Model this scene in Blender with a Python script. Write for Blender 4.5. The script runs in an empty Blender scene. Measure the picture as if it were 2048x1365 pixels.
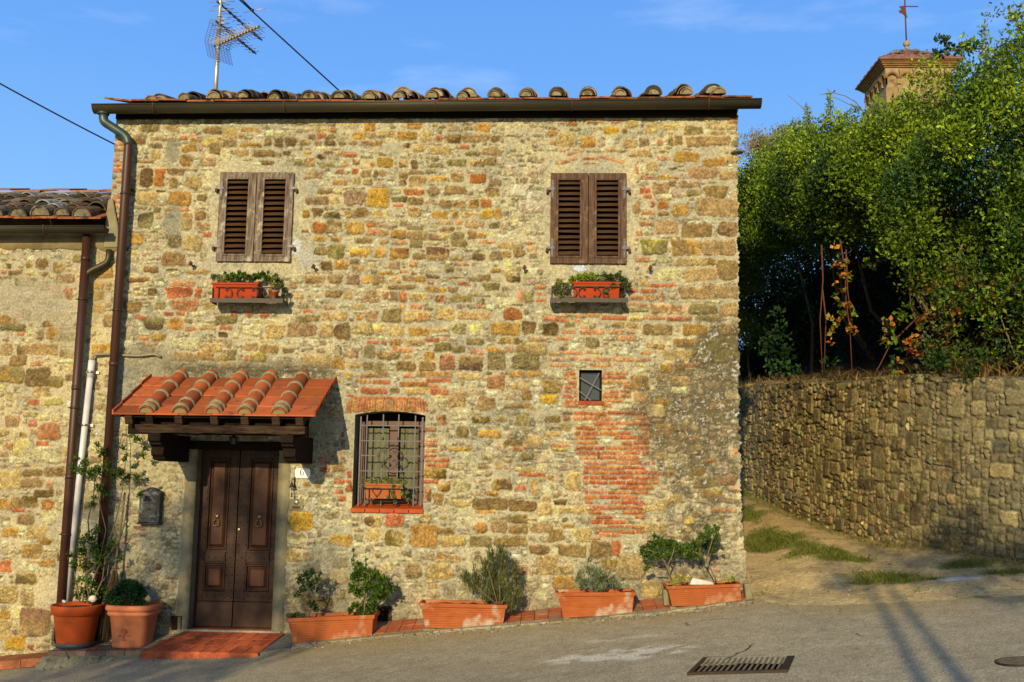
import bpy, bmesh, math, random
import numpy as np
from mathutils import Matrix, Vector

# ------------------------------------------------------------------ camera
SC = bpy.context.scene
F_, CX_, CY_ = 2050.0, 1024.0, 682.5          # focal length and centre in photograph pixels
Uc = np.array([226., -15300., F_]); Uc /= np.linalg.norm(Uc)
Yc = np.array([82., 275., F_]); Yc -= Uc * (Yc @ Uc); Yc /= np.linalg.norm(Yc)
Xc = np.cross(Yc, Uc)
CAM = np.array([0., -12., 1.7])

def ray(px, py):
    v = np.array([(px - CX_) / F_, (py - CY_) / F_, 1.0])
    return np.array([Xc @ v, Yc @ v, Uc @ v])
def P(px, py, y=0.0):
    """measure: the point of the vertical plane at depth y seen at a photograph pixel"""
    d = ray(px, py); t = (y - CAM[1]) / d[1]
    return CAM + d * t
def X_(px, py, y=0.0): return float(P(px, py, y)[0])
def Z_(px, py, y=0.0): return float(P(px, py, y)[2])

cd = bpy.data.cameras.new("camera"); cam = bpy.data.objects.new("camera", cd)
SC.collection.objects.link(cam)
R_ = np.array([Xc, Yc, Uc])                   # camera vector -> world vector
m3 = np.stack([R_ @ np.array([1, 0, 0.]), R_ @ np.array([0, -1., 0]), R_ @ np.array([0, 0, -1.])], 1)
mw = np.eye(4); mw[:3, :3] = m3; mw[:3, 3] = CAM
cam.matrix_world = Matrix(mw.tolist())
cd.sensor_width = 36.0; cd.lens = F_ / 2048 * 36; cd.clip_start = 0.1; cd.clip_end = 2000
SC.camera = cam

# ------------------------------------------------------------------ light
SUN = np.array([0.185, 1.0, -0.33])            # the way the light travels
EL = math.atan2(0.33, math.hypot(0.185, 1.0)); AZ = math.atan2(-0.185, -1.0)
w = bpy.data.worlds.new("World"); SC.world = w; w.use_nodes = True
nt = w.node_tree; nt.nodes.clear()
sky = nt.nodes.new("ShaderNodeTexSky"); sky.sky_type = 'NISHITA'; sky.sun_disc = False
sky.sun_elevation = EL; sky.sun_rotation = AZ; sky.altitude = 300
sky.air_density = 1.0; sky.dust_density = 0.3; sky.ozone_density = 3.0
tc = nt.nodes.new("ShaderNodeTexCoord"); mp = nt.nodes.new("ShaderNodeMapping"); mp.inputs['Scale'].default_value = (1.2, 1, 5)
nz = nt.nodes.new("ShaderNodeTexNoise"); nz.inputs['Scale'].default_value = 3.2; nz.inputs['Detail'].default_value = 7; nz.inputs['Roughness'].default_value = .55
cr = nt.nodes.new("ShaderNodeValToRGB"); cr.color_ramp.elements[0].position = .56; cr.color_ramp.elements[1].position = .86
cr.color_ramp.elements[0].color = (0, 0, 0, 1); cr.color_ramp.elements[1].color = (.38, .38, .38, 1)
mx = nt.nodes.new("ShaderNodeMixRGB"); mx.inputs[2].default_value = (7.0, 8.0, 9.5, 1)
bg = nt.nodes.new("ShaderNodeBackground"); bg.inputs['Strength'].default_value = 0.13
wo = nt.nodes.new("ShaderNodeOutputWorld"); L = nt.links.new
L(tc.outputs['Generated'], mp.inputs[0]); L(mp.outputs[0], nz.inputs[0]); L(nz.outputs[0], cr.inputs[0])
sx = nt.nodes.new("ShaderNodeSeparateXYZ"); L(tc.outputs['Generated'], sx.inputs[0])
gr = nt.nodes.new("ShaderNodeValToRGB"); e = gr.color_ramp.elements
e[0].position = 0.0; e[0].color = (.34, .50, .78, 1); e[1].position = .62; e[1].color = (.085, .27, .78, 1)
q = e.new(.20); q.color = (.26, .56, 1.0, 1); q = e.new(.38); q.color = (.15, .41, .97, 1)
L(sx.outputs[2], gr.inputs[0]); gs = nt.nodes.new("ShaderNodeVectorMath"); gs.operation = 'SCALE'; gs.inputs['Scale'].default_value = 7.7; L(gr.outputs[0], gs.inputs[0])
sm = nt.nodes.new("ShaderNodeMixRGB"); fr = nt.nodes.new("ShaderNodeMapRange"); fr.inputs[1].default_value = -.35; fr.inputs[2].default_value = .30; fr.inputs[3].default_value = .05; fr.inputs[4].default_value = .86; L(sx.outputs[1], fr.inputs[0]); L(fr.outputs[0], sm.inputs[0]); L(sky.outputs[0], sm.inputs[1]); L(gs.outputs[0], sm.inputs[2])
L(cr.outputs[0], mx.inputs[0]); L(sm.outputs[0], mx.inputs[1]); L(mx.outputs[0], bg.inputs[0]); L(bg.outputs[0], wo.inputs[0])
sl = bpy.data.lights.new("sun", 'SUN'); sl.energy = 5.0; sl.angle = math.radians(0.55); sl.color = (1.0, 0.79, 0.44)
so = bpy.data.objects.new("sun", sl); SC.collection.objects.link(so)
so.rotation_euler = Vector(SUN).to_track_quat('-Z', 'Y').to_euler(); so.location = (-6, -20, 12)
SC.view_settings.view_transform = 'Standard'; SC.view_settings.look = 'None'
SC.view_settings.exposure = 0.08; SC.view_settings.gamma = 1.0
LIT = np.array([1.92, 1.65, 1.20])            # radiance per albedo of the sunlit facade (calibration of the colours below)

LITG = np.array([0.85, 0.80, 0.755])           # the same for level ground
rng = np.random.default_rng(7); random.seed(7)
def lin(c):
    c = np.asarray(c, float) / 255.0
    return np.where(c <= .04045, c / 12.92, ((c + .055) / 1.055) ** 2.4)
def alb(*c):
    """albedo of a colour read in full sun off the facade"""
    return np.clip(lin(c) / LIT, .004, .85)

# ------------------------------------------------------------------ materials
def new_mat(name):
    m = bpy.data.materials.new(name); m.use_nodes = True
    n = m.node_tree.nodes; b = n.get('Principled BSDF'); return m, m.node_tree, b
def mat(name, c1, c2=None, scale=6.0, rough=0.8, bump=0.0, bscale=60.0, metal=0.0, vc=False, stretch=(1, 1, 1), spec=0.4, detail=8, lo=.35, hi=.65, c3=None, s3=1.0, dist=.01):
    m, t, b = new_mat(name); L = t.links.new
    b.inputs['Roughness'].default_value = rough; b.inputs['Metallic'].default_value = metal
    b.inputs['Specular IOR Level'].default_value = spec
    tc = t.nodes.new('ShaderNodeTexCoord'); mp = t.nodes.new('ShaderNodeMapping'); mp.inputs['Scale'].default_value = stretch
    L(tc.outputs['Object'], mp.inputs[0])
    nz = t.nodes.new('ShaderNodeTexNoise'); nz.inputs['Scale'].default_value = scale; nz.inputs['Detail'].default_value = detail
    nz.inputs['Roughness'].default_value = .62
    L(mp.outputs[0], nz.inputs[0])
    rp = t.nodes.new('ShaderNodeMapRange'); rp.inputs[1].default_value = lo; rp.inputs[2].default_value = hi
    L(nz.outputs[0], rp.inputs[0])
    mx = t.nodes.new('ShaderNodeMixRGB'); L(rp.outputs[0], mx.inputs[0])
    c2 = c1 if c2 is None else c2
    if vc:
        at = t.nodes.new('ShaderNodeAttribute'); at.attribute_name = 'Col'
        mx.blend_type = 'MULTIPLY'; mx.inputs[0].default_value = 1
        cc = t.nodes.new('ShaderNodeMixRGB'); cc.inputs[1].default_value = (*c1, 1); cc.inputs[2].default_value = (*c2, 1)
        L(rp.outputs[0], cc.inputs[0]); t.links.remove(mx.inputs[0].links[0])
        L(at.outputs['Color'], mx.inputs[1]); L(cc.outputs[0], mx.inputs[2])
    else:
        mx.inputs[1].default_value = (*c1, 1); mx.inputs[2].default_value = (*c2, 1)
    out = mx.outputs[0]
    if c3 is not None:
        n3 = t.nodes.new('ShaderNodeTexNoise'); n3.inputs['Scale'].default_value = s3; n3.inputs['Detail'].default_value = 6
        L(tc.outputs['Object'], n3.inputs[0])
        r3 = t.nodes.new('ShaderNodeMapRange'); r3.inputs[1].default_value = .55; r3.inputs[2].default_value = .68
        L(n3.outputs[0], r3.inputs[0]); m3_ = t.nodes.new('ShaderNodeMixRGB'); m3_.inputs[2].default_value = (*c3, 1)
        L(r3.outputs[0], m3_.inputs[0]); L(out, m3_.inputs[1]); out = m3_.outputs[0]
    L(out, b.inputs['Base Color'])
    if bump:
        nb = t.nodes.new('ShaderNodeTexNoise'); nb.inputs['Scale'].default_value = bscale; nb.inputs['Detail'].default_value = 6; nb.inputs['Roughness'].default_value = .7
        L(mp.outputs[0], nb.inputs[0]); bp = t.nodes.new('ShaderNodeBump'); bp.inputs['Strength'].default_value = bump; bp.inputs['Distance'].default_value = dist
        L(nb.outputs[0], bp.inputs['Height']); L(bp.outputs[0], b.inputs['Normal'])
    return m
def leaf_mat(name, rough=.55):
    m, t, b = new_mat(name); L = t.links.new
    at = t.nodes.new('ShaderNodeAttribute'); at.attribute_name = 'Col'
    L(at.outputs['Color'], b.inputs['Base Color']); b.inputs['Roughness'].default_value = rough; b.inputs['Specular IOR Level'].default_value = .3
    tr = t.nodes.new('ShaderNodeBsdfTranslucent'); L(at.outputs['Color'], tr.inputs[0])
    ms = t.nodes.new('ShaderNodeMixShader'); ms.inputs[0].default_value = .30
    o = [n for n in t.nodes if n.type == 'OUTPUT_MATERIAL'][0]
    L(b.outputs[0], ms.inputs[1]); L(tr.outputs[0], ms.inputs[2]); L(ms.outputs[0], o.inputs[0])
    return m
M = {}
M['stone'] = mat('rubble_stone', (.72, .71, .69), (1.20, 1.20, 1.20), scale=42, rough=.92, bump=.9, bscale=95, vc=True, spec=.15, dist=.012)
M['terrain'] = mat('earth', (.72, .72, .72), (1.2, 1.2, 1.2), scale=22, rough=.95, bump=1.0, bscale=45, vc=True, spec=.1, dist=.02)
M['asphalt'] = mat('asphalt', (.55, .55, .55), (1.38, 1.38, 1.38), scale=75, rough=.9, bump=1.0, bscale=120, vc=True, spec=.2, detail=3, dist=.012)
def asphalt_extra(m):
    t = m.node_tree; L = t.links.new; b = t.nodes['Principled BSDF']; src = b.inputs['Base Color'].links[0].from_socket
    tc = [n for n in t.nodes if n.type == 'TEX_COORD'][0]
    v = t.nodes.new('ShaderNodeTexVoronoi'); v.inputs['Scale'].default_value = 95; L(tc.outputs['Object'], v.inputs['Vector'])
    r = t.nodes.new('ShaderNodeValToRGB'); e = r.color_ramp.elements; e[0].position = .0; e[0].color = (.62, .60, .57, 1); e[1].position = 1; e[1].color = (1.45, 1.42, 1.35, 1)
    s = t.nodes.new('ShaderNodeSeparateColor'); L(v.outputs['Color'], s.inputs[0]); L(s.outputs[0], r.inputs[0])
    m1 = t.nodes.new('ShaderNodeMixRGB'); m1.blend_type = 'MULTIPLY'; m1.inputs[0].default_value = .5; L(src, m1.inputs[1]); L(r.outputs[0], m1.inputs[2])
    nz = t.nodes.new('ShaderNodeTexNoise'); nz.inputs['Scale'].default_value = 3.5; nz.inputs['Detail'].default_value = 6; L(tc.outputs['Object'], nz.inputs[0])
    ad = t.nodes.new('ShaderNodeMixRGB'); ad.inputs[0].default_value = .12; L(tc.outputs['Object'], ad.inputs[1]); L(nz.outputs['Color'], ad.inputs[2])
    c = t.nodes.new('ShaderNodeTexVoronoi'); c.feature = 'DISTANCE_TO_EDGE'; c.inputs['Scale'].default_value = .62; L(ad.outputs[0], c.inputs['Vector'])
    mr = t.nodes.new('ShaderNodeMapRange'); mr.inputs[1].default_value = .002; mr.inputs[2].default_value = .008; mr.inputs[3].default_value = 1; mr.inputs[4].default_value = 0; L(c.outputs['Distance'], mr.inputs[0])
    n2 = t.nodes.new('ShaderNodeTexNoise'); n2.inputs['Scale'].default_value = .8; L(tc.outputs['Object'], n2.inputs[0])
    m2 = t.nodes.new('ShaderNodeMapRange'); m2.inputs[1].default_value = .60; m2.inputs[2].default_value = .68; L(n2.outputs[0], m2.inputs[0])
    mm = t.nodes.new('ShaderNodeMath'); mm.operation = 'MULTIPLY'; L(mr.outputs[0], mm.inputs[0]); L(m2.outputs[0], mm.inputs[1])
    m3_ = t.nodes.new('ShaderNodeMixRGB'); m3_.inputs[2].default_value = (.045, .038, .03, 1); L(mm.outputs[0], m3_.inputs[0]); L(m1.outputs[0], m3_.inputs[1]); L(m3_.outputs[0], b.inputs['Base Color'])
asphalt_extra(M['asphalt'])
M['vc'] = mat('tinted_clay', (.72, .70, .68), (1.15, 1.15, 1.15), scale=14, rough=.85, bump=.5, bscale=50, vc=True, spec=.2)
M['terra'] = mat('terracotta', alb(216, 114, 54), alb(198, 98, 42), scale=5, rough=.78, bump=.25, bscale=60, spec=.25, c3=alb(232, 164, 112), s3=5)
M['terra_old'] = mat('limed_terracotta', alb(222, 122, 60), alb(200, 98, 44), scale=5, rough=.85, bump=.35, bscale=50, spec=.2, c3=alb(238, 206, 160), s3=5, stretch=(1, 1, 3))
M['terra_dark'] = mat('dark_terracotta', alb(235, 100, 35), alb(210, 84, 28), scale=3, rough=.7, bump=.1, bscale=40, spec=.3)
M['terra_pale'] = mat('pale_terracotta', alb(250, 148, 88), alb(240, 128, 70), scale=4, rough=.7, bump=.12, bscale=40, spec=.3)
M['plastic'] = mat('orange_plastic', alb(216, 72, 8), alb(198, 62, 6), scale=4, rough=.65, spec=.15)
M['tile'] = mat('new_roof_tile', (.95, .92, .9), (1.08, 1.08, 1.08), scale=9, rough=.8, bump=.5, bscale=50, vc=True, spec=.2, c3=(.16, .075, .035), s3=11)
M['oldtile'] = mat('old_roof_tile', (.6, .6, .6), (1.5, 1.45, 1.4), scale=16, rough=.95, bump=.8, bscale=60, vc=True, spec=.1, c3=(.045, .042, .03), s3=9)
M['pipe'] = mat('brown_pipe', alb(92, 48, 28), alb(72, 40, 26), scale=3, rough=.5, spec=.45, stretch=(1, 1, .3))
M['gutter'] = mat('dark_gutter', (.055, .045, .024), (.036, .034, .022), scale=4, rough=.5, metal=.3, spec=.4, stretch=(.5, 1, 1))
M['zinc'] = mat('blue_copper', (.06, .10, .10), (.045, .06, .055), scale=8, rough=.45, metal=.4)
M['white_pvc'] = mat('white_pvc', (.62, .62, .66), (.5, .5, .54), scale=5, rough=.4, spec=.5)
M['cable'] = mat('cable', (.012, .012, .015), rough=.5)
M['conduit'] = mat('beige_conduit', alb(190, 165, 120), alb(160, 140, 100), scale=9, rough=.6)
M['rackiron'] = mat('dusty_rack_iron', (.060, .045, .032), (.038, .030, .024), scale=20, rough=.6, metal=.2)
M['iron'] = mat('wrought_iron', (.085, .085, .105), (.06, .06, .075), scale=20, rough=.5, metal=.5, bump=.2, bscale=80)
M['blackiron'] = mat('black_iron', (.022, .02, .02), (.035, .03, .028), scale=20, rough=.5, metal=.3)
M['rust'] = mat('rust', (.12, .04, .018), (.05, .022, .014), scale=30, rough=.85, bump=.3)
M['brass'] = mat('aged_brass', (.35, .24, .10), (.16, .11, .05), scale=12, rough=.4, metal=.8)
M['steel'] = mat('worn_steel', (.45, .42, .36), (.3, .28, .24), scale=12, rough=.35, metal=.8)
M['shutter_l'] = mat('weathered_wood', alb(182, 154, 120), alb(104, 80, 58), scale=16, rough=.85, bump=.6, bscale=40, stretch=(3, 3, .25), spec=.15, c3=alb(222, 198, 156), s3=9)
M['shutter_r'] = mat('brown_wood', alb(140, 104, 74), alb(92, 66, 46), scale=20, rough=.8, bump=.5, bscale=40, stretch=(3, 3, .25), spec=.15, c3=alb(165, 122, 84), s3=10)
M['slat_l'] = mat('slat_wood', alb(118, 78, 44), alb(72, 46, 26), scale=14, rough=.8, bump=.3, stretch=(.4, 3, 3), spec=.15)
M['slat_r'] = mat('slat_wood_brown', alb(112, 78, 46), alb(76, 50, 30), scale=14, rough=.8, bump=.3, stretch=(.4, 3, 3), spec=.15)
M['pale_paint'] = mat('flaked_paint', alb(205, 185, 160), alb(140, 112, 88), scale=26, rough=.8)
M['door'] = mat('dark_walnut', (.050, .020, .009), (.030, .013, .007), scale=9, rough=.55, bump=.12, bscale=30, stretch=(3, 3, .3), spec=.25)
M['doorpanel'] = mat('walnut_panel', (.085, .028, .012), (.050, .019, .009), scale=9, rough=.5, bump=.12, bscale=30, stretch=(3, 3, .3), spec=.25)
M['oldbeam'] = mat('old_beam', alb(104, 76, 50), alb(50, 36, 26), scale=14, rough=.9, bump=.8, bscale=26, stretch=(.25, 3, 3), spec=.1)
M['oldbeam_b'] = mat('dark_bracket', alb(56, 40, 28), alb(36, 26, 18), scale=14, rough=.9, bump=.5, bscale=26, stretch=(3, .3, 3), spec=.1)
M['blackwood'] = mat('black_shade_board', (.018, .014, .008), (.010, .008, .005), scale=9, rough=.9, stretch=(.2, 1, 1), spec=.1)
M['plaster'] = mat('grey_render', alb(192, 172, 122), alb(156, 138, 96), scale=5, rough=.95, bump=.7, bscale=40, spec=.1, c3=alb(196, 176, 122), s3=6)
M['plaster_y'] = mat('ochre_render', alb(196, 164, 104), alb(150, 126, 80), scale=3, rough=.95, bump=.4, bscale=40, spec=.1)
M['brick'] = mat('red_brick', alb(200, 96, 54), alb(172, 74, 40), scale=9, rough=.88, bump=.4, bscale=60, spec=.15, c3=alb(186, 110, 70), s3=7)
M['dark'] = mat('dark_void', (.006, .005, .004), rough=1, spec=0)
M['dim'] = mat('room_dark', (.02, .014, .010), rough=1, spec=0)
M['frame'] = mat('orange_wood', (.085, .028, .011), (.055, .019, .008), scale=10, rough=.5, stretch=(3, 3, .3))
M['curtain'] = mat('linen_curtain', (.15, .15, .095), (.11, .115, .07), scale=7, rough=.9, stretch=(5, 1, .3))
M['soil'] = mat('soil', (.035, .022, .013), (.018, .012, .008), scale=40, rough=1, bump=1, bscale=60)
M['bark'] = mat('bark', (.16, .12, .075), (.08, .06, .04), scale=30, rough=.95, bump=.6, bscale=60, stretch=(1, 1, .3))
M['stem_grey'] = mat('bare_stem', (.20, .15, .09), (.12, .09, .05), scale=20, rough=.9)
M['stem_red'] = mat('red_stem', (.12, .04, .02), (.07, .025, .014), scale=20, rough=.9)
M['leaf'] = leaf_mat('leaf'); M['leaf2'] = leaf_mat('matt_leaf', .75)
M['white'] = mat('enamel', (.78, .78, .78), rough=.3, spec=.5)
M['navy'] = mat('dark_paint', (.02, .025, .05), rough=.4)
M['whitestone'] = mat('white_stone', (.62, .60, .56), (.45, .43, .4), scale=14, rough=.9, bump=.6, bscale=30)
M['greystone'] = mat('sill_stone', alb(176, 160, 110), alb(150, 134, 88), scale=14, rough=.9, bump=.6, bscale=30)
M['mailbox'] = mat('mailbox_black', (.012, .014, .018), (.007, .008, .010), scale=12, rough=.6, metal=.0, bump=.3, bscale=40, c3=(.10, .12, .15), s3=16)
M['greypl'] = mat('grey_plastic', (.05, .06, .08), rough=.5)
M['alu'] = mat('aluminium', (.50, .50, .50), (.36, .35, .33), scale=9, rough=.45, metal=.6)
M['aerial_dark'] = mat('aerial_rod', (.10, .085, .09), (.07, .06, .07), scale=9, rough=.5, metal=.3)
M['aerial_yel'] = mat('aerial_yellow', (.62, .50, .24), (.42, .33, .16), scale=9, rough=.5)
M['grille'] = mat('drain_iron', (.028, .02, .014), (.05, .035, .022), scale=20, rough=.6, metal=.5, bump=.4)
M['drypaint'] = mat('dusty_iron', alb(176, 150, 100), alb(120, 96, 60), scale=30, rough=.95)
M['straw'] = mat('broom_twigs', alb(150, 115, 70), alb(96, 70, 42), scale=30, rough=.95, stretch=(3, 3, .2))
M['towerwall'] = mat('tower_stone', alb(214, 180, 122), alb(176, 138, 86), scale=1.6, rough=.95, bump=.5, bscale=4, spec=.1, c3=alb(150, 112, 68), s3=1.2, dist=.06)
M['towertrim'] = mat('tower_cornice', alb(190, 132, 66), alb(150, 104, 54), scale=1.6, rough=.9)
M['towerroof'] = mat('tower_tiles', alb(184, 122, 92), alb(136, 96, 78), scale=3.5, rough=.9)
M['pigeon'] = mat('pigeon_grey', (.10, .11, .14), (.20, .20, .24), scale=9, rough=.8)
M['pigeon_w'] = mat('pigeon_white', (.6, .6, .6), rough=.8)
M['lampcap'] = mat('lamp_cap', (.20, .22, .22), (.14, .15, .15), scale=9, rough=.4, metal=.4)
M['glass'] = mat('dark_glass', (.03, .035, .03), rough=.12, spec=.6)

# ------------------------------------------------------------------ mesh building
WL = {}
def link(o): SC.collection.objects.link(o)
def props(o, label=None, cat=None, group=None, kind=None):
    if label: o['label'] = label
    if cat: o['category'] = cat
    if group: o['group'] = group
    if kind: o['kind'] = kind
    return o
def thing(name, loc, label, cat, group=None):
    o = bpy.data.objects.new(name, None); link(o); o.location = loc; o.empty_display_size = .2
    WL[o.name] = np.array(loc, float); return props(o, label, cat, group)
class MB:
    def __init__(s): s.v = []; s.f = []; s.m = []; s.sm = []; s.n = 0
    def add(s, vs, fs, mi=0, smooth=False):
        vs = [tuple(map(float, v)) for v in vs]
        s.v += vs; s.f += [tuple(i + s.n for i in f) for f in fs]; s.m += [mi] * len(fs); s.sm += [smooth] * len(fs); s.n += len(vs); return s
    def box(s, x0, x1, y0, y1, z0, z1, mi=0):
        v = [(x, y, z) for z in (z0, z1) for y in (y0, y1) for x in (x0, x1)]
        return s.add(v, [(0, 2, 3, 1), (4, 5, 7, 6), (0, 1, 5, 4), (2, 6, 7, 3), (0, 4, 6, 2), (1, 3, 7, 5)], mi)
    def hexa(s, b, t, mi=0):            # bottom 4 and top 4 corners, counter-clockwise from above
        return s.add(list(b) + list(t), [(3, 2, 1, 0), (4, 5, 6, 7), (0, 1, 5, 4), (1, 2, 6, 5), (2, 3, 7, 6), (3, 0, 4, 7)], mi)
    def bar(s, a, b, wx, wz, up=(0, 0, 1), mi=0):   # rectangular bar from a to b
        a = np.array(a, float); b = np.array(b, float); d = b - a; d /= np.linalg.norm(d)
        up = np.array(up, float); sx = np.cross(d, up)
        if np.linalg.norm(sx) < 1e-5: sx = np.cross(d, (0, 1, 0))
        sx /= np.linalg.norm(sx); uz = np.cross(sx, d)
        v = []
        for p in (a, b):
            for i, j in ((-1, -1), (1, -1), (1, 1), (-1, 1)): v.append(p + sx * wx / 2 * i + uz * wz / 2 * j)
        return s.add(v, [(0, 1, 2, 3), (7, 6, 5, 4), (0, 4, 5, 1), (1, 5, 6, 2), (2, 6, 7, 3), (3, 7, 4, 0)], mi)
    def tube(s, pts, r, n=8, mi=0, cap=True, smooth=True):
        pts = [np.array(p, float) for p in pts]; k = len(pts)
        rs = [r] * k if np.isscalar(r) else list(r)
        v = []; prev = None
        for i, p in enumerate(pts):
            d = pts[min(i + 1, k - 1)] - pts[max(i - 1, 0)]; d = d / (np.linalg.norm(d) + 1e-9)
            if prev is None:
                a = np.cross(d, (0, 0, 1) if abs(d[2]) < .9 else (1, 0, 0))
            else:
                a = prev - d * (prev @ d)
            a = a / (np.linalg.norm(a) + 1e-9); prev = a; b = np.cross(d, a)
            for j in range(n):
                t = 2 * math.pi * j / n; v.append(p + (a * math.cos(t) + b * math.sin(t)) * rs[i])
        f = [(i * n + j, i * n + (j + 1) % n, (i + 1) * n + (j + 1) % n, (i + 1) * n + j) for i in range(k - 1) for j in range(n)]
        s.add(v, f, mi, smooth)
        if cap: s.f += [tuple(s.n - k * n + j for j in reversed(range(n))), tuple(s.n - n + j for j in range(n))]; s.m += [mi] * 2; s.sm += [False] * 2
        return s
    def lathe(s, prof, c, n=32, mi=0, smooth=True, sq=0.0, a0=0.0):   # prof [(r,z)], sq>0 squares the plan off
        v = []
        for r, z in prof:
            for j in range(n):
                t = 2 * math.pi * j / n + a0; cx, sx = math.cos(t), math.sin(t)
                k = 1.0
                if sq: k = (1 - sq) + sq * (1.0 / (abs(cx) ** 6 + abs(sx) ** 6) ** (1 / 6.0))
                v.append((c[0] + r * cx * k, c[1] + r * sx * k, c[2] + z))
        f = [(i * n + j, i * n + (j + 1) % n, (i + 1) * n + (j + 1) % n, (i + 1) * n + j) for i in range(len(prof) - 1) for j in range(n)]
        return s.add(v, f, mi, smooth)
    def prism(s, poly, y0, y1, mi=0, axes='xz'):   # polygon in xz pulled along y
        k = len(poly)
        if axes == 'xz': v = [(a, y0, b) for a, b in poly] + [(a, y1, b) for a, b in poly]
        elif axes == 'yz': v = [(y0, a, b) for a, b in poly] + [(y1, a, b) for a, b in poly]
        else: v = [(a, b, y0) for a, b in poly] + [(a, b, y1) for a, b in poly]
        return s.add(v, [tuple(range(k)), tuple(reversed(range(k, 2 * k)))] + [(i, i + k, (i + 1) % k + k, (i + 1) % k) for i in range(k)], mi)
    def ball(s, c, r, mi=0, n=12, sc=(1, 1, 1)):
        pr = []; m_ = n // 2
        v = []
        for i in range(m_ + 1):
            t = math.pi * i / m_
            for j in range(n):
                a = 2 * math.pi * j / n
                v.append((c[0] + r * sc[0] * math.sin(t) * math.cos(a), c[1] + r * sc[1] * math.sin(t) * math.sin(a), c[2] - r * sc[2] * math.cos(t)))
        f = [(i * n + j, i * n + (j + 1) % n, (i + 1) * n + (j + 1) % n, (i + 1) * n + j) for i in range(m_) for j in range(n)]
        return s.add(v, f, mi, True)
    def build(s, name, mats, parent=None, bevel=0.0, seg=1, label=None, jitter=0.0, local=False, col=None):
        V = np.array(s.v, float)
        if jitter: V = V + rng.normal(0, jitter, V.shape)
        c = np.zeros(3) if local else np.array([(V[:, 0].min() + V[:, 0].max()) / 2, (V[:, 1].min() + V[:, 1].max()) / 2, V[:, 2].min()])
        me = bpy.data.meshes.new(name); me.from_pydata((V - c).tolist(), [], s.f)
        ms = mats if isinstance(mats, (list, tuple)) else [mats]
        for q in ms: me.materials.append(q)
        me.polygons.foreach_set('material_index', s.m); me.polygons.foreach_set('use_smooth', s.sm)
        if col is not None:
            a = me.color_attributes.new('Col', 'FLOAT_COLOR', 'POINT')
            cc = np.ones((len(V), 4)); cc[:, :3] = col; a.data.foreach_set('color', cc.ravel())
        bm = bmesh.new(); bm.from_mesh(me); bmesh.ops.recalc_face_normals(bm, faces=bm.faces)
        if bevel:
            es = [e for e in bm.edges if len(e.link_faces) == 2 and e.calc_face_angle(0) > .5 and not (e.link_faces[0].smooth and e.link_faces[1].smooth)]
            bmesh.ops.bevel(bm, geom=es, offset=bevel, segments=seg, profile=.5, affect='EDGES', clamp_overlap=True)
        bm.to_mesh(me); bm.free()
        o = bpy.data.objects.new(name, me); link(o); place(o, c, parent)
        if label: o['label'] = label
        return o
def dots(name, pts, r, mt, parent, n=8):
    """one small round head per point, all copies of the first"""
    pts = [tuple(map(float, p)) for p in pts]; m = MB(); m.ball((0, 0, 0), r, 0, n); o = m.build(name, mt, None, local=True)
    place(o, pts[0], parent)
    for p in pts[1:]: c = o.copy(); link(c); c.parent = parent; c.matrix_parent_inverse = o.matrix_parent_inverse.copy(); c.location = p
def place(o, c, parent):
    o.location = tuple(c); WL[o.name] = np.array(c, float)
    if parent is not None:
        o.parent = parent; o.matrix_parent_inverse = Matrix.Translation(-Vector(WL[parent.name].tolist()))
def npmesh(name, V, Fq, cols, mt, parent=None, smooth=True, origin=None):
    """mesh from numpy arrays, quads or triangles"""
    V = np.asarray(V, float); Fq = np.asarray(Fq, np.int32)
    c = np.array([(V[:, 0].min() + V[:, 0].max()) / 2, (V[:, 1].min() + V[:, 1].max()) / 2, V[:, 2].min()]) if origin is None else np.array(origin, float)
    me = bpy.data.meshes.new(name); k = Fq.shape[1]
    me.vertices.add(len(V)); me.vertices.foreach_set('co', (V - c).astype(np.float32).ravel())
    me.loops.add(Fq.size); me.loops.foreach_set('vertex_index', Fq.ravel())
    me.polygons.add(len(Fq)); me.polygons.foreach_set('loop_start', np.arange(0, Fq.size, k, dtype=np.int32))
    me.polygons.foreach_set('loop_total', np.full(len(Fq), k, np.int32))
    me.polygons.foreach_set('use_smooth', np.full(len(Fq), smooth))
    me.materials.append(mt); me.update(calc_edges=True)
    if cols is not None:
        a = me.color_attributes.new('Col', 'FLOAT_COLOR', 'POINT')
        cc = np.ones((len(V), 4), np.float32); cc[:, :3] = cols; a.data.foreach_set('color', cc.ravel())
    o = bpy.data.objects.new(name, me); link(o); place(o, c, parent); return o

# ------------------------------------------------------------------ noise on grids
def vnoise(shape, cell, seed, octaves=1, pers=.5):
    """smooth value noise, mean 0, about -1..1; cell in grid steps"""
    out = np.zeros(shape); amp = 1.0; tot = 0
    for o in range(octaves):
        c = max(cell / 2 ** o, 1.01); r = np.random.default_rng(seed + 101 * o)
        ny, nx = int(shape[0] / c) + 3, int(shape[1] / c) + 3
        g = r.uniform(-1, 1, (ny, nx))
        yy = np.arange(shape[0]) / c; xx = np.arange(shape[1]) / c
        y0 = yy.astype(int); x0 = xx.astype(int); fy = yy - y0; fx = xx - x0
        fy = fy * fy * (3 - 2 * fy); fx = fx * fx * (3 - 2 * fx)
        a = g[y0][:, x0]; b = g[y0][:, x0 + 1]; cc = g[y0 + 1][:, x0]; d = g[y0 + 1][:, x0 + 1]
        out += amp * ((a * (1 - fx) + b * fx) * (1 - fy[:, None]) + (cc * (1 - fx) + d * fx) * fy[:, None]); tot += amp; amp *= pers
    return out / tot * 1.6
def sstep(a, b, x):
    t = np.clip((x - a) / (b - a), 0, 1); return t * t * (3 - 2 * t)
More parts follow.
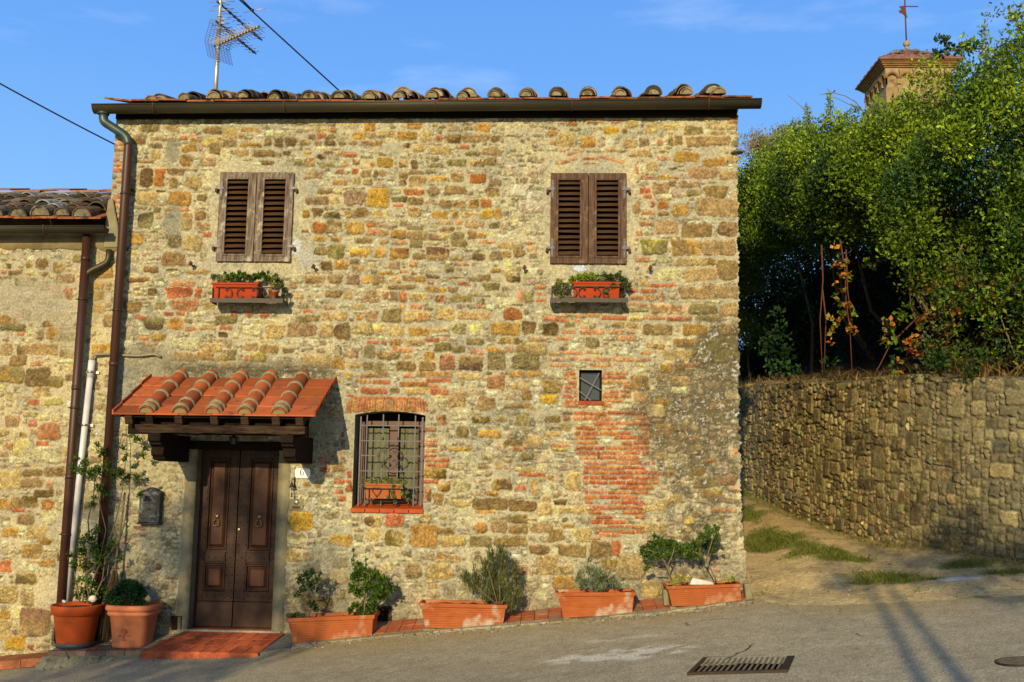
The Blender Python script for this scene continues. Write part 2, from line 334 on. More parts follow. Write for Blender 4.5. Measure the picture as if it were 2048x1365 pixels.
# ------------------------------------------------------------------ rubble walls
# colours as they look in full sun
TAN = (196, 162, 98)
PAL = {'y': (222, 184, 108), 'o': (204, 150, 62), 'b': (158, 122, 66), 'g': (150, 132, 74), 'd': (112, 86, 46), 'r': (212, 108, 60),
       'p': (240, 218, 152), 't': (190, 150, 92), 's': (226, 150, 92), 'k': (164, 130, 88), 'R': (196, 108, 42), 'Y': (232, 172, 44), 'm': (204, 132, 84)}
# notable stones of the facade: origin and scale of a measured patch, then cx,cy,w,h,colour[,turn]
SP = [(220, 230, 4.876, "290,255,110,65,b;445,395,95,120,y;745,445,130,120,b;770,330,140,70,o;835,265,110,75,t;1000,150,175,60,b;1170,175,120,100,y;1010,260,190,95,y;1170,275,135,80,k;1380,290,180,45,o;1290,370,140,70,t;1500,375,200,60,b;1020,350,115,75,b;955,455,170,85,y;1525,470,140,45,b;1540,265,70,75,b;1645,270,85,90,d;1765,260,95,85,b;1900,270,100,50,k;1720,375,70,50,d;1635,390,70,45,t;1840,465,80,50,g;725,220,60,45,s;1275,200,30,50,r;355,610,130,190,d;485,610,95,180,R;640,555,180,60,b;805,540,110,25,b;620,660,80,110,b;810,660,160,125,y;370,810,190,125,y;680,815,230,140,o;900,810,85,75,b;460,925,75,60,g;590,920,120,50,y;715,920,100,45,s;345,1030,150,155,g;880,985,110,90,b;750,1040,90,180,t;900,1085,145,65,t;945,1165,80,40,r;590,985,60,40,g;480,1000,70,35,b;265,1210,130,110,o;630,1230,120,130,g;805,1250,185,170,y;300,910,130,30,b;490,370,90,130,y;520,230,260,40,y;390,125,180,80,g;600,125,150,70,t;330,460,190,30,b;500,745,90,22,d;1000,60,180,40,g;1380,150,200,40,t;940,600,80,100,p;950,320,60,40,t;1430,480,90,25,p"),
 (580, 230, 4.876, "100,85,90,35,b;260,85,190,30,y;185,145,90,35,p;310,145,110,50,y;415,145,70,45,s;570,110,200,50,p;775,120,115,85,o;1215,105,135,60,o;1415,100,40,40,y;1880,125,130,75,o;1740,135,80,45,g;215,215,55,40,b;305,205,85,50,r;400,215,90,50,g;675,205,135,65,o;795,200,75,50,t;945,190,160,70,y;1140,205,195,80,o;1330,205,110,110,y;1455,225,60,60,r;1600,230,130,90,b;1810,225,260,75,t;2005,235,80,60,b;275,275,65,50,t;390,275,95,50,d;510,280,70,45,g;605,275,90,40,t;795,275,210,45,b;1130,300,70,40,b;1260,325,130,65,y;1460,345,200,70,y;1700,310,85,35,r;1960,355,170,75,t;1780,375,140,40,g;305,325,90,25,y;470,380,70,45,y;585,390,125,35,r;310,405,75,60,k;375,365,80,30,k;740,400,115,35,p;175,375,65,30,o;190,465,110,95,t;370,485,130,50,g;525,480,70,60,y;645,460,80,55,t;925,470,150,95,o;1105,480,90,80,y;1210,485,65,85,d;1430,495,140,45,g;1630,470,180,70,g;1825,470,160,65,y;1960,455,90,75,b;775,490,90,70,y;280,585,80,80,k;485,550,60,40,r;635,550,60,50,r;745,575,90,55,b;835,575,50,60,d;905,570,55,40,b;190,590,80,80,y;1110,590,85,60,b;1230,560,130,35,b;1375,555,105,45,g;1440,625,165,50,o;1630,615,120,90,t;1830,625,160,90,R;2000,660,120,70,k;1100,660,60,65,k;1245,650,170,95,y;485,660,150,55,t;650,645,80,75,y;760,655,90,75,y;340,755,150,35,b;460,755,90,40,y;1040,740,85,60,p;1205,755,190,60,R;1400,745,100,100,k;1615,740,210,90,b;1970,755,140,90,t;860,805,210,185,Y;630,810,210,150,k;265,840,220,80,k;430,840,100,70,y;1070,825,150,60,g;1230,840,140,70,b;1060,885,100,28,r;1515,865,125,75,b;1655,880,115,55,t;1790,865,100,80,o;1910,865,105,75,R;155,970,60,80,o;265,950,90,80,d;410,975,150,60,g;590,970,110,75,t;700,950,110,100,b;1220,950,135,100,y;1460,975,150,70,o;1605,975,65,60,o;1755,975,150,55,y;1925,965,120,90,Y;2030,960,50,100,o;880,965,150,80,y;285,1100,130,105,R;435,1090,150,130,g;635,1100,160,120,o;790,1075,90,45,R;815,1140,130,70,s;910,1080,65,30,t;925,1145,70,60,t;1055,1165,145,85,o;1110,1055,60,50,g;1215,1105,150,40,b;1240,1180,190,75,g;1445,1190,190,60,y;1640,1175,110,60,g;1775,1165,85,80,b;1870,1170,80,50,o;1525,1120,150,45,t;1650,1050,70,55,s;1805,1070,185,70,t;1990,1080,110,60,g;150,1130,65,35,b;295,1210,120,60,o;450,1215,100,45,o;720,1225,160,45,g;920,1235,90,45,t;1085,1245,95,35,s;1230,1260,120,70,g;1375,1250,145,45,p;1650,1250,150,70,g;1925,1240,150,30,s"),
 (560, 480, 4.876, "395,110,130,80,g;545,115,160,140,g;775,125,195,80,o;985,125,90,100,o;1165,135,180,110,o;1540,135,210,120,t;1360,160,120,60,g;1730,175,110,40,y;1940,165,110,65,d;1185,28,90,30,s;600,245,125,80,o;455,250,100,85,d;760,285,120,80,t;1115,250,110,65,k;1300,245,85,50,s;1770,240,140,30,s;1650,285,80,50,g;1030,320,140,35,o;1210,310,80,30,s;340,385,190,70,t;535,385,140,80,t;710,395,120,100,k;845,390,90,75,o;965,390,105,80,t;1135,385,95,65,y;1255,375,120,60,k;1370,385,100,60,o;1490,360,130,35,b;1720,365,150,25,y;1990,370,110,60,b;1790,425,115,28,r;1470,420,50,35,s;1185,460,265,40,b;1490,480,140,55,t;1590,490,65,50,Y;1690,485,100,60,k;1385,460,50,50,p;520,530,165,70,b;670,540,90,80,y;890,550,130,110,t;1030,545,55,80,s;1110,550,80,90,k;1200,555,50,100,r;1350,560,165,85,y;1565,575,95,70,s;1770,570,190,60,g;1325,655,115,45,s;1195,655,50,40,o;760,645,100,65,y;485,665,110,45,t;275,695,95,35,r;285,770,195,65,b;465,750,105,80,t;590,740,110,100,y;775,755,70,60,o;895,745,110,100,t;1085,740,180,130,g;1335,750,255,95,y;1610,720,180,125,y;1890,740,300,80,t;1955,655,80,35,s;215,880,280,125,k;455,885,120,140,y;605,890,150,150,b;810,865,170,110,y;970,870,110,110,y;1135,885,160,115,y;1355,900,200,80,o;1560,880,190,40,y;1750,870,120,100,g;1910,880,120,100,p;1485,975,120,30,r;1595,965,45,40,s;905,1000,100,28,r;1015,1005,50,30,r;1130,1000,105,65,o;1315,1000,180,65,y;1900,990,160,65,g;1215,1070,135,45,s;1120,1065,40,35,r;540,1085,125,110,p;715,1110,110,80,k;870,1090,110,110,g;1060,1130,210,70,g;1590,1045,160,80,g;1740,1065,110,60,g;350,1185,270,130,y;565,1210,135,110,o;730,1220,130,65,y;860,1230,90,75,t;965,1240,115,80,g;1225,1230,190,90,b;1440,1235,160,90,b;1630,1195,150,150,m;1865,1205,220,140,b;1460,1140,110,80,o;1240,1135,90,50,y;920,1315,250,45,t;1245,1325,90,50,s;1510,1310,320,45,s;1850,1330,230,60,y;665,1320,70,80,y"),
 (220, 480, 4.876, "615,185,220,130,b;400,290,140,65,b;280,390,200,45,b;705,430,250,55,s;675,515,250,100,r;725,635,250,100,m;855,520,60,90,r;410,505,90,60,b;490,640,105,80,g;220,650,180,110,b;570,725,90,35,r;690,720,80,45,r;310,760,130,40,r,-15;430,820,190,120,g;640,820,145,110,o;770,795,80,50,g;860,730,150,50,p;950,850,160,60,y;790,870,110,45,s;1130,780,210,85,g;1205,720,60,45,r;1355,725,60,45,r;1510,730,80,45,r;1945,770,195,65,b;1130,860,120,35,r;1100,925,85,45,d;1210,930,60,50,p;1605,895,180,140,y;475,950,130,65,o;720,1140,220,75,t;930,1140,180,75,t;1100,1145,100,60,y;1190,1120,80,110,g;1450,1150,180,90,g;1550,1065,180,80,b;1380,1040,120,70,t;1740,1080,110,50,t;1330,1160,35,60,r;1140,1220,120,70,y;740,1010,260,110,p;980,1050,210,80,y;1390,880,180,100,p;960,640,110,65,y;1825,370,110,80,p;1780,440,70,60,t;1830,550,110,60,y;330,960,100,40,s;390,1015,100,30,s;860,310,190,45,y"),
 (960, 480, 3.938, "225,45,160,45,y;410,70,60,30,s;310,110,90,60,b;210,115,55,50,o;125,125,90,80,k;420,120,55,40,k;125,245,75,40,o;220,250,90,45,y;260,310,110,50,b;50,300,100,60,b;90,370,120,60,g;385,450,60,85,g;320,445,40,90,s;475,375,65,25,r;475,425,70,25,s;480,475,75,25,r;255,585,140,95,R;80,590,160,80,t;205,700,210,95,o;385,690,100,100,b;555,705,115,90,d;705,665,75,28,g;600,628,190,28,r,-3;770,640,50,25,s;695,725,105,32,s;820,690,50,25,s;885,730,180,38,s;1080,725,105,30,s;690,565,100,30,s;790,598,60,25,s;890,590,90,30,s;1055,618,190,32,r;1235,618,110,32,y;1380,615,145,30,s;1530,622,110,32,r;1630,620,65,35,s;1090,670,90,40,y;1205,675,115,45,y;650,780,130,28,s;1150,775,130,30,s;235,795,150,50,g;455,785,135,25,b;410,860,220,95,y;105,865,100,30,o;225,865,80,45,t;130,950,130,140,g;360,960,200,120,g;290,1060,115,45,o;1400,710,220,80,b;1690,710,190,80,o;1230,555,190,35,g;1480,545,265,75,t;1755,550,210,80,g;1790,620,180,40,g;1960,550,130,100,t;1690,420,230,90,t;1905,410,250,100,t;1490,275,180,90,p;1730,275,205,95,y;1950,240,160,160,b;1850,260,25,80,s;1600,175,120,50,y;1750,175,190,55,y;1625,65,220,120,b;1370,60,200,120,g;1880,65,270,120,t;1445,360,190,28,r;1330,400,115,25,r;1260,452,145,35,s;1430,450,35,65,s;1370,450,50,45,y;1295,340,80,50,y;1200,400,80,30,r;1210,505,60,30,s;1280,155,90,35,s;1860,870,330,190,g;1610,810,160,55,b;1560,910,230,80,y;1330,920,120,80,t;1380,840,140,40,t;1960,710,140,90,t;1465,1010,95,70,o;1575,1005,70,50,o;1665,985,130,28,s"),
 (1100, 230, 4.876, "215,75,80,55,R;440,65,170,45,t;650,68,110,32,s;800,80,95,85,y;20,180,70,60,o;170,240,180,140,y;375,265,130,100,o;450,260,50,85,r;595,155,135,65,Y;730,155,55,50,b;990,100,90,50,y;990,155,110,50,y;1165,118,180,60,y;1400,150,160,75,g;1690,120,230,40,y;1795,55,90,55,s;1635,175,140,30,y;1545,260,420,95,t;780,275,120,85,t;920,270,100,95,k;1070,265,45,60,s;1175,250,45,100,b;1255,245,70,105,b;885,375,190,75,t;1335,410,230,100,o;1610,460,220,75,o;1770,430,120,80,y;1110,430,130,35,s;1110,355,90,30,t;995,505,110,90,y;1490,570,280,105,t;1740,590,190,90,t;1100,605,105,45,o;1210,610,75,30,s;1080,715,160,110,t;925,740,95,60,r;950,798,85,35,r;1195,670,60,55,b;1350,675,200,60,t;1615,750,210,110,b;1410,760,140,60,g;1000,870,30,65,r;1095,880,95,75,R;845,905,50,100,t;960,955,130,42,s;1110,965,95,50,b;1270,930,150,105,o;1635,900,410,165,t;945,1060,135,40,s;1140,1090,200,140,t;1430,1130,290,130,b;1730,1110,170,140,t;250,370,170,22,s,16;165,450,200,28,s,17;395,420,140,24,s;610,440,240,30,s,-17;585,342,100,25,s;405,470,150,20,s;850,540,35,80,s;870,1150,55,60,s;30,275,60,50,b;120,350,60,30,s"),
 (640, 740, 3.938, "215,62,70,80,y;130,80,60,40,y;340,85,110,35,s;485,98,130,32,r;740,112,205,32,R;935,80,190,28,r;950,35,170,40,y;815,45,90,35,o;690,45,75,40,s;425,165,200,50,r;590,165,75,40,g;755,165,165,50,y;905,165,80,55,r;895,125,70,22,s;985,175,45,45,r;1165,90,215,120,y;1385,100,140,105,m;1545,35,115,40,t;1580,128,145,45,y;1500,205,105,70,p;1625,200,75,75,b;1805,225,125,65,Y;1830,135,150,90,b;1310,265,140,100,t;1100,190,120,40,t;1080,250,130,80,t;1565,280,200,50,t;1100,355,140,70,p;950,215,90,22,y;1265,395,140,55,b;1590,400,90,80,g;1830,390,110,45,b;1330,500,155,55,o;1120,490,90,90,g;960,395,60,70,s;1680,565,140,95,y;1840,505,120,40,y;1935,450,80,50,y;1525,575,140,40,b;1105,625,170,30,o;1560,620,90,25,r;1890,590,130,25,s;1750,695,140,60,p;1635,680,90,60,g;1410,750,55,60,y;1480,720,55,30,y;1640,780,85,35,y;1750,775,80,70,p;1670,825,200,30,r;1830,850,70,45,y;1240,815,80,40,p;1580,930,75,40,s;1690,920,60,110,y;1990,880,110,130,y;1440,900,130,80,d;1360,968,75,40,o;930,1015,75,90,b;980,925,80,60,o;905,815,170,80,o;1340,1060,265,90,b;1105,1050,150,45,y;1595,1075,200,80,b;1895,1045,100,40,b;1785,1020,60,45,y;850,980,45,110,s;875,880,110,25,r;40,785,70,30,r;140,775,90,50,b;870,468,80,28,r;880,560,90,20,s;870,590,95,26,s;880,640,90,26,s;870,680,90,22,r;880,712,95,26,s;980,712,70,28,r;960,750,90,28,r;870,750,70,26,r;180,880,130,22,r;150,960,60,30,r;170,1015,60,32,r;230,930,50,50,r;230,820,30,60,r"),
 (1000, 680, 2.275, "155,155,60,25,o;95,210,85,30,y;45,255,55,40,p;85,310,120,45,g;90,375,70,70,g;80,495,55,18,s;195,538,85,38,y;190,585,50,38,y;125,585,50,25,Y;335,650,60,70,y;95,672,40,18,r;300,400,55,30,y;270,500,70,18,y;260,480,60,15,s;240,425,80,25,t;100,765,115,50,b;205,770,55,45,y;325,775,140,30,y;80,815,80,35,b;145,815,45,15,y;225,818,85,25,p;85,862,75,35,b;185,855,90,35,t;255,890,65,50,b;375,890,75,60,y;310,845,50,12,o;330,960,120,50,b;180,955,85,38,b;460,955,90,70,b;530,950,35,65,r;220,1025,80,80,y;300,1045,60,35,y;290,1105,100,55,o;600,1035,120,100,y;500,1025,60,50,t;695,1130,95,70,y;635,195,80,65,b;740,175,60,40,t;825,185,75,38,y;640,263,70,45,t;735,280,70,25,o;710,325,80,55,p;740,415,80,60,t;830,440,35,30,y;878,447,45,22,s;825,405,60,25,t;895,492,45,25,y;730,527,55,25,y;805,565,110,38,p;900,600,60,30,b;765,605,50,25,b;715,660,70,40,y;955,550,55,14,R;680,728,40,30,p;800,720,55,35,y;745,740,50,25,y;1040,720,110,40,p;700,765,95,28,y;860,820,40,35,y;1020,775,95,18,s;890,795,40,22,t;700,855,100,35,y;500,888,90,20,s;435,905,40,12,s;1000,60,150,90,g;1060,250,60,40,p;1050,420,70,50,t;960,360,90,40,g;990,300,90,40,t;940,650,100,45,g;1030,640,90,45,t;960,700,90,35,b"),
 (560, 780, 2.624, "110,690,115,90,Y;85,780,80,50,p;70,870,80,60,y;150,875,50,45,t;320,790,110,50,o;490,690,90,50,y;600,685,90,60,r;760,675,60,45,y;490,760,75,60,y;605,780,100,80,y;755,765,130,110,o;905,795,130,55,y;870,740,90,30,b;1055,725,60,50,o;1150,720,80,60,t;1250,740,90,40,o;1250,680,110,38,b;1080,640,95,18,o;935,595,95,25,y;1050,795,110,50,g;1210,795,150,45,b;885,885,115,35,y;605,912,40,18,p;510,870,25,25,y;700,950,75,70,t;835,950,115,75,y;305,980,80,75,y;60,1090,80,50,p;195,1120,160,70,t;800,1030,50,30,y;1270,945,60,50,t;235,418,50,20,r;300,410,65,35,g;145,495,30,20,o;200,500,30,30,b;320,570,35,20,r;960,145,70,55,p;850,155,40,35,r;790,205,55,20,s")]

OUT = [(168, 56, 26), (178, 66, 30), (196, 82, 40)]
def brick_rows(px0, px1, py0, py1, ch, bl, poly=None, cols='rRs', seed=1, keep=.92, bh=.74, jit=.18):
    """courses of brick in photograph pixels -> stones"""
    r = np.random.default_rng(seed); out = []; y = py0; k = 0
    pal = {'r': (212, 106, 56), 'R': (198, 92, 44), 's': (226, 154, 94), 'q': (228, 172, 110), 'e': (220, 128, 70)}
    while y < py1 - ch * .5:
        x = px0 - r.uniform(0, bl)
        while x < px1:
            L_ = bl * r.choice([1, 1, 1, .5, .8]) * r.uniform(.92, 1.08)
            a = max(x, px0 + r.uniform(-3, 3)); b = min(x + L_ - 3, px1 + r.uniform(-3, 3))
            cx, cy = (a + b) / 2, y + ch / 2
            ok = b - a > 6 and r.random() < keep
            if ok and poly is not None:
                a2 = [t for t in np.linspace(a, b, 12) if inpoly(t, cy, poly)]
                if len(a2) < 3: ok = False
                else: a, b = a2[0], a2[-1]; cx = (a + b) / 2
            if ok and b - a > 6:
                c = pal[r.choice(list(cols))]; c = tuple(np.clip(np.array(c) + r.normal(0, 7, 3), 0, 255))
                out.append((cx, cy + r.normal(0, .5), b - a, ch * bh * r.uniform(1 - jit, 1.05), c, r.normal(0, .8), 'brick'))
            x += L_
        y += ch; k += 1
    return out
def inpoly(x, y, pg):
    c = False; j = len(pg) - 1
    for i in range(len(pg)):
        xi, yi = pg[i]; xj, yj = pg[j]
        if (yi > y) != (yj > y) and x < (xj - xi) * (y - yi) / (yj - yi) + xi: c = not c
        j = i
    return c

def rubble(name, x0, x1, z0, z1, res, specials, sizes, palette, mortar, relief, seed, parent, mt, holes=(), keepout=(), gap=.018,
           arch=None, xform=None, grime=None, contrast=1.0, cover=1.0, fillskip=0.0, rnd=(.12, .40), tonevar=.07, tone=0.0, bigs=0, bigrange=(.2, .34), rough_m=.0035, edgefn=None, edge_soft=.006):
    r = np.random.default_rng(seed)
    xs = np.linspace(x0, x1, int((x1 - x0) / res) + 1); zs = np.linspace(z0, z1, int((z1 - z0) / res) + 1)
    for h in holes:
        for e in (h[0], h[1]): 
            if x0 < e < x1: xs[np.argmin(abs(xs - e))] = e
        for e in (h[2], h[3]):
            if z0 < e < z1: zs[np.argmin(abs(zs - e))] = e
    nx, nz_ = len(xs), len(zs); shp = (nz_, nx); q = res
    # --- layout
    c = .02; ox = int((x1 - x0) / c) + 2; oz = int((z1 - z0) / c) + 2; occ = np.zeros((oz, ox), bool)
    stones = []
    def ci(v, o): return int(round((v - o) / c))
    def block(a, b, d, e, full=True):
        i0, i1, j0, j1 = max(ci(a, x0), 0), min(ci(b, x0), ox), max(ci(d, z0), 0), min(ci(e, z0), oz)
        if i1 > i0 and j1 > j0: occ[j0:j1, i0:i1] = True
    for h in holes: block(h[0] - .02, h[1] + .02, h[2] - .02, h[3] + .02)
    for (cx, cz, w_, h_, col, rot, kind) in specials:
        i0, i1, j0, j1 = max(ci(cx - w_ * .3, x0), 0), min(ci(cx + w_ * .3, x0), ox), max(ci(cz - h_ * .3, z0), 0), min(ci(cz + h_ * .3, z0), oz)
        if i1 <= i0: i1 = i0 + 1
        if j1 <= j0: j1 = j0 + 1
        if kind != 'brick' and occ[j0:j1, i0:i1].mean() > .3: continue
        stones.append((cx, cz, w_, h_, np.array(col, float) * (1 - tone) + np.array(TAN) * tone, rot, kind)); block(cx - w_ / 2 - .012, cx + w_ / 2 + .012, cz - h_ / 2 - .012, cz + h_ / 2 + .012)
    for k in keepout: block(*k)
    gc = gap / c
    for _ in range(bigs):
        w_, h_ = r.uniform(*bigrange), r.uniform(*bigrange) * r.uniform(.55, 1); cx, cz = r.uniform(x0, x1), r.uniform(z0, z1)
        i0, i1, j0, j1 = max(ci(cx - w_ / 2, x0), 0), ci(cx + w_ / 2, x0), max(ci(cz - h_ / 2, z0), 0), ci(cz + h_ / 2, z0)
        if i1 >= ox or j1 >= oz or occ[j0:j1, i0:i1].any(): continue
        occ[j0:j1, i0:i1] = True; nm = r.choice(len(palette), p=[p[1] for p in palette]); stones.append((x0 + (i0 + i1) / 2 * c, z0 + (j0 + j1) / 2 * c, (i1 - i0) * c - gap, (j1 - j0) * c - gap, np.array(palette[nm][0], float) * (1 + r.normal(0, tonevar)), r.normal(0, 2), 'stone'))
    for j in range(oz):
        i = 0
        while i < ox:
            if occ[j, i]: i += 1; continue
            hm = r.lognormal(math.log(sizes[0]), sizes[1]); hh = float(np.clip(hm, sizes[2], sizes[3])); ww = hh * r.uniform(*sizes[4:6])
            wi, hi = max(2, int(round(ww / c))), max(2, int(round(hh / c)))
            run = 0
            while run < wi and i + run < ox and not occ[j, i + run]: run += 1
            if run < 2: i += run + 1; continue
            wi = run
            h2 = 0
            while h2 < hi and j + h2 < oz and not occ[j + h2, i:i + wi].any(): h2 += 1
            if h2 < 2: i += wi; continue
            hi = min(h2, max(2, wi * 2 if r.random() < .15 else int(wi * 1.1)))
            occ[j:j + hi, i:i + wi] = True
            if r.random() > fillskip:
                wv, hv = wi * c - gap * r.uniform(.6, 1.3), hi * c - gap * r.uniform(.6, 1.3)
                if wv > .018 and hv > .014:
                    nm = r.choice(len(palette), p=[p[1] for p in palette]); col = np.array(palette[nm][0], float) * (1 + r.normal(0, tonevar)) * (1 + r.normal(0, .018, 3))
                    stones.append((x0 + (i + wi / 2) * c + r.normal(0, .003), z0 + (j + hi / 2) * c + r.normal(0, .003), wv, hv, col, r.normal(0, 2.5), 'stone'))
            i += wi
    # --- raster
    wx = vnoise(shp, .05 / q, seed + 1, 3, .6); wz = vnoise(shp, .05 / q, seed + 2, 3, .6)
    fine = r.normal(0, 1, shp); n1 = vnoise(shp, .30 / q, seed + 3, 4); n2 = vnoise(shp, .06 / q, seed + 4, 3, .7); n3 = vnoise(shp, .022 / q, seed + 5, 2, .8)
    nl = vnoise((nz_, nx), .10 / q, seed + 6, 4, .65)
    H = rough_m * (n3 * .7 + fine * .35) + .006 * n2
    mc = np.array(mortar, float)
    DIRT_SHADE = np.zeros(shp)
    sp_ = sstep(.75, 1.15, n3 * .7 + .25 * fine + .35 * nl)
    C = mc[None, None] * (1 + .07 * n1 + .07 * n2 + .06 * n3 + .045 * fine)[..., None]
    C *= np.stack([1 + .02 * n1, np.ones(shp), 1 - .05 * n1], -1)
    SM = np.zeros(shp); covern = vnoise(shp, .07 / q, seed + 9, 3, .7)
    for (cx, cz, w_, h_, col, rot, kind) in stones:
        m_ = .03; i0 = max(int((cx - w_ / 2 - m_ - x0) / q), 0); i1 = min(int((cx + w_ / 2 + m_ - x0) / q) + 2, nx)
        j0 = max(int((cz - h_ / 2 - m_ - z0) / q), 0); j1 = min(int((cz + h_ / 2 + m_ - z0) / q) + 2, nz_)
        if i1 <= i0 or j1 <= j0: continue
        U = xs[None, i0:i1] - cx; V = zs[j0:j1, None] - cz
        t = math.radians(rot); u = U * math.cos(t) + V * math.sin(t); v = -U * math.sin(t) + V * math.cos(t)
        brick = kind == 'brick'
        am = (.0035 if brick else min(.014, .13 * min(w_, h_) + .003))
        u = u + wx[j0:j1, i0:i1] * am; v = v + wz[j0:j1, i0:i1] * am * .8
        if not brick:
            k1, k2 = r.normal(0, .16), r.normal(0, .16); u = u * (1 + k1 * v / h_); v = v * (1 + k2 * u / w_)
        rad = min(w_, h_) * (.12 if brick else r.uniform(*rnd))
        qx = abs(u) - w_ / 2 + rad; qz = abs(v) - h_ / 2 + rad
        d = np.hypot(np.maximum(qx, 0), np.maximum(qz, 0)) + np.minimum(np.maximum(qx, qz), 0) - rad
        if kind == 'stone' and cover < 1: d = d + np.maximum(0, covern[j0:j1, i0:i1] - .15) * (1 - cover) * .10
        a = sstep(edge_soft, -edge_soft, d)
        rl = relief * (r.uniform(.25, .6) if brick else r.uniform(.1, 1.25))
        tx, tz = r.normal(0, .035), r.normal(0, .03)
        hh = rl * sstep(.0, -min(.022, min(w_, h_) * .35), d) + tx * u + tz * v + .0022 * n3[j0:j1, i0:i1] + (.003 * n2[j0:j1, i0:i1] if not brick else 0) + (.0012 * fine[j0:j1, i0:i1])
        H[j0:j1, i0:i1] = H[j0:j1, i0:i1] * (1 - a) + hh * a; SM[j0:j1, i0:i1] = np.maximum(SM[j0:j1, i0:i1] * (1 - a), a)
        if r.random() < .6:      # soil and thin shadow painted into the joint, mostly below the stone
            dn = sstep(-.001, .006, d) * sstep(.019, .008, d) * sstep(-.2, .6, wx[j0:j1, i0:i1] + (-V / h_) * 1.1 + r.normal(0, .4)) * (1 - SM[j0:j1, i0:i1]); DIRT_SHADE[j0:j1, i0:i1] = np.maximum(DIRT_SHADE[j0:j1, i0:i1], dn); H[j0:j1, i0:i1] -= dn * .006
        # light and shade painted in: stone lighter along its top, darker underneath
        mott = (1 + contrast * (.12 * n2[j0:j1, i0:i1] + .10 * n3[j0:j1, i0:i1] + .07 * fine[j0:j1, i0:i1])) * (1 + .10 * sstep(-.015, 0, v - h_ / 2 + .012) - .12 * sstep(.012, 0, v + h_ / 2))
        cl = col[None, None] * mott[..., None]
        if not brick:
            st = r.random()
            if st < .35:      # a second tone in part of the stone
                c2 = col * r.uniform(.62, 1.25) * np.array([1, r.uniform(.9, 1.02), r.uniform(.75, 1.05)])
                mk = sstep(-.1, .35, n2[j0:j1, i0:i1] * .8 + (u / w_) * r.normal(0, 1.2) + (v / h_) * r.normal(0, 1.2))[..., None]
                cl = cl * (1 - mk) + c2 * mott[..., None] * mk
            elif st < .5:
                mk = (sstep(.35, .75, np.sin((v + wz[j0:j1, i0:i1] * .012) * r.uniform(130, 260) + r.uniform(0, 6))) * .35)[..., None]; cl = cl * (1 - mk * .5)
        C[j0:j1, i0:i1] = C[j0:j1, i0:i1] * (1 - a[..., None]) + cl * a[..., None]
    XX, ZZ = np.meshgrid(xs, zs)
    dd = np.clip(DIRT_SHADE * .55 + sp_ * (1 - SM) * .45, 0, 1)[..., None]; C = C * (1 - dd) + mc * np.array([.52, .46, .36]) * dd
    if grime is not None: C, H = grime(C, H, XX, ZZ, n1, n2, n3, fine, nl, SM)
    C = np.clip(C, 4, 255)
    A = np.clip(lin(C) / LIT, .004, .85).reshape(-1, 3) / .96
    # --- openings
    keep = np.ones((nz_ - 1, nx - 1), bool); xm = (xs[1:] + xs[:-1]) / 2; zm = (zs[1:] + zs[:-1]) / 2
    for h in holes: keep &= ~((xm[None] > h[0]) & (xm[None] < h[1]) & (zm[:, None] > h[2]) & (zm[:, None] < h[3]))
    if arch is not None:
        a0, a1, fn, zlo = arch
        for i in np.where((xs >= a0 - 1e-6) & (xs <= a1 + 1e-6))[0]:
            zt = fn(xs[i]); j = int(np.argmin(abs(zs - zt))); ZZ[j, i] = zt
        for i in np.where((xm > a0) & (xm < a1))[0]:
            zt = fn(xm[i]); j = int(np.argmin(abs(zs - zt))); keep[(zm > zlo) & (np.arange(nz_ - 1) < j), i] = False
    V = np.stack([XX, -H, ZZ], -1)
    if edgefn is not None: V = edgefn(V, n2, n3)
    V = V.reshape(-1, 3)
    if xform is not None: V = xform(V)
    idx = np.arange(nz_ * nx).reshape(nz_, nx)
    Fq = np.stack([idx[:-1, :-1], idx[:-1, 1:], idx[1:, 1:], idx[1:, :-1]], -1)[keep]
    used = np.zeros(len(V), bool); used[Fq.ravel()] = True; mp_ = np.cumsum(used) - 1
    return npmesh(name, V[used], mp_[Fq], A[used], mt, parent)

def to_stones(lst):
    out = []
    for ox, oy, s, txt in lst:
        for e in txt.split(';'):
            a = e.split(','); cx, cy, w_, h_ = map(float, a[:4]); rot = float(a[5]) if len(a) > 5 else None
            px, py = ox + cx / s, oy + cy / s; p = P(px, py); col = np.array(PAL[a[4]], float)
            ww, hh = w_ / s / 170.8 * 1.05 + .004, h_ / s / 170.8 * 1.04 + .002
            isb = a[4] in 'rsR' and hh < .075 and ww > hh * 1.9
            if a[4] in 'rs' and rot is None: rot = rng.normal(0, 1.2)
            out.append((p[0], p[2], ww, hh, np.clip(col * (1 + rng.normal(0, .05)) + rng.normal(0, 2.5, 3), 0, 255), rng.normal(0, 2) if rot is None else rot, 'brick' if isb or (len(a) > 5 and a[4] in 'sr') else 'ashlar'))
    return out
def px_stones(lst):
    out = []
    for (cx, cy, w_, h_, col, rot, kind) in lst:
        p = P(cx, cy); out.append((p[0], p[2], w_ / 170.8, h_ / 170.8, np.array(col, float), rot, kind))
    return out
# ------------------------------------------------------------------ levels
def gz(x, y):
    """height of the street and lane"""
    x = np.asarray(x, float); y = np.asarray(y, float)
    b = .15 + 2.2 * np.tanh(x / 20.0) * (y < 1e9)
    up = np.where(y > 0, .1 * y * sstep(0, 1.0, y), 0.0)
    return b + np.minimum(up, 3.0)
WBX = [-8, -4.98, -4.16, -3.03, -1.91, -.36, 1.23, 2.15, 3]; WBZ = [-.42, -.22, -.10, -.07, .06, .20, .38, .49, .58]
def wallbase(x): return float(np.interp(x, WBX, WBZ))

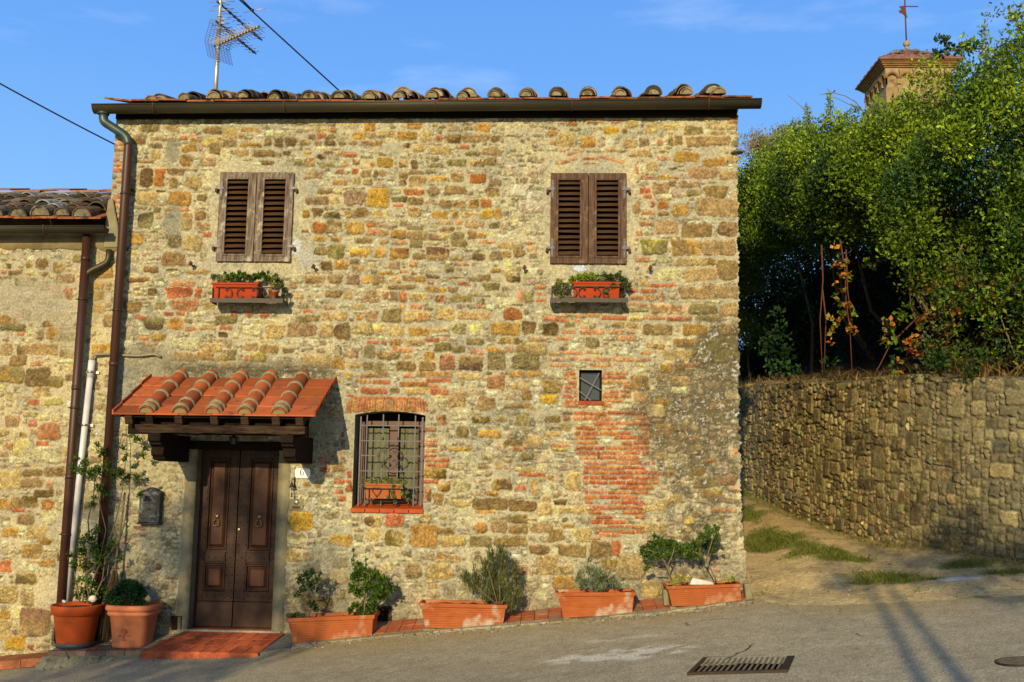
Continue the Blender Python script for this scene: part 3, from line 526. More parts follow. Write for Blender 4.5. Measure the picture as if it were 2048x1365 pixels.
# ------------------------------------------------------------------ stone house
house = thing('stone_house', (-1.6, 4, 0.0), 'two storey rubble stone house with louvred shutters, studded door and tiled door canopy', 'house')
ARC_C = X_(780, 823, 0)
def arch_z(x): return 2.462 - ((x + 1.92) / .415) ** 2 * .045
shL = (-4.085, -3.18, 4.24, 5.35); shR = (-.06, .845, 4.24, 5.35)
door = (-4.19, -3.205, -.6, 1.985); win = (-2.335, -1.505, 1.335, 2.30); small = (.295, .562, 2.61, 2.975)
spec = px_stones(
    brick_rows(1142, 1330, 812, 1070, 9.9, 44, [(1140, 818), (1290, 822), (1303, 845), (1298, 905), (1322, 945), (1318, 965), (1298, 985), (1290, 1030), (1288, 1066), (1190, 1066), (1170, 1010), (1165, 930), (1150, 905), (1150, 850)], 'rRre', 3, .9, .8)
    + brick_rows(1128, 1155, 742, 812, 9.2, 28, None, 'rse', 4, .95, .8) + brick_rows(1207, 1262, 742, 812, 9.2, 40, None, 'rse', 5, .92, .8)
    + [(697 + i * 5.35, 813 - 3 * math.sin(math.pi * i / 30), 4.3, 26 + 3 * math.sin(i * 2.1), tuple(np.array((214, 112, 56)) + rng.normal(0, 13, 3)), (i - 15) * .5, 'brick') for i in range(30)]
    + [(772, 796, 140, 5, (214, 120, 66), 0, 'brick')]
    + [(700, 792 + 0, 16, 5, (206, 98, 54), 0, 'brick')]
    + brick_rows(1095, 1300, 700, 738, 12.5, 46, None, 'ssq', 8, .8, .66)
    + [e for e in brick_rows(226, 250, 262, 500, 10.5, 26, None, 'rsre', 9, .85, .74)]
) + to_stones(SP)
palette = [((220, 199, 144), .32), ((212, 187, 130), .28), ((198, 170, 114), .18), ((184, 162, 112), .10), ((230, 212, 156), .07), ((212, 150, 104), .01), ((164, 138, 92), .04)]
def blob(XX, ZZ, px, py, rx, ry, warp=0):
    p = P(px, py); return np.exp(-(((XX - p[0]) / (rx / 170.8)) ** 2 + ((ZZ - p[2]) / (ry / 170.8)) ** 2))
def grime_main(C, H, XX, ZZ, n1, n2, n3, fine, nl, SM):
    D = np.zeros_like(XX)
    for a in [(1400, 850, 115, 230, .88), (1450, 720, 45, 90, .8), (1300, 840, 50, 60, .6), (1040, 880, 110, 90, .55), (1060, 730, 60, 60, .4), (1380, 1120, 90, 90, .4), (345, 470, 30, 40, .5),
              (680, 920, 40, 70, .5), (270, 700, 50, 60, .45), (300, 620, 60, 60, .3), (1330, 500, 50, 60, .3), (680, 1180, 90, 50, .35), (1100, 1190, 500, 40, .35)]:
        D += a[4] * blob(XX, ZZ, *a[:4])
    D = np.clip(D, 0, 1.05)
    dk = sstep(.02, .55, D * .95 + .42 * nl + .18 * n3 - .28) * np.clip(D * 1.8, 0, 1)
    dk = dk * (.42 + .36 * (1 - SM)); C = C * (1 - dk[..., None]) + np.array([104, 88, 58.]) * dk[..., None]
    band = np.exp(-((ZZ - (2.92 + .05 * n2)) / .10) ** 2) * sstep(-4.75, -4.5, XX) * sstep(-2.5, -2.7, XX)
    C = C * (1 - band[..., None] * .85) + np.array([112, 100, 70.]) * (band * .85)[..., None]
    wp = np.clip(D * 1.1 + band * .9, 0, 1)
    wh = sstep(1.16, 1.36, n3 * .55 + fine * .22 + nl * .62 + wp * .62) * (wp > .12)
    patch = sstep(.35, .6, n2 * .5 + nl * .7 - .15) * np.clip(blob(XX, ZZ, 1462, 720, 22, 60) + blob(XX, ZZ, 1466, 860, 22, 70) + blob(XX, ZZ, 1030, 720, 26, 22) * .8, 0, 1)
    wh = np.clip(wh + sstep(.2, .5, patch + n3 * .25), 0, 1)
    C = C * (1 - wh[..., None]) + np.array([224, 214, 186.]) * wh[..., None]
    for px, py, rx, ry, cc, s in [(593, 492, 9, 22, (250, 246, 235), .8), (1160, 537, 17, 7, (255, 252, 246), 1), (618, 520, 26, 22, (214, 205, 178), .6), (345, 300, 18, 34, (168, 156, 118), .8), (345, 440, 20, 40, (160, 150, 116), .7), (640, 860, 30, 60, (176, 164, 124), .5), (255, 760, 30, 50, (168, 160, 134), .6), (300, 725, 60, 40, (160, 148, 108), .6),
                               (300, 940, 70, 160, (196, 176, 122), .35), (660, 1130, 60, 50, (190, 176, 132), .5), (1220, 1058, 46, 5, (176, 156, 104), .9), (790, 300, 20, 16, (196, 184, 140), .7)]:
        b = sstep(.35, .6, blob(XX, ZZ, px, py, rx, ry) + .22 * n2 + .1 * n3)[..., None] * s
        C = C * (1 - b) + np.array(cc, float) * b * (1 + .04 * fine[..., None])
        H = H * (1 - b[..., 0] * .7)
    foot = sstep(.55, 0, ZZ - np.interp(XX, WBX, WBZ) + .12 * n1)[..., None] * .35
    C = C * (1 - foot) + np.array([150, 132, 96.]) * foot
    return C, H
def edge_main(V, n2, n3):
    Xv, Zv = V[..., 0].copy(), V[..., 2]
    xe = np.interp(Zv, [.3, .5, 1.2, 2.6, 6.1], [2.25, 2.225, 2.175, 2.15, 2.19]) + .020 * n2[:, -30][:, None] + .008 * n3[:, -30][:, None]
    o = Xv - xe; b = o > 0
    V[..., 0] = np.where(b, xe + .35 * V[..., 1] * 0, Xv); V[..., 1] = np.where(b, V[..., 1] * .5 + o, V[..., 1])
    xl = -5.44 + .006 * n2[:, 5][:, None]; o = xl - Xv; b = o > 0
    V[..., 0] = np.where(b, xl, V[..., 0]); V[..., 1] = np.where(b, o, V[..., 1])
    return V
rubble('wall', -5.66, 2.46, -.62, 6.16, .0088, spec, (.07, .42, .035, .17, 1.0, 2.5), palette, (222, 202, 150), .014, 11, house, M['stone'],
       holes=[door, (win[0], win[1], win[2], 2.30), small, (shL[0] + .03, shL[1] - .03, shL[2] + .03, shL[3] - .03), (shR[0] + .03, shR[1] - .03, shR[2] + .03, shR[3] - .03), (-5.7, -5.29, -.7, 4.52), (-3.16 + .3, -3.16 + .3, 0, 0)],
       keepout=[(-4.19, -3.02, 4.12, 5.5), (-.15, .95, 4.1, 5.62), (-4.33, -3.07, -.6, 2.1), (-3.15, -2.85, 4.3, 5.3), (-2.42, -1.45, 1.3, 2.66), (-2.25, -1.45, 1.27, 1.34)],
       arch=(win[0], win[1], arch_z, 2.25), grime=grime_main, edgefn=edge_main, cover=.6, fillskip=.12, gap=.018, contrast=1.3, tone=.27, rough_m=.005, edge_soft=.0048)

# side and back walls of the shell
for a_, c_, zl_ in ((-5.40, -5.1, 1.0), (1.9, 2.14, -.2)):
    b = MB(); b.prism([(.24, zl_), (7.8, zl_), (7.8, 8.50), (.24, 6.22)], a_, c_, 0, 'yz'); b.build('side_wall', M['plaster'], house)
b = MB(); b.box(-5.1, 1.9, 7.5, 7.8, -.2, 8.4); b.build('rear_wall', M['plaster'], house)
b = MB()      # dark rooms behind the openings
for (a, c, d, e) in (shL, shR): b = MB(); b.box(a + .02, c - .02, .10, .14, d + .02, e - .02); b.build('room_lining', M['dark'], house)
b = MB(); b.box(-5.1, 1.9, .62, .66, -.2, 6.0); b.build('inner_wall', M['dim'], house)

# eaves, roof
EV = lambda px: float(np.interp(px, [205, 700, 1505], [Z_(205, 198, -.27), Z_(700, 201, -.27), Z_(1505, 191, -.27)]))
def evx(x): return float(np.interp(x, [X_(205, 198, -.27), X_(700, 201, -.27), X_(1505, 191, -.27)], [EV(205), EV(700), EV(1505)]))
b = MB(); b.box(-5.43, 2.17, -.20, .3, 6.135, 6.155); b.build('soffit', M['oldbeam_b'], house)
b = MB(); b.hexa([(-5.43, -.045, 6.025), (2.17, -.045, 6.055), (2.17, .0, 6.055), (-5.43, .0, 6.025)], [(-5.43, -.045, 6.134), (2.17, -.045, 6.134), (2.17, .0, 6.134), (-5.43, .0, 6.134)]); b.build('eaves_shade_board', M['blackwood'], house)  # black board added to deepen the shade band under the gutter
SL = .30
b = MB(); xs_ = np.linspace(X_(208, 198, -.27), X_(1506, 191, -.27), 24)
for i in range(23):      # flat under-tiles: one row of pans each with a slightly different lip
    a, c = xs_[i] + .004, xs_[i + 1] - .004; z0 = evx((a + c) / 2) + rng.normal(0, .004); yy = -.28 + rng.normal(0, .012)
    tl = rng.normal(0, .006); lift = .03 if i == 0 else 0
    b.hexa([(a, yy, z0 - .022 + lift), (c, yy, z0 - .022 + tl), (c, 8, z0 - .022 + SL * 8.28), (a, 8, z0 - .022 + SL * 8.28)], [(a, yy, z0 + lift), (c, yy, z0 + tl), (c, 8, z0 + SL * 8.28), (a, 8, z0 + SL * 8.28)])
cc = np.repeat([np.array(alb(176, 104, 62)) * rng.uniform(.6, 1.15) for _ in range(23)], 8, 0)
roof = b.build('roof', M['oldtile'], house, col=cc)
def cover_tile(MBx, cols, base, dirv, ln, r0, r1, thick, col, up=np.array([0, 0, 1.]), n=9, arc=math.pi, fill=None):
    """tapered barrel tile lying along dirv, r0 at its lower (near) end"""
    base = np.array(base, float); dirv = np.array(dirv, float); dirv /= np.linalg.norm(dirv)
    sx = np.cross(dirv, up); sx /= np.linalg.norm(sx); uz = np.cross(sx, dirv); v = []
    for (t, rr) in ((0, r0), (ln, r1)):
        for rad in (rr, rr - thick):
            for k in range(n):
                a = math.pi / 2 - arc / 2 + arc * k / (n - 1); v.append(base + dirv * t + sx * rad * math.cos(a) + uz * rad * math.sin(a))
    f = []; N = n
    for k in range(n - 1):
        f += [(k, k + 1, 2 * N + k + 1, 2 * N + k), (N + k, 3 * N + k, 3 * N + k + 1, N + k + 1), (k, N + k, N + k + 1, k + 1), (2 * N + k, 2 * N + k + 1, 3 * N + k + 1, 3 * N + k)]
    f += [(0, 2 * N, 3 * N, N), (N - 1, 2 * N - 1, 4 * N - 1, 3 * N - 1)]
    MBx.add(v, f, 0, False)
    cols += [col] * (4 * n)
    if fill is not None:      # mortar plug in the mouth
        q = [base + dirv * .012 + sx * (r0 - thick) * math.cos(math.pi * k / (n - 1)) + uz * (r0 - thick) * math.sin(math.pi * k / (n - 1)) * .95 for k in range(n)]
        MBx.add(q, [tuple(range(n))], 0); cols += [fill] * n
b = MB(); cols = []
HUMP = [300, 367, 426, 488, 549, 614, 673, 735, 798, 862, 925, 988, 1050, 1112, 1175, 1243, 1306, 1370, 1438]
old = [alb(150, 128, 92), alb(120, 96, 70), alb(172, 132, 92), alb(132, 118, 88), alb(186, 150, 110), alb(96, 84, 60)]
dirr = (0, 1, SL)
for i, px in enumerate(HUMP):
    x = X_(px, 195, -.27); z0 = evx(x) + .004; drift = rng.uniform(.05, .16)
    big = 1.25 if px in (798, 862, 1438, 1243, 1370) else 1.0
    n = 13 if i else 5
    for k in range(n):
        rr = (.082 + .022 * (k > 0)) * rng.uniform(.9, 1.1) * (1.0 if k < 1 else min(big, 1.12))
        y0 = -.255 + k * .30 + rng.normal(0, .012); off = (.020 + .026 * (k > 0)) * (.3 if i < 2 else 1) + (.014 if (big > 1 and k > 0) else 0)
        dxs = drift * min(k, 2) * .16 if k < 4 else drift * .3
        fill = alb(176, 156, 108) if k == 0 else (alb(196, 178, 132) if (k == 1 and rng.random() < .6) else None)
        cover_tile(b, cols, (x + dxs + rng.normal(0, .014), y0, z0 + (y0 + .27) * SL + off + rng.normal(0, .008) - (.045 if i == 0 else 0)), dirr, .44, rr, rr * .84, .016, old[rng.integers(6)] * rng.uniform(.8, 1.2), fill=fill)
        if k == 0 and i > 1:
            cover_tile(b, cols, (x + .01, y0 + .03, z0 + off + .018), dirr, .3, rr + .016, rr * .95, .012, old[rng.integers(6)], fill=None)
b.build('roof_tiles', M['oldtile'], roof, col=np.array(cols))

# gutter with brackets and downpipe
def gutter(parent, xa, za, xb, zb, y, r, nbr, mt, brk_x, cap=True):
    b = MB(); n = 12
    def ring(x, z, rr): return [(x, y + rr * math.cos(math.pi + math.pi * k / n), z + rr * math.sin(math.pi + math.pi * k / n)) for k in range(n + 1)]
    v = ring(xa, za, r) + ring(xb, zb, r) + ring(xa, za, r - .006) + ring(xb, zb, r - .006); N = n + 1
    f = []
    for k in range(n): f += [(k, k + 1, N + k + 1, N + k), (2 * N + k, 3 * N + k, 3 * N + k + 1, 2 * N + k + 1), (k, 2 * N + k, 2 * N + k + 1, k + 1), (N + k, N + k + 1, 3 * N + k + 1, 3 * N + k)]
    b.add(v, f, 0, True)
    b.tube([(xa, y - r, za), (xb, y - r, zb)], .009, 6)
    if cap:
        for (x, z) in ((xa + .004, za), (xb - .004, zb)): b.add(ring(x, z, r - .003), [tuple(range(N))])
    g = b.build('gutter', mt, parent)
    for bx in brk_x:
        t = (bx - xa) / (xb - xa); z = za + (zb - za) * t; m = MB()
        m.tube([(bx, y + (r + .005) * math.cos(a), z + (r + .005) * math.sin(a)) for a in np.linspace(math.pi * .98, math.pi * 1.72, 8)], .007, 5)
        m.bar((bx, y - r - .004, z + .012), (bx, y + r, z + .03), .02, .006); m.build('gutter_bracket', M['rust'], g)
    return g
gxa, gxb = X_(190, 207, -.20), X_(1521, 197, -.20); gza, gzb = Z_(190, 209, -.29), Z_(1521, 198, -.29)
gutter(house, gxa, gza, gxb, gzb, -.205, .088, 5, M['gutter'], [X_(px, 205, -.2) for px in (312, 572, 872, 1144, 1416)])
def pipe(parent, name, pts, r, mt, clips, clipmat=None, joints=()):
    b = MB(); b.tube(pts, r, 14)
    for z in joints: b.tube([(pts[-1][0], pts[-1][1], z), (pts[-1][0], pts[-1][1], z + .05)], r + .005, 14)
    p = b.build(name, mt, parent)
    for z in clips:
        m = MB(); m.tube([(pts[-1][0], pts[-1][1], z - .012), (pts[-1][0], pts[-1][1], z + .012)], r + .007, 14)
        m.bar((pts[-1][0], pts[-1][1], z), (pts[-1][0], .02, z), .018, .018); m.bar((pts[-1][0] - r - .03, pts[-1][1], z), (pts[-1][0] - r, pts[-1][1], z), .012, .016)
        m.build('pipe_clip', clipmat or mt, p)
    return p
def smooth_path(pts, n=6):
    """round the corners of a polyline"""
    pts = [np.array(p, float) for p in pts]; out = [pts[0]]
    for i in range(1, len(pts) - 1):
        a, b_, c = pts[i - 1], pts[i], pts[i + 1]; la, lc = np.linalg.norm(a - b_), np.linalg.norm(c - b_); k = min(.10, la * .45, lc * .45)
        p0 = b_ + (a - b_) / la * k; p2 = b_ + (c - b_) / lc * k
        for t in np.linspace(0, 1, n): out.append((1 - t) ** 2 * p0 + 2 * t * (1 - t) * b_ + t * t * p2)
    out.append(pts[-1]); return out
dx = -5.215
top = (X_(207, 222, -.2), -.2, gza - .085)
pts = smooth_path([top, (top[0] + .01, -.2, top[2] - .10), (dx, -.115, Z_(262, 276, -.115)), (dx, -.115, -.20)])
dp = pipe(house, 'downpipe', pts, .052, M['pipe'], [5.05, 3.62, 1.9, .55], joints=[2.95])
b = MB(); k = [i for i, p in enumerate(pts) if p[2] > 5.6]
b.tube(pts[:len(k)], .0545, 14); b.lathe([(.07, 0), (.075, .01), (.06, .03)], (top[0], -.2, top[2] - .012), 14)
b.build('pipe_elbow', M['zinc'], dp)

# shutters
def shutter_leaf(x0, x1, z0, z1, mw_, ms_, hinge_side, weathered, seed):
    r = np.random.default_rng(seed); y0, y1 = -.042, -.004; st = .068; b = MB(); g = .0015
    b.box(x0, x0 + st, y0, y1, z0, z1); b.box(x1 - st, x1, y0, y1, z0, z1)
    b.box(x0 + st + g, x1 - st - g, y0 + .002, y1, z1 - .072, z1 - .001); b.box(x0 + st + g, x1 - st - g, y0 + .002, y1, z0 + .001, z0 + .066)
    ix0, ix1, iz0, iz1 = x0 + st + g, x1 - st - g, z0 + .066 + g, z1 - .072 - g; w_ = .026   # raised moulding round the louvres
    b.box(ix0, ix0 + w_, y0 - .006, y1 - .01, iz0, iz1); b.box(ix1 - w_, ix1, y0 - .006, y1 - .01, iz0, iz1)
    b.box(ix0 + w_, ix1 - w_, y0 - .004, y1 - .01, iz0, iz0 + w_); b.box(ix0 + w_, ix1 - w_, y0 - .004, y1 - .01, iz1 - w_ * .6, iz1)
    leaf = b.build('shutter', mw_, house, bevel=.003)
    ix0 += w_; ix1 -= w_; iz0 += w_; iz1 -= w_ * .6; n = 14
    for k in range(n):
        z = iz0 + (iz1 - iz0) * (k + .35) / n; t = .034 + r.normal(0, .002); m = MB(); dz = r.normal(0, .002)
        m.hexa([(ix0, -.040, z - .008 + dz), (ix1, -.040, z - .008), (ix1, .012, z + t), (ix0, .012, z + t)], [(ix0, -.040, z + dz), (ix1, -.040, z), (ix1, .012, z + t + .008), (ix0, .012, z + t + .008)])
        m.build('slat', ms_, leaf)
    for hz in (z0 + .19, z1 - .20):
        xh = x0 if hinge_side < 0 else x1; m = MB(); s = -hinge_side
        xa, xb = sorted((xh + s * .012, xh + s * .034)); m.box(xa, xb, y0 - .004, y0 - .0005, hz - .11, hz + .11)
        xa, xb = sorted((xh + hinge_side * .045, xh + s * .05)); m.box(xa, xb, y0 - .010, y0 - .0045, hz - .016, hz + .016)
        for q in (-.09, -.04, .05, .09): m.ball((xh + s * .023, y0 - .005, hz + q), .005, 1, 6)
        xa, xb = sorted((xh + hinge_side * .025, xh + hinge_side * .052)); m.box(xa, xb, -.055, .0, hz - .05, hz - .01, 1)
        m.build('hinge', [M['pale_paint'] if weathered else M['iron'], M['rust']], leaf)
    dots('nail', [(x0 + .09 + q * .07, y0 - .001, z0 + .033) for q in range(4)], .005, M['rust'], leaf, 6)
for i, (S, mw_, ms_, wt) in enumerate(((shL, M['shutter_l'], M['slat_l'], True), (shR, M['shutter_r'], M['slat_r'], False))):
    xm_ = (S[0] + S[1]) / 2
    shutter_leaf(S[0], xm_ - .004, S[2], S[3], mw_, ms_, -1, wt, i * 2 + 1); shutter_leaf(xm_ + .004, S[1], S[2], S[3], mw_, ms_, 1, wt, i * 2 + 2)
for (px, py) in ((385, 530), (630, 536), (1051, 538), (1302, 538)):
    p = P(px, py, -.06); b = MB(); b.bar((p[0] - .01, -.012, p[2] - .01), (p[0] - .01, -.10, p[2] + .01), .014, .018); b.bar((p[0] - .03, -.10, p[2] - .015), (p[0] - .005, -.10, p[2] + .035), .018, .022)
    b.bar((p[0] + .01, -.085, p[2] + .02), (p[0] - .01, -.10, p[2] - .02), .012, .012); b.build('shutter_catch', M['rust'], house)

# --- door recess, surround and leaves
b = MB(); D0, D1, DZ = door[0], door[1], door[3]
def strip(x0, x1, z0, z1, n, yo=-.016):     # slightly wavy rendered strip
    for k in range(n):
        a, c = z0 + (z1 - z0) * k / n, z0 + (z1 - z0) * (k + 1) / n; b.box(x0, x1, yo, .25, a, c)
zb = -.12
jl = MB(); n = 26
def jamb(xin, xout, sgn):
    v = []; f = []
    for k in range(n + 1):
        z = zb + (DZ - zb) * k / n; e = .007 * math.sin(k * 1.7) + rng.normal(0, .004)
        v += [(xout + sgn * abs(e) * 2 + sgn * .012, -.004, z), (xout + e, -.020, z), (xin - sgn * .008, -.022, z), (xin, -.012, z), (xin, .20, z)]
    for k in range(n):
        for q in range(4): i = k * 5 + q; f.append((i, i + 1, i + 6, i + 5))
    jl.add(v, f, 0, True)
jamb(D0, D0 - .115, -1); jamb(D1, D1 + .105, 1); 
jl.build('door_surround', M['plaster'], house)
b = MB(); b.box(D0 - .1, D1 + .1, -.03, .30, DZ, DZ + .10); b.build('lintel', M['oldbeam_b'], house, bevel=.01)
b = MB(); b.box(D0, D1, .02, .22, -.12, Z_(470, 1259, .02)); b.build('threshold', M['brick'], house, bevel=.006)
yL = .165; zl0 = Z_(470, 1256, yL); zl1 = DZ + .01; xa, xb = D0 + .002, D1 - .002; xc = X_(473, 1080, yL)
b = MB(); b.box(xa, xb, .245, .26, zl0, zl1); b.build('door_back', M['dark'], house)
def door_leaf(x0, x1, p0, p1, right):
    b = MB(); W_ = x1 - x0; Hh = zl1 - zl0; fz = lambda t: zl0 + Hh * t
    b.box(x0 + .003, x1 - .003, yL + .012, yL + .06, zl0 + .01, zl1)        # ground board
    X0, X1 = x0 + W_ * p0, x0 + W_ * p1
    b.box(x0 + .003, X0, yL - .012, yL + .012, fz(.145), zl1 - .005); b.box(X1, x1 - .003, yL - .012, yL + .012, fz(.145), zl1 - .005)
    b.box(X0, X1, yL - .010, yL + .012, fz(.95), zl1 - .005); b.box(X0, X1, yL - .010, yL + .012, fz(.355), fz(.43)); b.box(X0, X1, yL - .010, yL + .012, fz(.147), fz(.20))
    b.box(x0 + .003, x1 - .003, yL - .018, yL + .012, zl0 + .01, fz(.143))
    def raised(a, c, d, e, mi=1):
        s = .028; y = yL + .008
        b.box(a, a + .016, y - .030, y, d, e); b.box(c - .016, c, y - .030, y, d, e); b.box(a + .016, c - .016, y - .029, y, e - .016, e); b.box(a + .016, c - .016, y - .029, y, d, d + .016)
        a += .03; c -= .03; d += .03; e -= .03
        b.hexa([(a, y, d), (c, y, d), (c, y, e), (a, y, e)], [(a + s, y - .026, d + s), (c - s, y - .026, d + s), (c - s, y - .026, e - s), (a + s, y - .026, e - s)], mi)
    raised(X0 + .002, X1 - .002, fz(.432), fz(.948)); raised(X0 + .002, X1 - .002, fz(.205), fz(.350))
    b.box(X0 + .006, X1 - .006, yL - .026, yL - .009, fz(.365), fz(.418), 0)
    lf = b.build('door_leaf', [M['door'], M['doorpanel'], M['blackiron']], house, bevel=.003)
    s = []
    for xs_ in (x0 + .03, X0 - .012, X1 + .015, x1 - .028):
        for t in np.linspace(.165, .965, 20): s.append((xs_ + rng.normal(0, .001), yL - .014, fz(t)))
    for t in (.972, .388, .175):
        for u in np.linspace(.14, .86, 5): s.append((x0 + W_ * u, yL - (.028 if t == .388 else .014), fz(t)))
    dots('stud', s, .0085, M['blackiron'], lf)
    xk = (X0 + X1) / 2; zk = fz(.60); m = MB()
    m.ball((xk, yL - .026, zk + .035), .024, 0, 10, (1, .5, 1.1)); m.ball((xk - .016, yL - .03, zk + .055), .010, 0, 8); m.ball((xk + .016, yL - .03, zk + .055), .010, 0, 8); m.ball((xk, yL - .04, zk + .03), .009, 0, 8)
    ring = [(xk + .034 * math.sin(a) * (1 - .25 * math.cos(a)), yL - .045 - .004 * math.cos(a), zk - .022 - .040 * -math.cos(a) - .012) for a in np.linspace(.35, 2 * math.pi - .35, 16)]
    m.tube(ring, .0065, 8); m.ball((xk, yL - .047, zk - .072), .010, 0, 8)
    m.build('knocker', M['brass'], lf)
    if right:
        m = MB(); m.lathe([(0, 0), (.019, 0), (.019, -.006), (.012, -.010), (0, -.010)], (0, 0, 0), 18)
        m.v = [(x0 + .026 + a, yL - .016 + c, fz(.545) + b_) for a, b_, c in m.v]; m.box(x0 + .023, x0 + .029, yL - .032, yL - .025, fz(.545) - .008, fz(.545) + .008)
        m.build('lock', M['steel'], lf)
door_leaf(xa, xc - .002, .21, .76, False); door_leaf(xc + .002, xb, .24, .79, True)

# --- canopy over the door
cx0, cx1 = -4.80, -2.585; zf, zk_ = 2.325, 2.83; yf = -1.0; SLc = (zk_ - zf) / 1.0
cdir = np.array([0, 1, SLc]); cdir = cdir / np.linalg.norm(cdir)
def tilecol(k=0): return np.array(alb(218, 108, 54)) * rng.uniform(.58, 1.2) * np.array([1, rng.uniform(.93, 1.1), rng.uniform(.85, 1.25)])
b = MB(); cols = []; cen_f = [X_(px, 828, yf) for px in (290, 357, 423, 487, 556)]
bounds = [cx0] + cen_f + [cx1]; rows = 4
for i in range(6):
    for r_ in range(rows):
        a, c = bounds[i] + .003, bounds[i + 1] - .003; t0, t1 = r_ / rows - .03 * (r_ > 0), (r_ + 1) / rows + .02; lf = .012 * (rows - r_ > 0)
        def pt(x, t, up): y = yf + t * 1.0; return (x, y, zf + SLc * t + up)
        j = rng.normal(0, .003); up0 = .022 + j; up1 = .006 + j
        b.hexa([pt(a, t0, up0 - .016), pt(c, t0, up0 - .016), pt(c, t1, up1 - .016), pt(a, t1, up1 - .016)], [pt(a, t0, up0), pt(c, t0, up0), pt(c, t1, up1), pt(a, t1, up1)]); cols += [tilecol()] * 8
        for xe, on in ((a, i == 0), (c, i == 5)):
            if on:
                s = -1 if i == 0 else 1; xs0, xs1 = sorted((xe, xe + s * .016))
                b.hexa([pt(xs0, t0, up0 - .016), pt(xs1, t0, up0 - .016), pt(xs1, t1, up1 - .016), pt(xs0, t1, up1 - .016)], [pt(xs0, t0, up0 + .035), pt(xs1, t0, up0 + .035), pt(xs1, t1, up1 + .035), pt(xs0, t1, up1 + .035)]); cols += [tilecol()] * 8
canopy = b.build('door_canopy', M['tile'], house, col=np.array(cols))
for i, px in enumerate((290, 357, 423, 487, 556)):
    b = MB(); cols = []; x = cen_f[i]; ts = [0.0, .16, .42, .68, .95] if i % 2 == 0 else [0.0, .22, .45, .70, .94]
    ring = MB(); rc = 0
    for k, t in enumerate(ts):
        ln = (ts[k + 1] - t if k < len(ts) - 1 else .22) * 1.12 + .04
        base = (x + rng.normal(0, .004), yf + .015 + t, zf + SLc * (t + .015) + .012 + (.006 if k else 0))
        cover_tile(b, cols, base, cdir, ln, .088 * rng.uniform(.97, 1.03), .076, .014, tilecol(), n=12, fill=alb(184, 160, 96) if k == 0 else None)
    col_ = b.build('cover_tile', M['tile'], canopy, col=np.array(cols))
    for k, t in enumerate(ts + [.07]):
        m = MB(); tt = t if k else .045
        base = np.array((x, yf + .015 + tt, zf + SLc * (tt + .015) + .012)); v = []; n = 15
        sx = np.array([1., 0, 0]); uz = np.cross(sx, cdir); uz = uz if uz[2] > 0 else -uz
        nn = 5
        for q in range(nn):
            for kk in range(n):
                a = math.pi * kk / (n - 1); rr = .090 + .009 * math.sin(math.pi * q / (nn - 1)) + rng.normal(0, .0022) - (.012 if q in (0, nn - 1) else 0)
                w_ = (q / (nn - 1) - .5) * (.04 + .012 * math.sin(kk * 1.3 + i)); v.append(base + cdir * w_ + sx * rr * math.cos(a) + uz * rr * math.sin(a))
        f = [(q * n + kk, q * n + kk + 1, (q + 1) * n + kk + 1, (q + 1) * n + kk) for q in range(nn - 1) for kk in range(n - 1)]
        m.add(v, f, 0, True); m.build('mortar_band', M['greystone'], col_)
yb_c = yf + .12
b = MB()      # boarding, rafters and beam below the tiles
b.hexa([(cx0 + .06, yf + .05, zf - .022), (cx1 - .06, yf + .05, zf - .022), (cx1 - .06, -.01, zk_ - .03), (cx0 + .06, -.01, zk_ - .03)], [(cx0 + .06, yf + .05, zf - .004), (cx1 - .06, yf + .05, zf - .004), (cx1 - .06, -.01, zk_ - .008), (cx0 + .06, -.01, zk_ - .008)])
b.box(cx0 + .10, cx1 - .10, yb_c + .065, yb_c + .085, zf - .20, zf + SLc * .16 - .03)  # dark board added behind the beam, standing in for shade in the gap
b.build('boarding_shade_fill', M['oldbeam_b'], canopy)
for px in (262, 303, 361, 432, 493, 555, 602):
    x = X_(px, 842, yf + .1); m = MB(); m.bar((x, yf + .03, zf - .072 + SLc * .03), (x, -.01, zf - .072 + SLc * .99), .085, .10); m.build('rafter', M['oldbeam'] if px != 303 else M['oldbeam_b'], canopy, bevel=.004)
yb = yf + .12
m = MB(); xb0, xb1 = X_(275, 858, yb), X_(613, 858, yb); zb0, zb1 = Z_(450, 868, yb), Z_(450, 850, yb)
v = []; n = 22
for k in range(n + 1):
    x = xb0 + (xb1 - xb0) * k / n; e = rng.normal(0, .005, 4); tp = 0 if k > 1 else .03 * (1 - k)
    v += [(x, yb - .07 + e[0], zb0 + e[1] + tp), (x, yb - .075 + e[2], zb1 - .01 + e[3] - tp * .3), (x, yb + .06, zb1 - .004), (x, yb + .06, zb0 + e[0] + tp)]
f = [(0, 1, 2, 3), tuple(4 * n + q for q in (3, 2, 1, 0))] + [(4 * k + q, 4 * k + (q + 1) % 4, 4 * k + 4 + (q + 1) % 4, 4 * k + 4 + q) for k in range(n) for q in range(4)]
m.add(v, f); m.build('beam', M['oldbeam'], canopy)
for px in (308, 574):
    x = X_(px, 878, yb - .06); z3 = zb0 - .004; m = MB(); wd = .14
    poly = [(0.0, z3), (yb - .07, z3), (yb - .07, z3 - .085), (yb - .02, z3 - .10), (yb - .02, z3 - .125), (yb + .05, z3 - .14), (yb + .05, z3 - .235), (yb + .10, z3 - .255), (yb + .12, z3 - .285), (yb + .28, z3 - .30), (0.0, z3 - .30)]
    m.prism(poly, x - wd / 2, x + wd / 2, 0, 'yz'); m.build('bracket', M['oldbeam_b'], canopy, bevel=.006)
lp = P(467, 878, -.42)
lamp = thing('porch_lantern', (lp[0], -.42, lp[2] - .06), 'small dark lantern hanging under the door canopy', 'lantern')
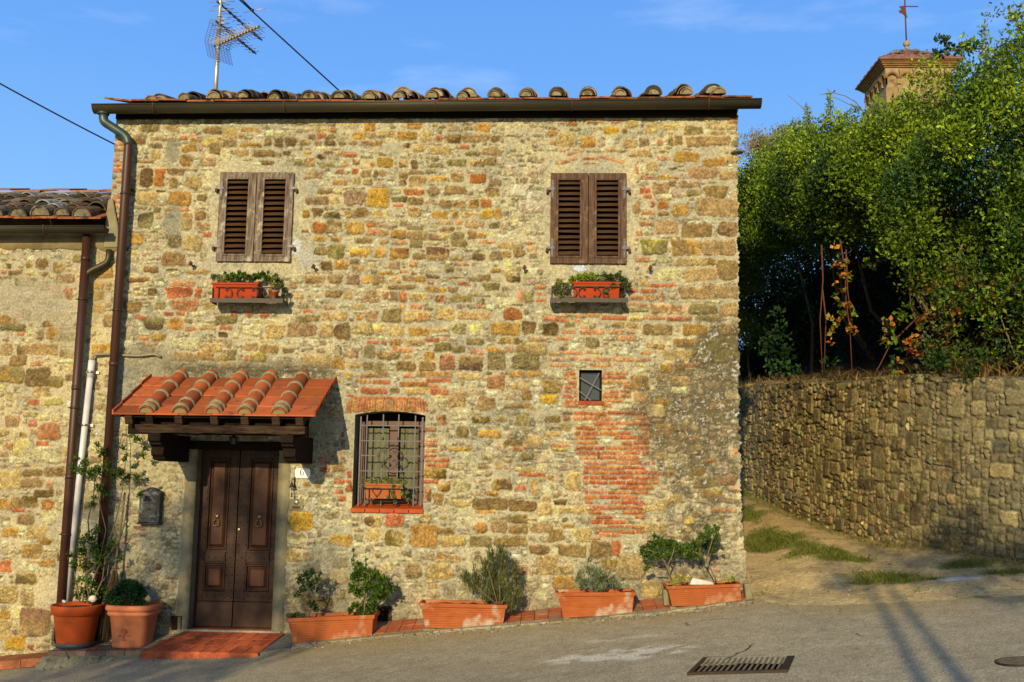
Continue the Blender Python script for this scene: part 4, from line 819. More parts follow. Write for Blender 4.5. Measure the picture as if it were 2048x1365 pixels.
b = MB(); b.lathe([(.012, .10), (.02, .09), (.062, .075), (.066, .066), (.05, .065)], (lp[0], -.42, lp[2] - .06), 8); b.lathe([(.05, .066), (.04, .0), (0, -.004)], (lp[0], -.42, lp[2] - .06), 8, 1, False)
b.tube([(lp[0], -.42, lp[2] + .04), (lp[0], -.42, zf + SLc * .58 - .06)], .006, 6); b.build('lantern_body', [M['blackiron'], M['glass']], lamp)

# --- barred window
wx0, wx1, wz0 = win[0], win[1], win[2]
b = MB(); v = []; N = 18       # reveals follow the arch
xs2 = np.linspace(wx0, wx1, N)
prof = [(wx0, wz0)] + [(x, arch_z(x)) for x in xs2] + [(wx1, wz0)]
for (x, z) in prof: v += [(x, -.004, z), (x, .30, z)]
b.add(v, [(2 * k, 2 * k + 1, 2 * k + 3, 2 * k + 2) for k in range(len(prof) - 1)]); b.build('window_reveal', M['plaster'], house)
wf = MB(); yw = .26; fx0, fx1 = wx0 + .01, wx1 - .005; fz0, fz1 = wz0 + .03, 2.36
wf.box(fx0, fx0 + .055, yw - .03, yw + .03, fz0, fz1); wf.box(fx1 - .055, fx1, yw - .03, yw + .03, fz0, fz1); wf.box(fx0 + .055, fx1 - .055, yw - .03, yw + .03, fz1 - .06, fz1); wf.box(fx0 + .055, fx1 - .055, yw - .03, yw + .03, fz0, fz0 + .06)
xm_ = X_(788, 920, yw); wf.box(xm_ - .055, xm_ + .055, yw - .035, yw + .028, fz0 + .06, fz1 - .06)
wf.box(fx0 + .055, fx0 + .095, yw - .015, yw + .02, fz0 + .06, fz1 - .06); wf.box(fx1 - .105, fx1 - .055, yw - .015, yw + .02, fz0 + .06, fz1 - .06)
frame = wf.build('window_frame', M['frame'], house, bevel=.004)
for (a, c) in ((fx0 + .095, xm_ - .055), (xm_ + .055, fx1 - .105)):
    m = MB(); n = 60; v = []; f = []
    for k in range(n + 1):
        x = a + (c - a) * k / n; y = yw + .045 + .012 * math.sin(k * .42 + a * 9) + .006 * math.sin(k * 1.9)
        v += [(x, y, fz0 + .05), (x, y, fz1 - .085)]
    m.add(v, [(2 * k, 2 * k + 2, 2 * k + 3, 2 * k + 1) for k in range(n)], 0, True); m.build('curtain', M['curtain'], frame)
m = MB(); m.box(wx0 - .05, wx1 + .05, yw + .12, yw + .13, wz0 - .1, 2.6); m.build('window_dark', M['dim'], house)
for k in range(5):      # brick sill
    n = 5; a = wx0 - .012 + (wx1 - wx0 + .02) * k / n; c = wx0 - .012 + (wx1 - wx0 + .02) * (k + 1) / n
    m = MB(); m.hexa([(a + .003, -.03, wz0 - .055), (c - .003, -.03, wz0 - .055), (c - .003, .26, wz0 - .02), (a + .003, .26, wz0 - .02)], [(a + .003, -.03, wz0 - .005), (c - .003, -.03, wz0 - .005), (c - .003, .26, wz0 + .055), (a + .003, .26, wz0 + .055)])
    m.build('sill_brick', M['terra_dark'], house, bevel=.005)
g = MB(); yg = .075; GX = [X_(px, 900, yg) for px in (720.0, 732.5, 765, 796, 829.5, 844)]; GZ = [Z_(780, py, yg) for py in (852, 882.5, 912, 943, 974)]
zt, zb_ = 2.43, wz0 + .02
for i, x in enumerate(GX):
    if i in (0, 5): g.bar((x, yg, zb_), (x, yg, zt - .03), .018, .012, up=(0, 1, 0)); continue
    if i in (2, 3):
        g.bar((x, yg, zb_), (x, yg, GZ[3] + .06), .013, .013, up=(0, 1, 0)); g.bar((x, yg, GZ[2] + .20), (x, yg, zt), .013, .013, up=(0, 1, 0))
        for zz in (GZ[3] + .06, GZ[2] + .20): g.ball((x, yg, zz), .016, 0, 8, (1, 1, 1.6))
    else: g.bar((x, yg, zb_), (x, yg, zt - .01), .013, .013, up=(0, 1, 0))
for i, z in enumerate(GZ):
    if i == 2:
        g.bar((GX[0], yg, z), (X_(757, 912, yg), yg, z), .012, .012); g.bar((X_(806, 912, yg), yg, z), (GX[5], yg, z), .012, .012); g.ball((X_(757, 912, yg), yg, z), .014, 0, 8, (1.6, 1, 1)); g.ball((X_(806, 912, yg), yg, z), .014, 0, 8, (1.6, 1, 1))
    else: g.bar((GX[0], yg - .008, z), (GX[5], yg - .008, z), .012, .012)
grille = g.build('window_grille', M['iron'], house)
def scroll(c, r, a0, a1, turns_in=1.0, n=26, k=.62):
    """C-scroll with rolled ends"""
    out = []
    for e in (0, 1):
        seg = []
        for i in range(14):
            t = i / 13.0; rr = r * .30 * (1 - .75 * t); a = (a0 if e == 0 else a1); d = -1 if e == 0 else 1
            cx_ = c[0] + (r - r * .30) * math.cos(a); cz_ = c[1] + (r - r * .30) * math.sin(a)
            seg.append((cx_ + rr * math.cos(a + d * t * 5.0), cz_ + rr * math.sin(a + d * t * 5.0)))
        out.append(seg)
    arc = [(c[0] + r * math.cos(a), c[1] + r * math.sin(a)) for a in np.linspace(a0, a1, n)]
    return list(reversed(out[0])) + arc + out[1]
m = MB(); cx_, cz_ = X_(780, 912, yg), Z_(780, 913, yg)
for (dx_, dz_, a0, a1, r_) in ((.0, .075, -.35, math.pi + .35, .075), (.0, -.075, math.pi - .35, 2 * math.pi + .35, .075), (.075, 0, -math.pi / 2 - .3, math.pi / 2 + .3, .065), (-.075, 0, math.pi / 2 - .3, 1.5 * math.pi + .3, .065)):
    m.tube([(x, yg - .006, z) for x, z in scroll((cx_ + dx_, cz_ + dz_), r_, a0, a1)], .0055, 6)
m.build('scrollwork', M['iron'], grille)

# --- small crossed window
m = MB(); sx0, sx1, sz0, sz1 = small; prof = [(sx0, sz0), (sx0, sz1), (sx1, sz1), (sx1, sz0), (sx0, sz0)]; v = []
for (x, z) in prof: v += [(x, -.006, z), (x, .2, z)]
m.add(v, [(2 * k, 2 * k + 1, 2 * k + 3, 2 * k + 2) for k in range(4)]); m.build('small_window_reveal', M['plaster'], house)
m = MB(); y = .09; t = .022; a0, a1, b0, b1 = sx0, sx1, sz0, sz1
m.box(a0, a0 + t, y, y + .04, b0, b1); m.box(a1 - t, a1, y, y + .04, b0, b1); m.box(a0 + t, a1 - t, y, y + .04, b1 - t, b1); m.box(a0 + t, a1 - t, y, y + .04, b0, b0 + t)
m.box(a0 + t, a1 - t, y + .025, y + .035, b0 + t, b1 - t, 1); sw = m.build('small_window_frame', [M['oldbeam_b'], M['glass']], house, bevel=.002)
m = MB(); m.bar((sx0 + .01, .045, sz1 - .09), (sx1 - .005, .045, sz0 + .13), .013, .013); m.bar((sx0 + .07, .055, sz0 + .01), (sx1 - .03, .055, sz1 - .03), .013, .013); m.bar((sx0, .05, sz0 + .12), (sx0 + .14, .05, sz0 + .01), .012, .012)
m.build('crossed_bars', M['iron'], sw)
m = MB(); m.box(sx0 - .01, sx1 + .015, -.016, .12, sz0 - .052, sz0 + .001); m.build('small_sill', M['brick'], house, bevel=.006)

# --- vents
for (a, c, d, e) in ((343, 365, 1232, 1259), (754, 783, 1213, 1242)):
    p0, p1 = P(a, e), P(c, d); x0, x1, z0, z1 = p0[0], p1[0], p0[2], p1[2]; m = MB()
    m.box(x0, x1, -.014, -.008, z0, z1, 1); t = .008
    m.box(x0 - .004, x0 + t, -.03, -.008, z0, z1); m.box(x1 - t, x1 + .004, -.03, -.008, z0, z1); m.box(x0 + t, x1 - t, -.03, -.008, z1 - t, z1); m.box(x0 + t, x1 - t, -.03, -.008, z0, z0 + t)
    W_, H_ = x1 - x0, z1 - z0
    for k in np.arange(-H_, W_, .03):
        for s in (1, -1):
            pa = [(x0 + max(k, 0), z0 + max(-k, 0)), (x0 + min(k + H_, W_), z0 + min(W_ - k, H_))]
            if pa[1][0] - pa[0][0] < .006: continue
            if s < 0: pa = [(x0 + x1 - q[0], q[1]) for q in pa]
            m.bar((pa[0][0], -.02 - .003 * s, pa[0][1]), (pa[1][0], -.02 - .003 * s, pa[1][1]), .004, .004)
    m.build('wall_vent', [M['oldbeam'], M['dark']], house)
# --- bits on the wall
p = P(1474, 303, -.03); b = MB(); b.lathe([(0, .05), (.02, .045), (.05, .02), (.075, .006), (.075, 0), (0, .002)], (p[0], -.03, p[2] - .02), 16)
b.bar((p[0], -.03, p[2] + .01), (p[0] - .02, .06, p[2] + .01), .03, .03); props(b.build('wall_lamp', M['lampcap']), 'small grey lamp cap on the right upper corner of the stone house', 'lamp')
pl = P(605.5, 947, -.015)
sg = thing('house_number', (pl[0], -.015, pl[2] - .06), 'white enamel plate with house number 6 right of the door', 'number plate')
b = MB(); w_, h_, c_ = .088, .058, .018
b.prism([(pl[0] - w_ + c_, pl[2] - h_), (pl[0] + w_ - c_, pl[2] - h_), (pl[0] + w_, pl[2] - h_ + c_), (pl[0] + w_, pl[2] + h_ - c_), (pl[0] + w_ - c_, pl[2] + h_), (pl[0] - w_ + c_, pl[2] + h_), (pl[0] - w_, pl[2] + h_ - c_), (pl[0] - w_, pl[2] - h_ + c_)], -.026, -.008)
b.build('plate', M['white'], sg, bevel=.003)
b = MB(); six = [(1.25 * q_[0], 1.2 * q_[1]) for q_ in [(.014, .030), (.004, .036), (-.008, .030), (-.014, .014), (-.015, -.004), (-.010, -.020), (.0, -.026), (.010, -.022), (.015, -.010), (.012, .002), (.002, .008), (-.008, .004), (-.014, -.006)]]
b.tube([(pl[0] - .006 + x, -.028, pl[2] + .008 + z) for x, z in six], [.003, .003, .0035, .005, .0055, .005, .0035, .004, .005, .004, .003, .0025, .002], 6)
b.build('digit', M['navy'], sg)
q = P(584, 975, -.07)
bl = thing('door_bell', (q[0], -.07, q[2] - .08), 'small black iron bell hanging on a bracket under the number plate', 'bell')
b = MB(); b.lathe([(.0, .055), (.012, .05), (.016, .03), (.022, .01), (.036, -.005), (.034, -.006), (0, .0)], (q[0], -.085, q[2] + .002), 14); b.ball((q[0], -.085, q[2] - .014), .009, 0, 8); b.build('bell', M['blackiron'], bl)
b = MB(); b.tube([(q[0] + .012, -.012, q[2] + .095), (q[0] + .012, -.05, q[2] + .10), (q[0], -.085, q[2] + .08), (q[0], -.085, q[2] + .055)], .006, 6); b.bar((q[0] + .012, -.015, q[2] + .12), (q[0] + .012, -.015, q[2] - .01), .014, .008, up=(0, 1, 0)); b.build('bell_bracket', M['rust'], bl)
b = MB(); b.tube([(q[0], -.085, q[2] - .02), (q[0] + .003, -.085, q[2] - .06)], .003, 5); b.lathe([(0, 0), (.010, -.012), (.007, -.03), (.012, -.045), (0, -.06)], (q[0] + .004, -.085, q[2] - .06), 8); b.build('bell_pull', M['blackiron'], bl)
q = P(593, 1009, -.01)
bb = thing('doorbell_plate', (q[0], -.01, q[2] - .07), 'pale square doorbell plate with round dark button beside the door', 'doorbell')
b = MB(); b.box(q[0] - .08, q[0] + .08, -.02, -.004, q[2] - .064, q[2] + .064); b.build('plate', M['greystone'], bb, bevel=.003)
b = MB(); b.lathe([(0, -.006), (.025, -.006), (.028, 0), (.034, 0), (.034, .01)], (0, 0, 0), 18); b.v = [(q[0] + a, -.022 + c, q[2] + .024 + b_) for a, b_, c in b.v]; b.build('button', M['steel'], bb)
b = MB(); b.box(q[0] - .045, q[0] + .045, -.026, -.019, q[2] - .05, q[2] - .022); b.build('name_slot', M['rust'], bb)
# mailbox
a0 = P(275, 1049, -.10); a1 = P(322, 985, -.10); pk = P(301, 972, -.10)
mb_ = thing('mailbox', ((a0[0] + a1[0]) / 2, -.06, a0[2]), 'black metal letterbox with peaked top on the wall left of the door', 'mailbox')
b = MB(); x0, x1, z0, z1, zp = a0[0] + .004, a1[0] - .004, a0[2] + .02, a1[2] - .005, pk[2] - .008; xm_ = (x0 + x1) / 2
b.prism([(x0, z0), (x1, z0), (x1, z1), (xm_ + .06, zp - .025), (xm_, zp - .01), (xm_ - .06, zp - .025), (x0, z1)], -.10, -.006); b.box(x0 - .014, x1 + .014, -.112, -.006, z0 - .02, z0)
body = b.build('box_body', M['mailbox'], mb_, bevel=.006)
b = MB(); zp -= .02
b.hexa([(x0 - .014, -.12, z1 - .012), (xm_, -.12, zp - .006), (xm_, -.0, zp - .006), (x0 - .014, -.0, z1 - .012)], [(x0 - .014, -.12, z1 + .004), (xm_, -.12, zp + .012), (xm_, -.0, zp + .012), (x0 - .014, -.0, z1 + .004)])
b.hexa([(xm_ + .0005, -.12, zp - .006), (x1 + .014, -.12, z1 - .012), (x1 + .014, -.0, z1 - .012), (xm_ + .0005, -.0, zp - .006)], [(xm_ + .0005, -.12, zp + .012), (x1 + .014, -.12, z1 + .004), (x1 + .014, -.0, z1 + .004), (xm_ + .0005, -.0, zp + .012)])
b.box(x0 + .02, x1 - .02, -.107, -.100, z1 - .055, z1 - .035); b.box(x0 + .02, x1 - .02, -.106, -.101, z1 - .13, z1 - .065); b.box(x0 + .04, x1 - .04, -.110, -.101, z0 + .05, z0 + .14); b.tube([(xm_ - .02, -.112, z0 + .15), (xm_, -.118, z0 + .165), (xm_ + .02, -.112, z0 + .15)], .005, 6)
b.build('box_lid', M['mailbox'], mb_, bevel=.002)
# ------------------------------------------------------------------ neighbouring house
nb = thing('neighbour_house', (-7.6, 3, -.4), 'lower adjoining rubble stone house with mossy barrel tile roof at the left edge', 'house')
NL = X_(-260, 700)
spn = []
for e in "250,620,0,0,0".split(';'): pass
txt = "220,800,150,55,g;305,675,90,70,b;380,835,0,0,y"
nsp = to_stones([(0, 340, 3.591, "180,805,150,65,g;300,675,90,70,b;210,682,50,35,b;110,735,100,30,b;310,750,60,30,b;315,830,80,70,y;420,700,90,80,y;405,858,70,50,s;490,882,50,80,m;405,905,70,40,b;195,935,50,35,d;185,1040,75,85,b;265,1050,80,80,y;35,1075,80,55,o;95,1130,180,50,g;340,1110,70,40,b;285,1185,50,70,k;390,1172,110,90,o;490,1200,90,70,g;300,1290,230,80,t;150,1310,60,80,b;480,1320,110,60,y;50,1290,80,90,y;40,980,70,60,t;120,1070,30,50,s;700,830,90,50,o;695,905,90,60,o;700,995,80,55,o;740,730,150,100,o;790,1080,90,100,t;740,1290,160,80,o;380,1065,90,50,y;470,780,130,60,t;560,640,80,60,g"),
  (0, 700, 2.054, "45,100,110,70,g;155,115,100,80,b;230,130,55,45,g;150,57,50,20,s;75,45,70,45,b;170,175,70,45,y;140,215,45,22,r;215,212,90,35,p;50,295,60,50,t;200,335,88,65,m;95,400,80,65,p;190,430,115,60,p;80,450,85,30,p;35,395,30,25,s;155,470,40,25,s;175,385,50,18,r;40,532,100,78,y;135,505,80,30,b;225,500,80,35,b;130,545,90,35,t;15,632,50,40,o;65,630,45,50,b;120,625,70,45,b;180,590,80,30,d;195,635,50,40,o;75,660,50,14,r;105,695,65,40,b;200,690,60,60,p;150,750,80,50,y;185,787,50,25,o;130,825,80,50,b;40,750,60,35,o;20,890,50,45,r;105,940,80,40,b;35,1005,75,65,y;110,1020,55,60,y;75,1080,65,55,p;20,1090,40,45,o;145,1120,120,110,t;60,1205,75,50,Y;15,1150,60,80,y;140,1000,30,30,s;35,858,30,25,r;205,555,25,30,s;20,340,40,30,y")])
npal = [((232, 204, 138), .34), ((224, 190, 118), .26), ((198, 166, 106), .16), ((240, 218, 158), .14), ((176, 150, 98), .06), ((216, 140, 92), .02), ((206, 160, 84), .02)]
def grime_n(C, H, XX, ZZ, n1, n2, n3, fine, nl, SM):
    for px, py, rx, ry, cc, s in [(60, 600, 90, 50, (206, 186, 142), .8), (140, 660, 40, 60, (204, 184, 138), .6), (190, 570, 26, 100, (214, 180, 110), .5)]:
        b = sstep(.35, .6, blob(XX, ZZ, px, py, rx, ry) + .22 * n2 + .1 * n3)[..., None] * s
        C = C * (1 - b) + np.array(cc, float) * b * (1 + .04 * fine[..., None]); H = H * (1 - b[..., 0] * .7)
    return C, H
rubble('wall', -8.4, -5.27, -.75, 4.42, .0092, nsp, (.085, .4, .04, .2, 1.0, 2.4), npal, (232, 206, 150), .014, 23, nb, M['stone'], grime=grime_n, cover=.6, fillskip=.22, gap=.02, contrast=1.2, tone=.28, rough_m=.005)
# rendered band below the eaves and the patch against the taller house
b = MB(); n = 40
def bandtop(x): return 4.62
v = []; f = []
for k in range(n + 1):
    x = -8.4 + (8.4 - 5.27) * k / n; zb_ = 4.39 + .012 * math.sin(k * 1.3) + rng.normal(0, .008); 
    if x > -5.5: zb_ -= .03
    v += [(x, -.004, zb_ - .01), (x, -.028, zb_), (x, -.03, 4.5), (x, -.03, 4.66)]
for k in range(n):
    for q in range(3): i = k * 4 + q; f.append((i, i + 4, i + 5, i + 1))
b.add(v, f, 0, True)
b.build('render_band', M['plaster_y'], nb)
b = MB(); b.prism([(-5.47, 4.40), (-5.28, 4.40), (-5.30, 4.62), (-5.40, 5.02), (-5.455, 5.0), (-5.47, 4.80)], -.045, -.02); b.build('render_patch', M['plaster'], nb, bevel=.01)
b = MB(); b.box(-8.4, -5.45, .02, 6, 4.0, 4.55); b.build('wall_top', M['plaster_y'], nb)
rx0, rx1 = -8.4, -5.45; zE = 4.735; SN = .39; yE = -.20
b = MB(); cols = []
npan = 11; wpan = (rx1 - rx0) / npan
for i in range(npan):
    a, c = rx0 + wpan * i + .003, rx0 + wpan * (i + 1) - .003; z0 = zE + rng.normal(0, .004); y0 = yE - .02 + rng.normal(0, .008); y1 = 1.6
    b.hexa([(a, y0, z0 - .022), (c, y0, z0 - .022), (c, y1, z0 + SN * (y1 - y0) - .022), (a, y1, z0 + SN * (y1 - y0) - .022)], [(a, y0, z0), (c, y0, z0), (c, y1, z0 + SN * (y1 - y0)), (a, y1, z0 + SN * (y1 - y0))])
    cols += [np.array(alb(196, 116, 66)) * rng.uniform(.8, 1.2)] * 8
nr = b.build('roof', M['oldtile'], nb, col=np.array(cols))
b = MB(); cols = []; nd = (0, 1, SN)
for i in range(int((rx1 - rx0) / .265)):
    x = rx0 + .06 + i * .265; lean = -.10
    for k in range(6):
        y0 = yE - .01 + k * .30 + rng.normal(0, .02); z0 = zE + .014 + (y0 - yE) * SN + (.018 if k else 0) + rng.normal(0, .006)
        cl = np.array([alb(150, 132, 98), alb(120, 102, 74), alb(172, 150, 114), alb(140, 108, 76), alb(100, 86, 62)][rng.integers(5)]) * rng.uniform(.8, 1.2)
        if rng.random() < .10: cl = np.array(alb(190, 180, 160))
        cover_tile(b, cols, (x + k * .012 + rng.normal(0, .016), y0, z0), nd, .44, .112 * rng.uniform(.9, 1.1), .082, .016, cl, n=9, fill=alb(150, 136, 100) if k == 0 else None)
b.build('roof_tiles', M['oldtile'], nr, col=np.array(cols))
b = MB(); cols = []      # flat coping tiles along the top of the roof
yT = 1.58; zT = zE + SN * (yT - yE) + .12
x = rx0
while x < rx1:
    l_ = .42; up = .018 if int((x - rx0) / l_) % 2 == 0 else 0; b.hexa([(x, yT - .02, zT + up), (x + l_ - .02, yT - .02, zT + up), (x + l_ - .02, yT + .5, zT + .16 + up), (x, yT + .5, zT + .16 + up)], [(x, yT - .02, zT + .022 + up), (x + l_ - .02, yT - .02, zT + .022 + up), (x + l_ - .02, yT + .5, zT + .18 + up), (x, yT + .5, zT + .18 + up)])
    cols += [np.array(alb(196, 128, 82)) * rng.uniform(.85, 1.15)] * 8; x += l_
b.build('coping_tile', M['tile'], nr, col=np.array(cols))
b = MB(); b.box(rx0, rx1, yT - .0, yT + .4, zT - .5, zT - .002); b.build('ridge_wall', M['plaster_y'], nb)
gutter(nb, -8.4, Z_(0, 456, -.29), X_(213, 452, -.22), Z_(213, 452, -.29), -.215, .078, 3, M['gutter'], [X_(94, 455, -.2)])
tx = X_(174, 478, -.115)
b1 = pipe(nb, 'downpipe', [(tx, -.115, 4.60), (tx - .0, -.115, 2.0), (tx, -.115, -.22)], .052, M['pipe'], [3.75, 2.45, .98], joints=[4.22, 2.66, 1.62])
b = MB(); q = P(215, 500, -.08); b.tube(smooth_path([(X_(218, 500, -.06), -.06, Z_(218, 500, -.06)), (X_(217, 525, -.07), -.07, Z_(217, 525, -.07)), (X_(182, 543, -.11), -.11, Z_(182, 541, -.11)), (tx, -.115, Z_(180, 552, -.115))], 5), .036, 12)
b.build('pipe_branch', M['gutter'], b1)
# white cable duct
wt, wb = P(184, 722, -.06), P(133, 1196, -.06)
cdt = thing('cable_duct', (wb[0], -.06, wb[2]), 'white plastic cable duct standing up the wall between the two brown downpipes', 'pipe')
b = MB(); b.tube([(wb[0], -.07, wb[2] - .1), (wt[0], -.06, wt[2])], .037, 14); b.tube([(wt[0] - .006, -.06, wt[2] - .20), (wt[0], -.06, wt[2] + .004)], .041, 14); b.build('duct', M['white_pvc'], cdt)
b = MB(); c0 = P(322, 712, -.02); b.tube(smooth_path([(wt[0], -.055, wt[2] - .02), (wt[0] + .005, -.055, wt[2] + .075), (wt[0] + .2, -.05, wt[2] + .085), (-5.215, -.03, wt[2] + .075), (c0[0] - .25, -.03, c0[2] - .005), (c0[0] - .07, -.035, c0[2] + .02), (c0[0], -.02, c0[2] - .015)], 6), .016, 8); b.build('conduit', M['conduit'], cdt)
for py in (745, 851):
    z = Z_(180, py, -.06); t = (z - wb[2]) / (wt[2] - wb[2]); x = wb[0] + (wt[0] - wb[0]) * t; m = MB(); m.tube([(x, -.06, z - .013), (x, -.06, z + .013)], .043, 14); m.box(x + .04, x + .085, -.03, -.02, z - .016, z + .016); m.box(x - .07, x - .04, -.03, -.02, z - .012, z + .012); m.build('duct_clip', M['steel'], cdt)

# ------------------------------------------------------------------ street, pavement, lane
KX = [-9, -5.71, -4.49, -3.17, -2.95, -1.37, .06, 1.33, 2.08, 2.4]; KZ = [-.72, -.46, -.31, -.25, -.19, 0, .14, .28, .40, .44]
def kz(x): return np.interp(x, KX, KZ)
def street(x, y):
    x = np.asarray(x, float); y = np.asarray(y, float); base = gz(x, y)
    k = np.where(x < 2.4, np.interp(x, KX, KZ) - (.15 + 2.2 * np.tanh(x / 20.0)), 0) * sstep(-4.5, -.6, y) * sstep(-12, -8, x)
    return base + k * (y <= 0) 
def gridmesh(name, xs, ys, zf_, colf, mt, keepf=None):
    XX, YY = np.meshgrid(xs, ys); ZZ = zf_(XX, YY); C = colf(XX, YY, ZZ)
    idx = np.arange(XX.size).reshape(XX.shape); Fq = np.stack([idx[:-1, :-1], idx[:-1, 1:], idx[1:, 1:], idx[1:, :-1]], -1).reshape(-1, 4)
    V = np.stack([XX, YY, ZZ], -1).reshape(-1, 3); A = np.clip(lin(np.clip(C, 3, 255)) / LITG, .004, .72).reshape(-1, 3)
    if keepf is not None: k = keepf(V[Fq].mean(1)); Fq = Fq[k]
    used = np.zeros(len(V), bool); used[Fq.ravel()] = True; mp_ = np.cumsum(used) - 1
    o = npmesh(name, V[used], mp_[Fq], A[used], mt, origin=(0, 0, 0)); props(o, kind='structure'); return o
def axis(segs):
    out = []
    for a, b_, st in segs: out += list(np.arange(a, b_, st))
    return np.array(out + [segs[-1][1]])
def gridnoise(XX, YY, scale, seed, oc=4):
    """noise sampled at world positions (any grid)"""
    r = np.random.default_rng(seed); n = 256; g = r.uniform(-1, 1, (n, n)); out = np.zeros(XX.shape); amp = 1; tot = 0
    for o in range(oc):
        u = XX / scale * 2 ** o + 31.7 * o + 90; v = YY / scale * 2 ** o + 17.3 * o + 90; i = np.floor(u).astype(int); j = np.floor(v).astype(int); fu = u - i; fv = v - j
        fu = fu * fu * (3 - 2 * fu); fv = fv * fv * (3 - 2 * fv); G_ = lambda a, b_: g[b_ % n, a % n]
        out += amp * ((G_(i, j) * (1 - fu) + G_(i + 1, j) * fu) * (1 - fv) + (G_(i, j + 1) * (1 - fu) + G_(i + 1, j + 1) * fu) * fv); tot += amp; amp *= .55
    return out / tot * 1.6
def GP(px, py, fn=street):
    d = ray(px, py); t0, t1 = 1.0, 60.0
    for _ in range(60):
        t = (t0 + t1) / 2; p = CAM + d * t
        if p[2] > float(fn(p[0], p[1])): t0 = t
        else: t1 = t
    return CAM + d * t0
RWALL = [(9.5, -1.9), (8.0, -.9), (6.7, -.05), (5.74, .62), (5.0, 1.77), (4.47, 3.2), (4.15, 5.2), (3.95, 7.2), (3.85, 9.1), (3.7, 11.5), (3.6, 15), (3.5, 19), (3.4, 23)]
def catmull(pts, n=12):
    pts = [np.array(p, float) for p in pts]; out = []
    for i in range(len(pts) - 1):
        a = pts[max(i - 1, 0)]; b_ = pts[i]; c = pts[i + 1]; d = pts[min(i + 2, len(pts) - 1)]
        for t in np.linspace(0, 1, n, endpoint=False): out.append(.5 * ((2 * b_) + (-a + c) * t + (2 * a - 5 * b_ + 4 * c - d) * t * t + (-a + 3 * b_ - 3 * c + d) * t ** 3))
    out.append(pts[-1]); return np.array(out)
RC = catmull(RWALL, 16)
RS = np.concatenate([[0], np.cumsum(np.hypot(*np.diff(RC, axis=0).T))])
def rw(s): return np.interp(s, RS, RC[:, 0]), np.interp(s, RS, RC[:, 1])
def rwn(s):
    x0, y0 = rw(s - .05); x1, y1 = rw(s + .05); tx_, ty_ = x1 - x0, y1 - y0; l_ = np.hypot(tx_, ty_) + 1e-9
    return -ty_ / l_, tx_ / l_      # points out over the lane (to -x)
def wall_dist(x, y):
    d = np.full(np.shape(x), 1e9)
    for i in range(0, len(RC) - 1, 2): d = np.minimum(d, np.hypot(x - RC[i, 0], y - RC[i, 1]))
    return d
def road_edge(x): return np.where(x < 2.3, -.56, np.interp(x, [2.3, 3.0, 3.5, 4.5, 6, 9], [-.75, -1.3, -1.4, -1.7, -1.9, -2.6])) 
def road_z(x, y): return street(x, y) + .008 + .006 * gridnoise(x, y, .9, 5, 2)
def road_col(x, y, z):
    n1 = gridnoise(x, y, 1.6, 6); n2 = gridnoise(x, y, .18, 7, 3)
    C = np.array([162, 149, 121.])[None, None] * (1 + .05 * n1 + .05 * n2 + .035 * rng.normal(0, 1, x.shape))[..., None]
    C = np.array(C); e = sstep(1.1, .0, road_edge(x) - y + .45 * n1 + .3 * n2)[..., None] * .65 * (x > -3)[..., None]; C = C * (1 - e) + np.array([166, 144, 98.]) * e
    fx = sstep(-1.5, -5, x)[..., None] * .35; C = C * (1 - fx) + np.array([132, 126, 112.]) * fx
    for (px, py, rx, ry, s) in ((1240, 1312, .55, .28, .9), (1235, 1280, .45, .1, .5), (1330, 1228, .5, .05, .35)):
        p = GP(px, py); ge = np.exp(-((x - p[0]) / rx) ** 2 - ((y - p[1]) / ry) ** 2); b_ = (sstep(.42, .72, ge * .95 + .45 * n2 + .35 * gridnoise(x, y, .11, 77, 2)) * sstep(.12, .4, ge))[..., None] * s; C = C * (1 - b_) + np.array([205, 198, 178.]) * b_
    return C
xs_ = axis([(-60, -9, 3), (-9, 9, .045), (9, 60, 3)]); ys_ = axis([(-40, -9, 1.5), (-9, .6, .045)])
gridmesh('road', xs_, ys_, road_z, road_col, M['asphalt'], keepf=lambda c: (c[:, 1] < road_edge(c[:, 0]) + .06 * gridnoise(c[:, 0], c[:, 1], .35, 9, 3) + .03) & (c[:, 1] > -16 + 2 * np.sin(c[:, 0])))
def lane_z(x, y):
    g = street(x, y); n1 = gridnoise(x, y, 1.1, 12, 4)
    rut = .04 * np.cos((x - (3.4 + .06 * y)) * 4.2) * sstep(.5, 2, y)
    g = g + np.where(y > -1.2, .03 * n1 * sstep(-1.2, -.2, y), 0) + rut - .004
    return np.where((x < 2.1) & (y > -1), g - .3, g)
GRASS = [(1560, 1085, .5, .7, 1.0), (1640, 1108, .45, .4, 1.0), (1770, 1160, .5, .25, 1.0), (1530, 1075, .35, .8, 1.0), (1600, 1095, .35, .5, .9), (1680, 1120, .35, .35, .9), (1500, 1030, .25, 1.2, .8), (1730, 1155, .35, .3, .9), (1800, 1165, .45, .2, .7), (1960, 1195, .35, .15, .7), (1925, 1125, .45, .25, 1.0), (2030, 1145, .4, .2, 1.0), (1680, 1052, .3, .25, .8), (1740, 1072, .3, .2, .6), (1490, 985, .3, 1, .8), (1650, 1135, .2, .12, .6)]
GPOS = [(GP(a, b_)[:2], c, d, e) for a, b_, c, d, e in GRASS]
def grass_amt(x, y):
    g = np.zeros(np.shape(x))
    for p, rx, ry, s in GPOS: g = np.maximum(g, s * np.exp(-((x - p[0]) / rx) ** 2 - ((y - p[1]) / ry) ** 2))
    return g
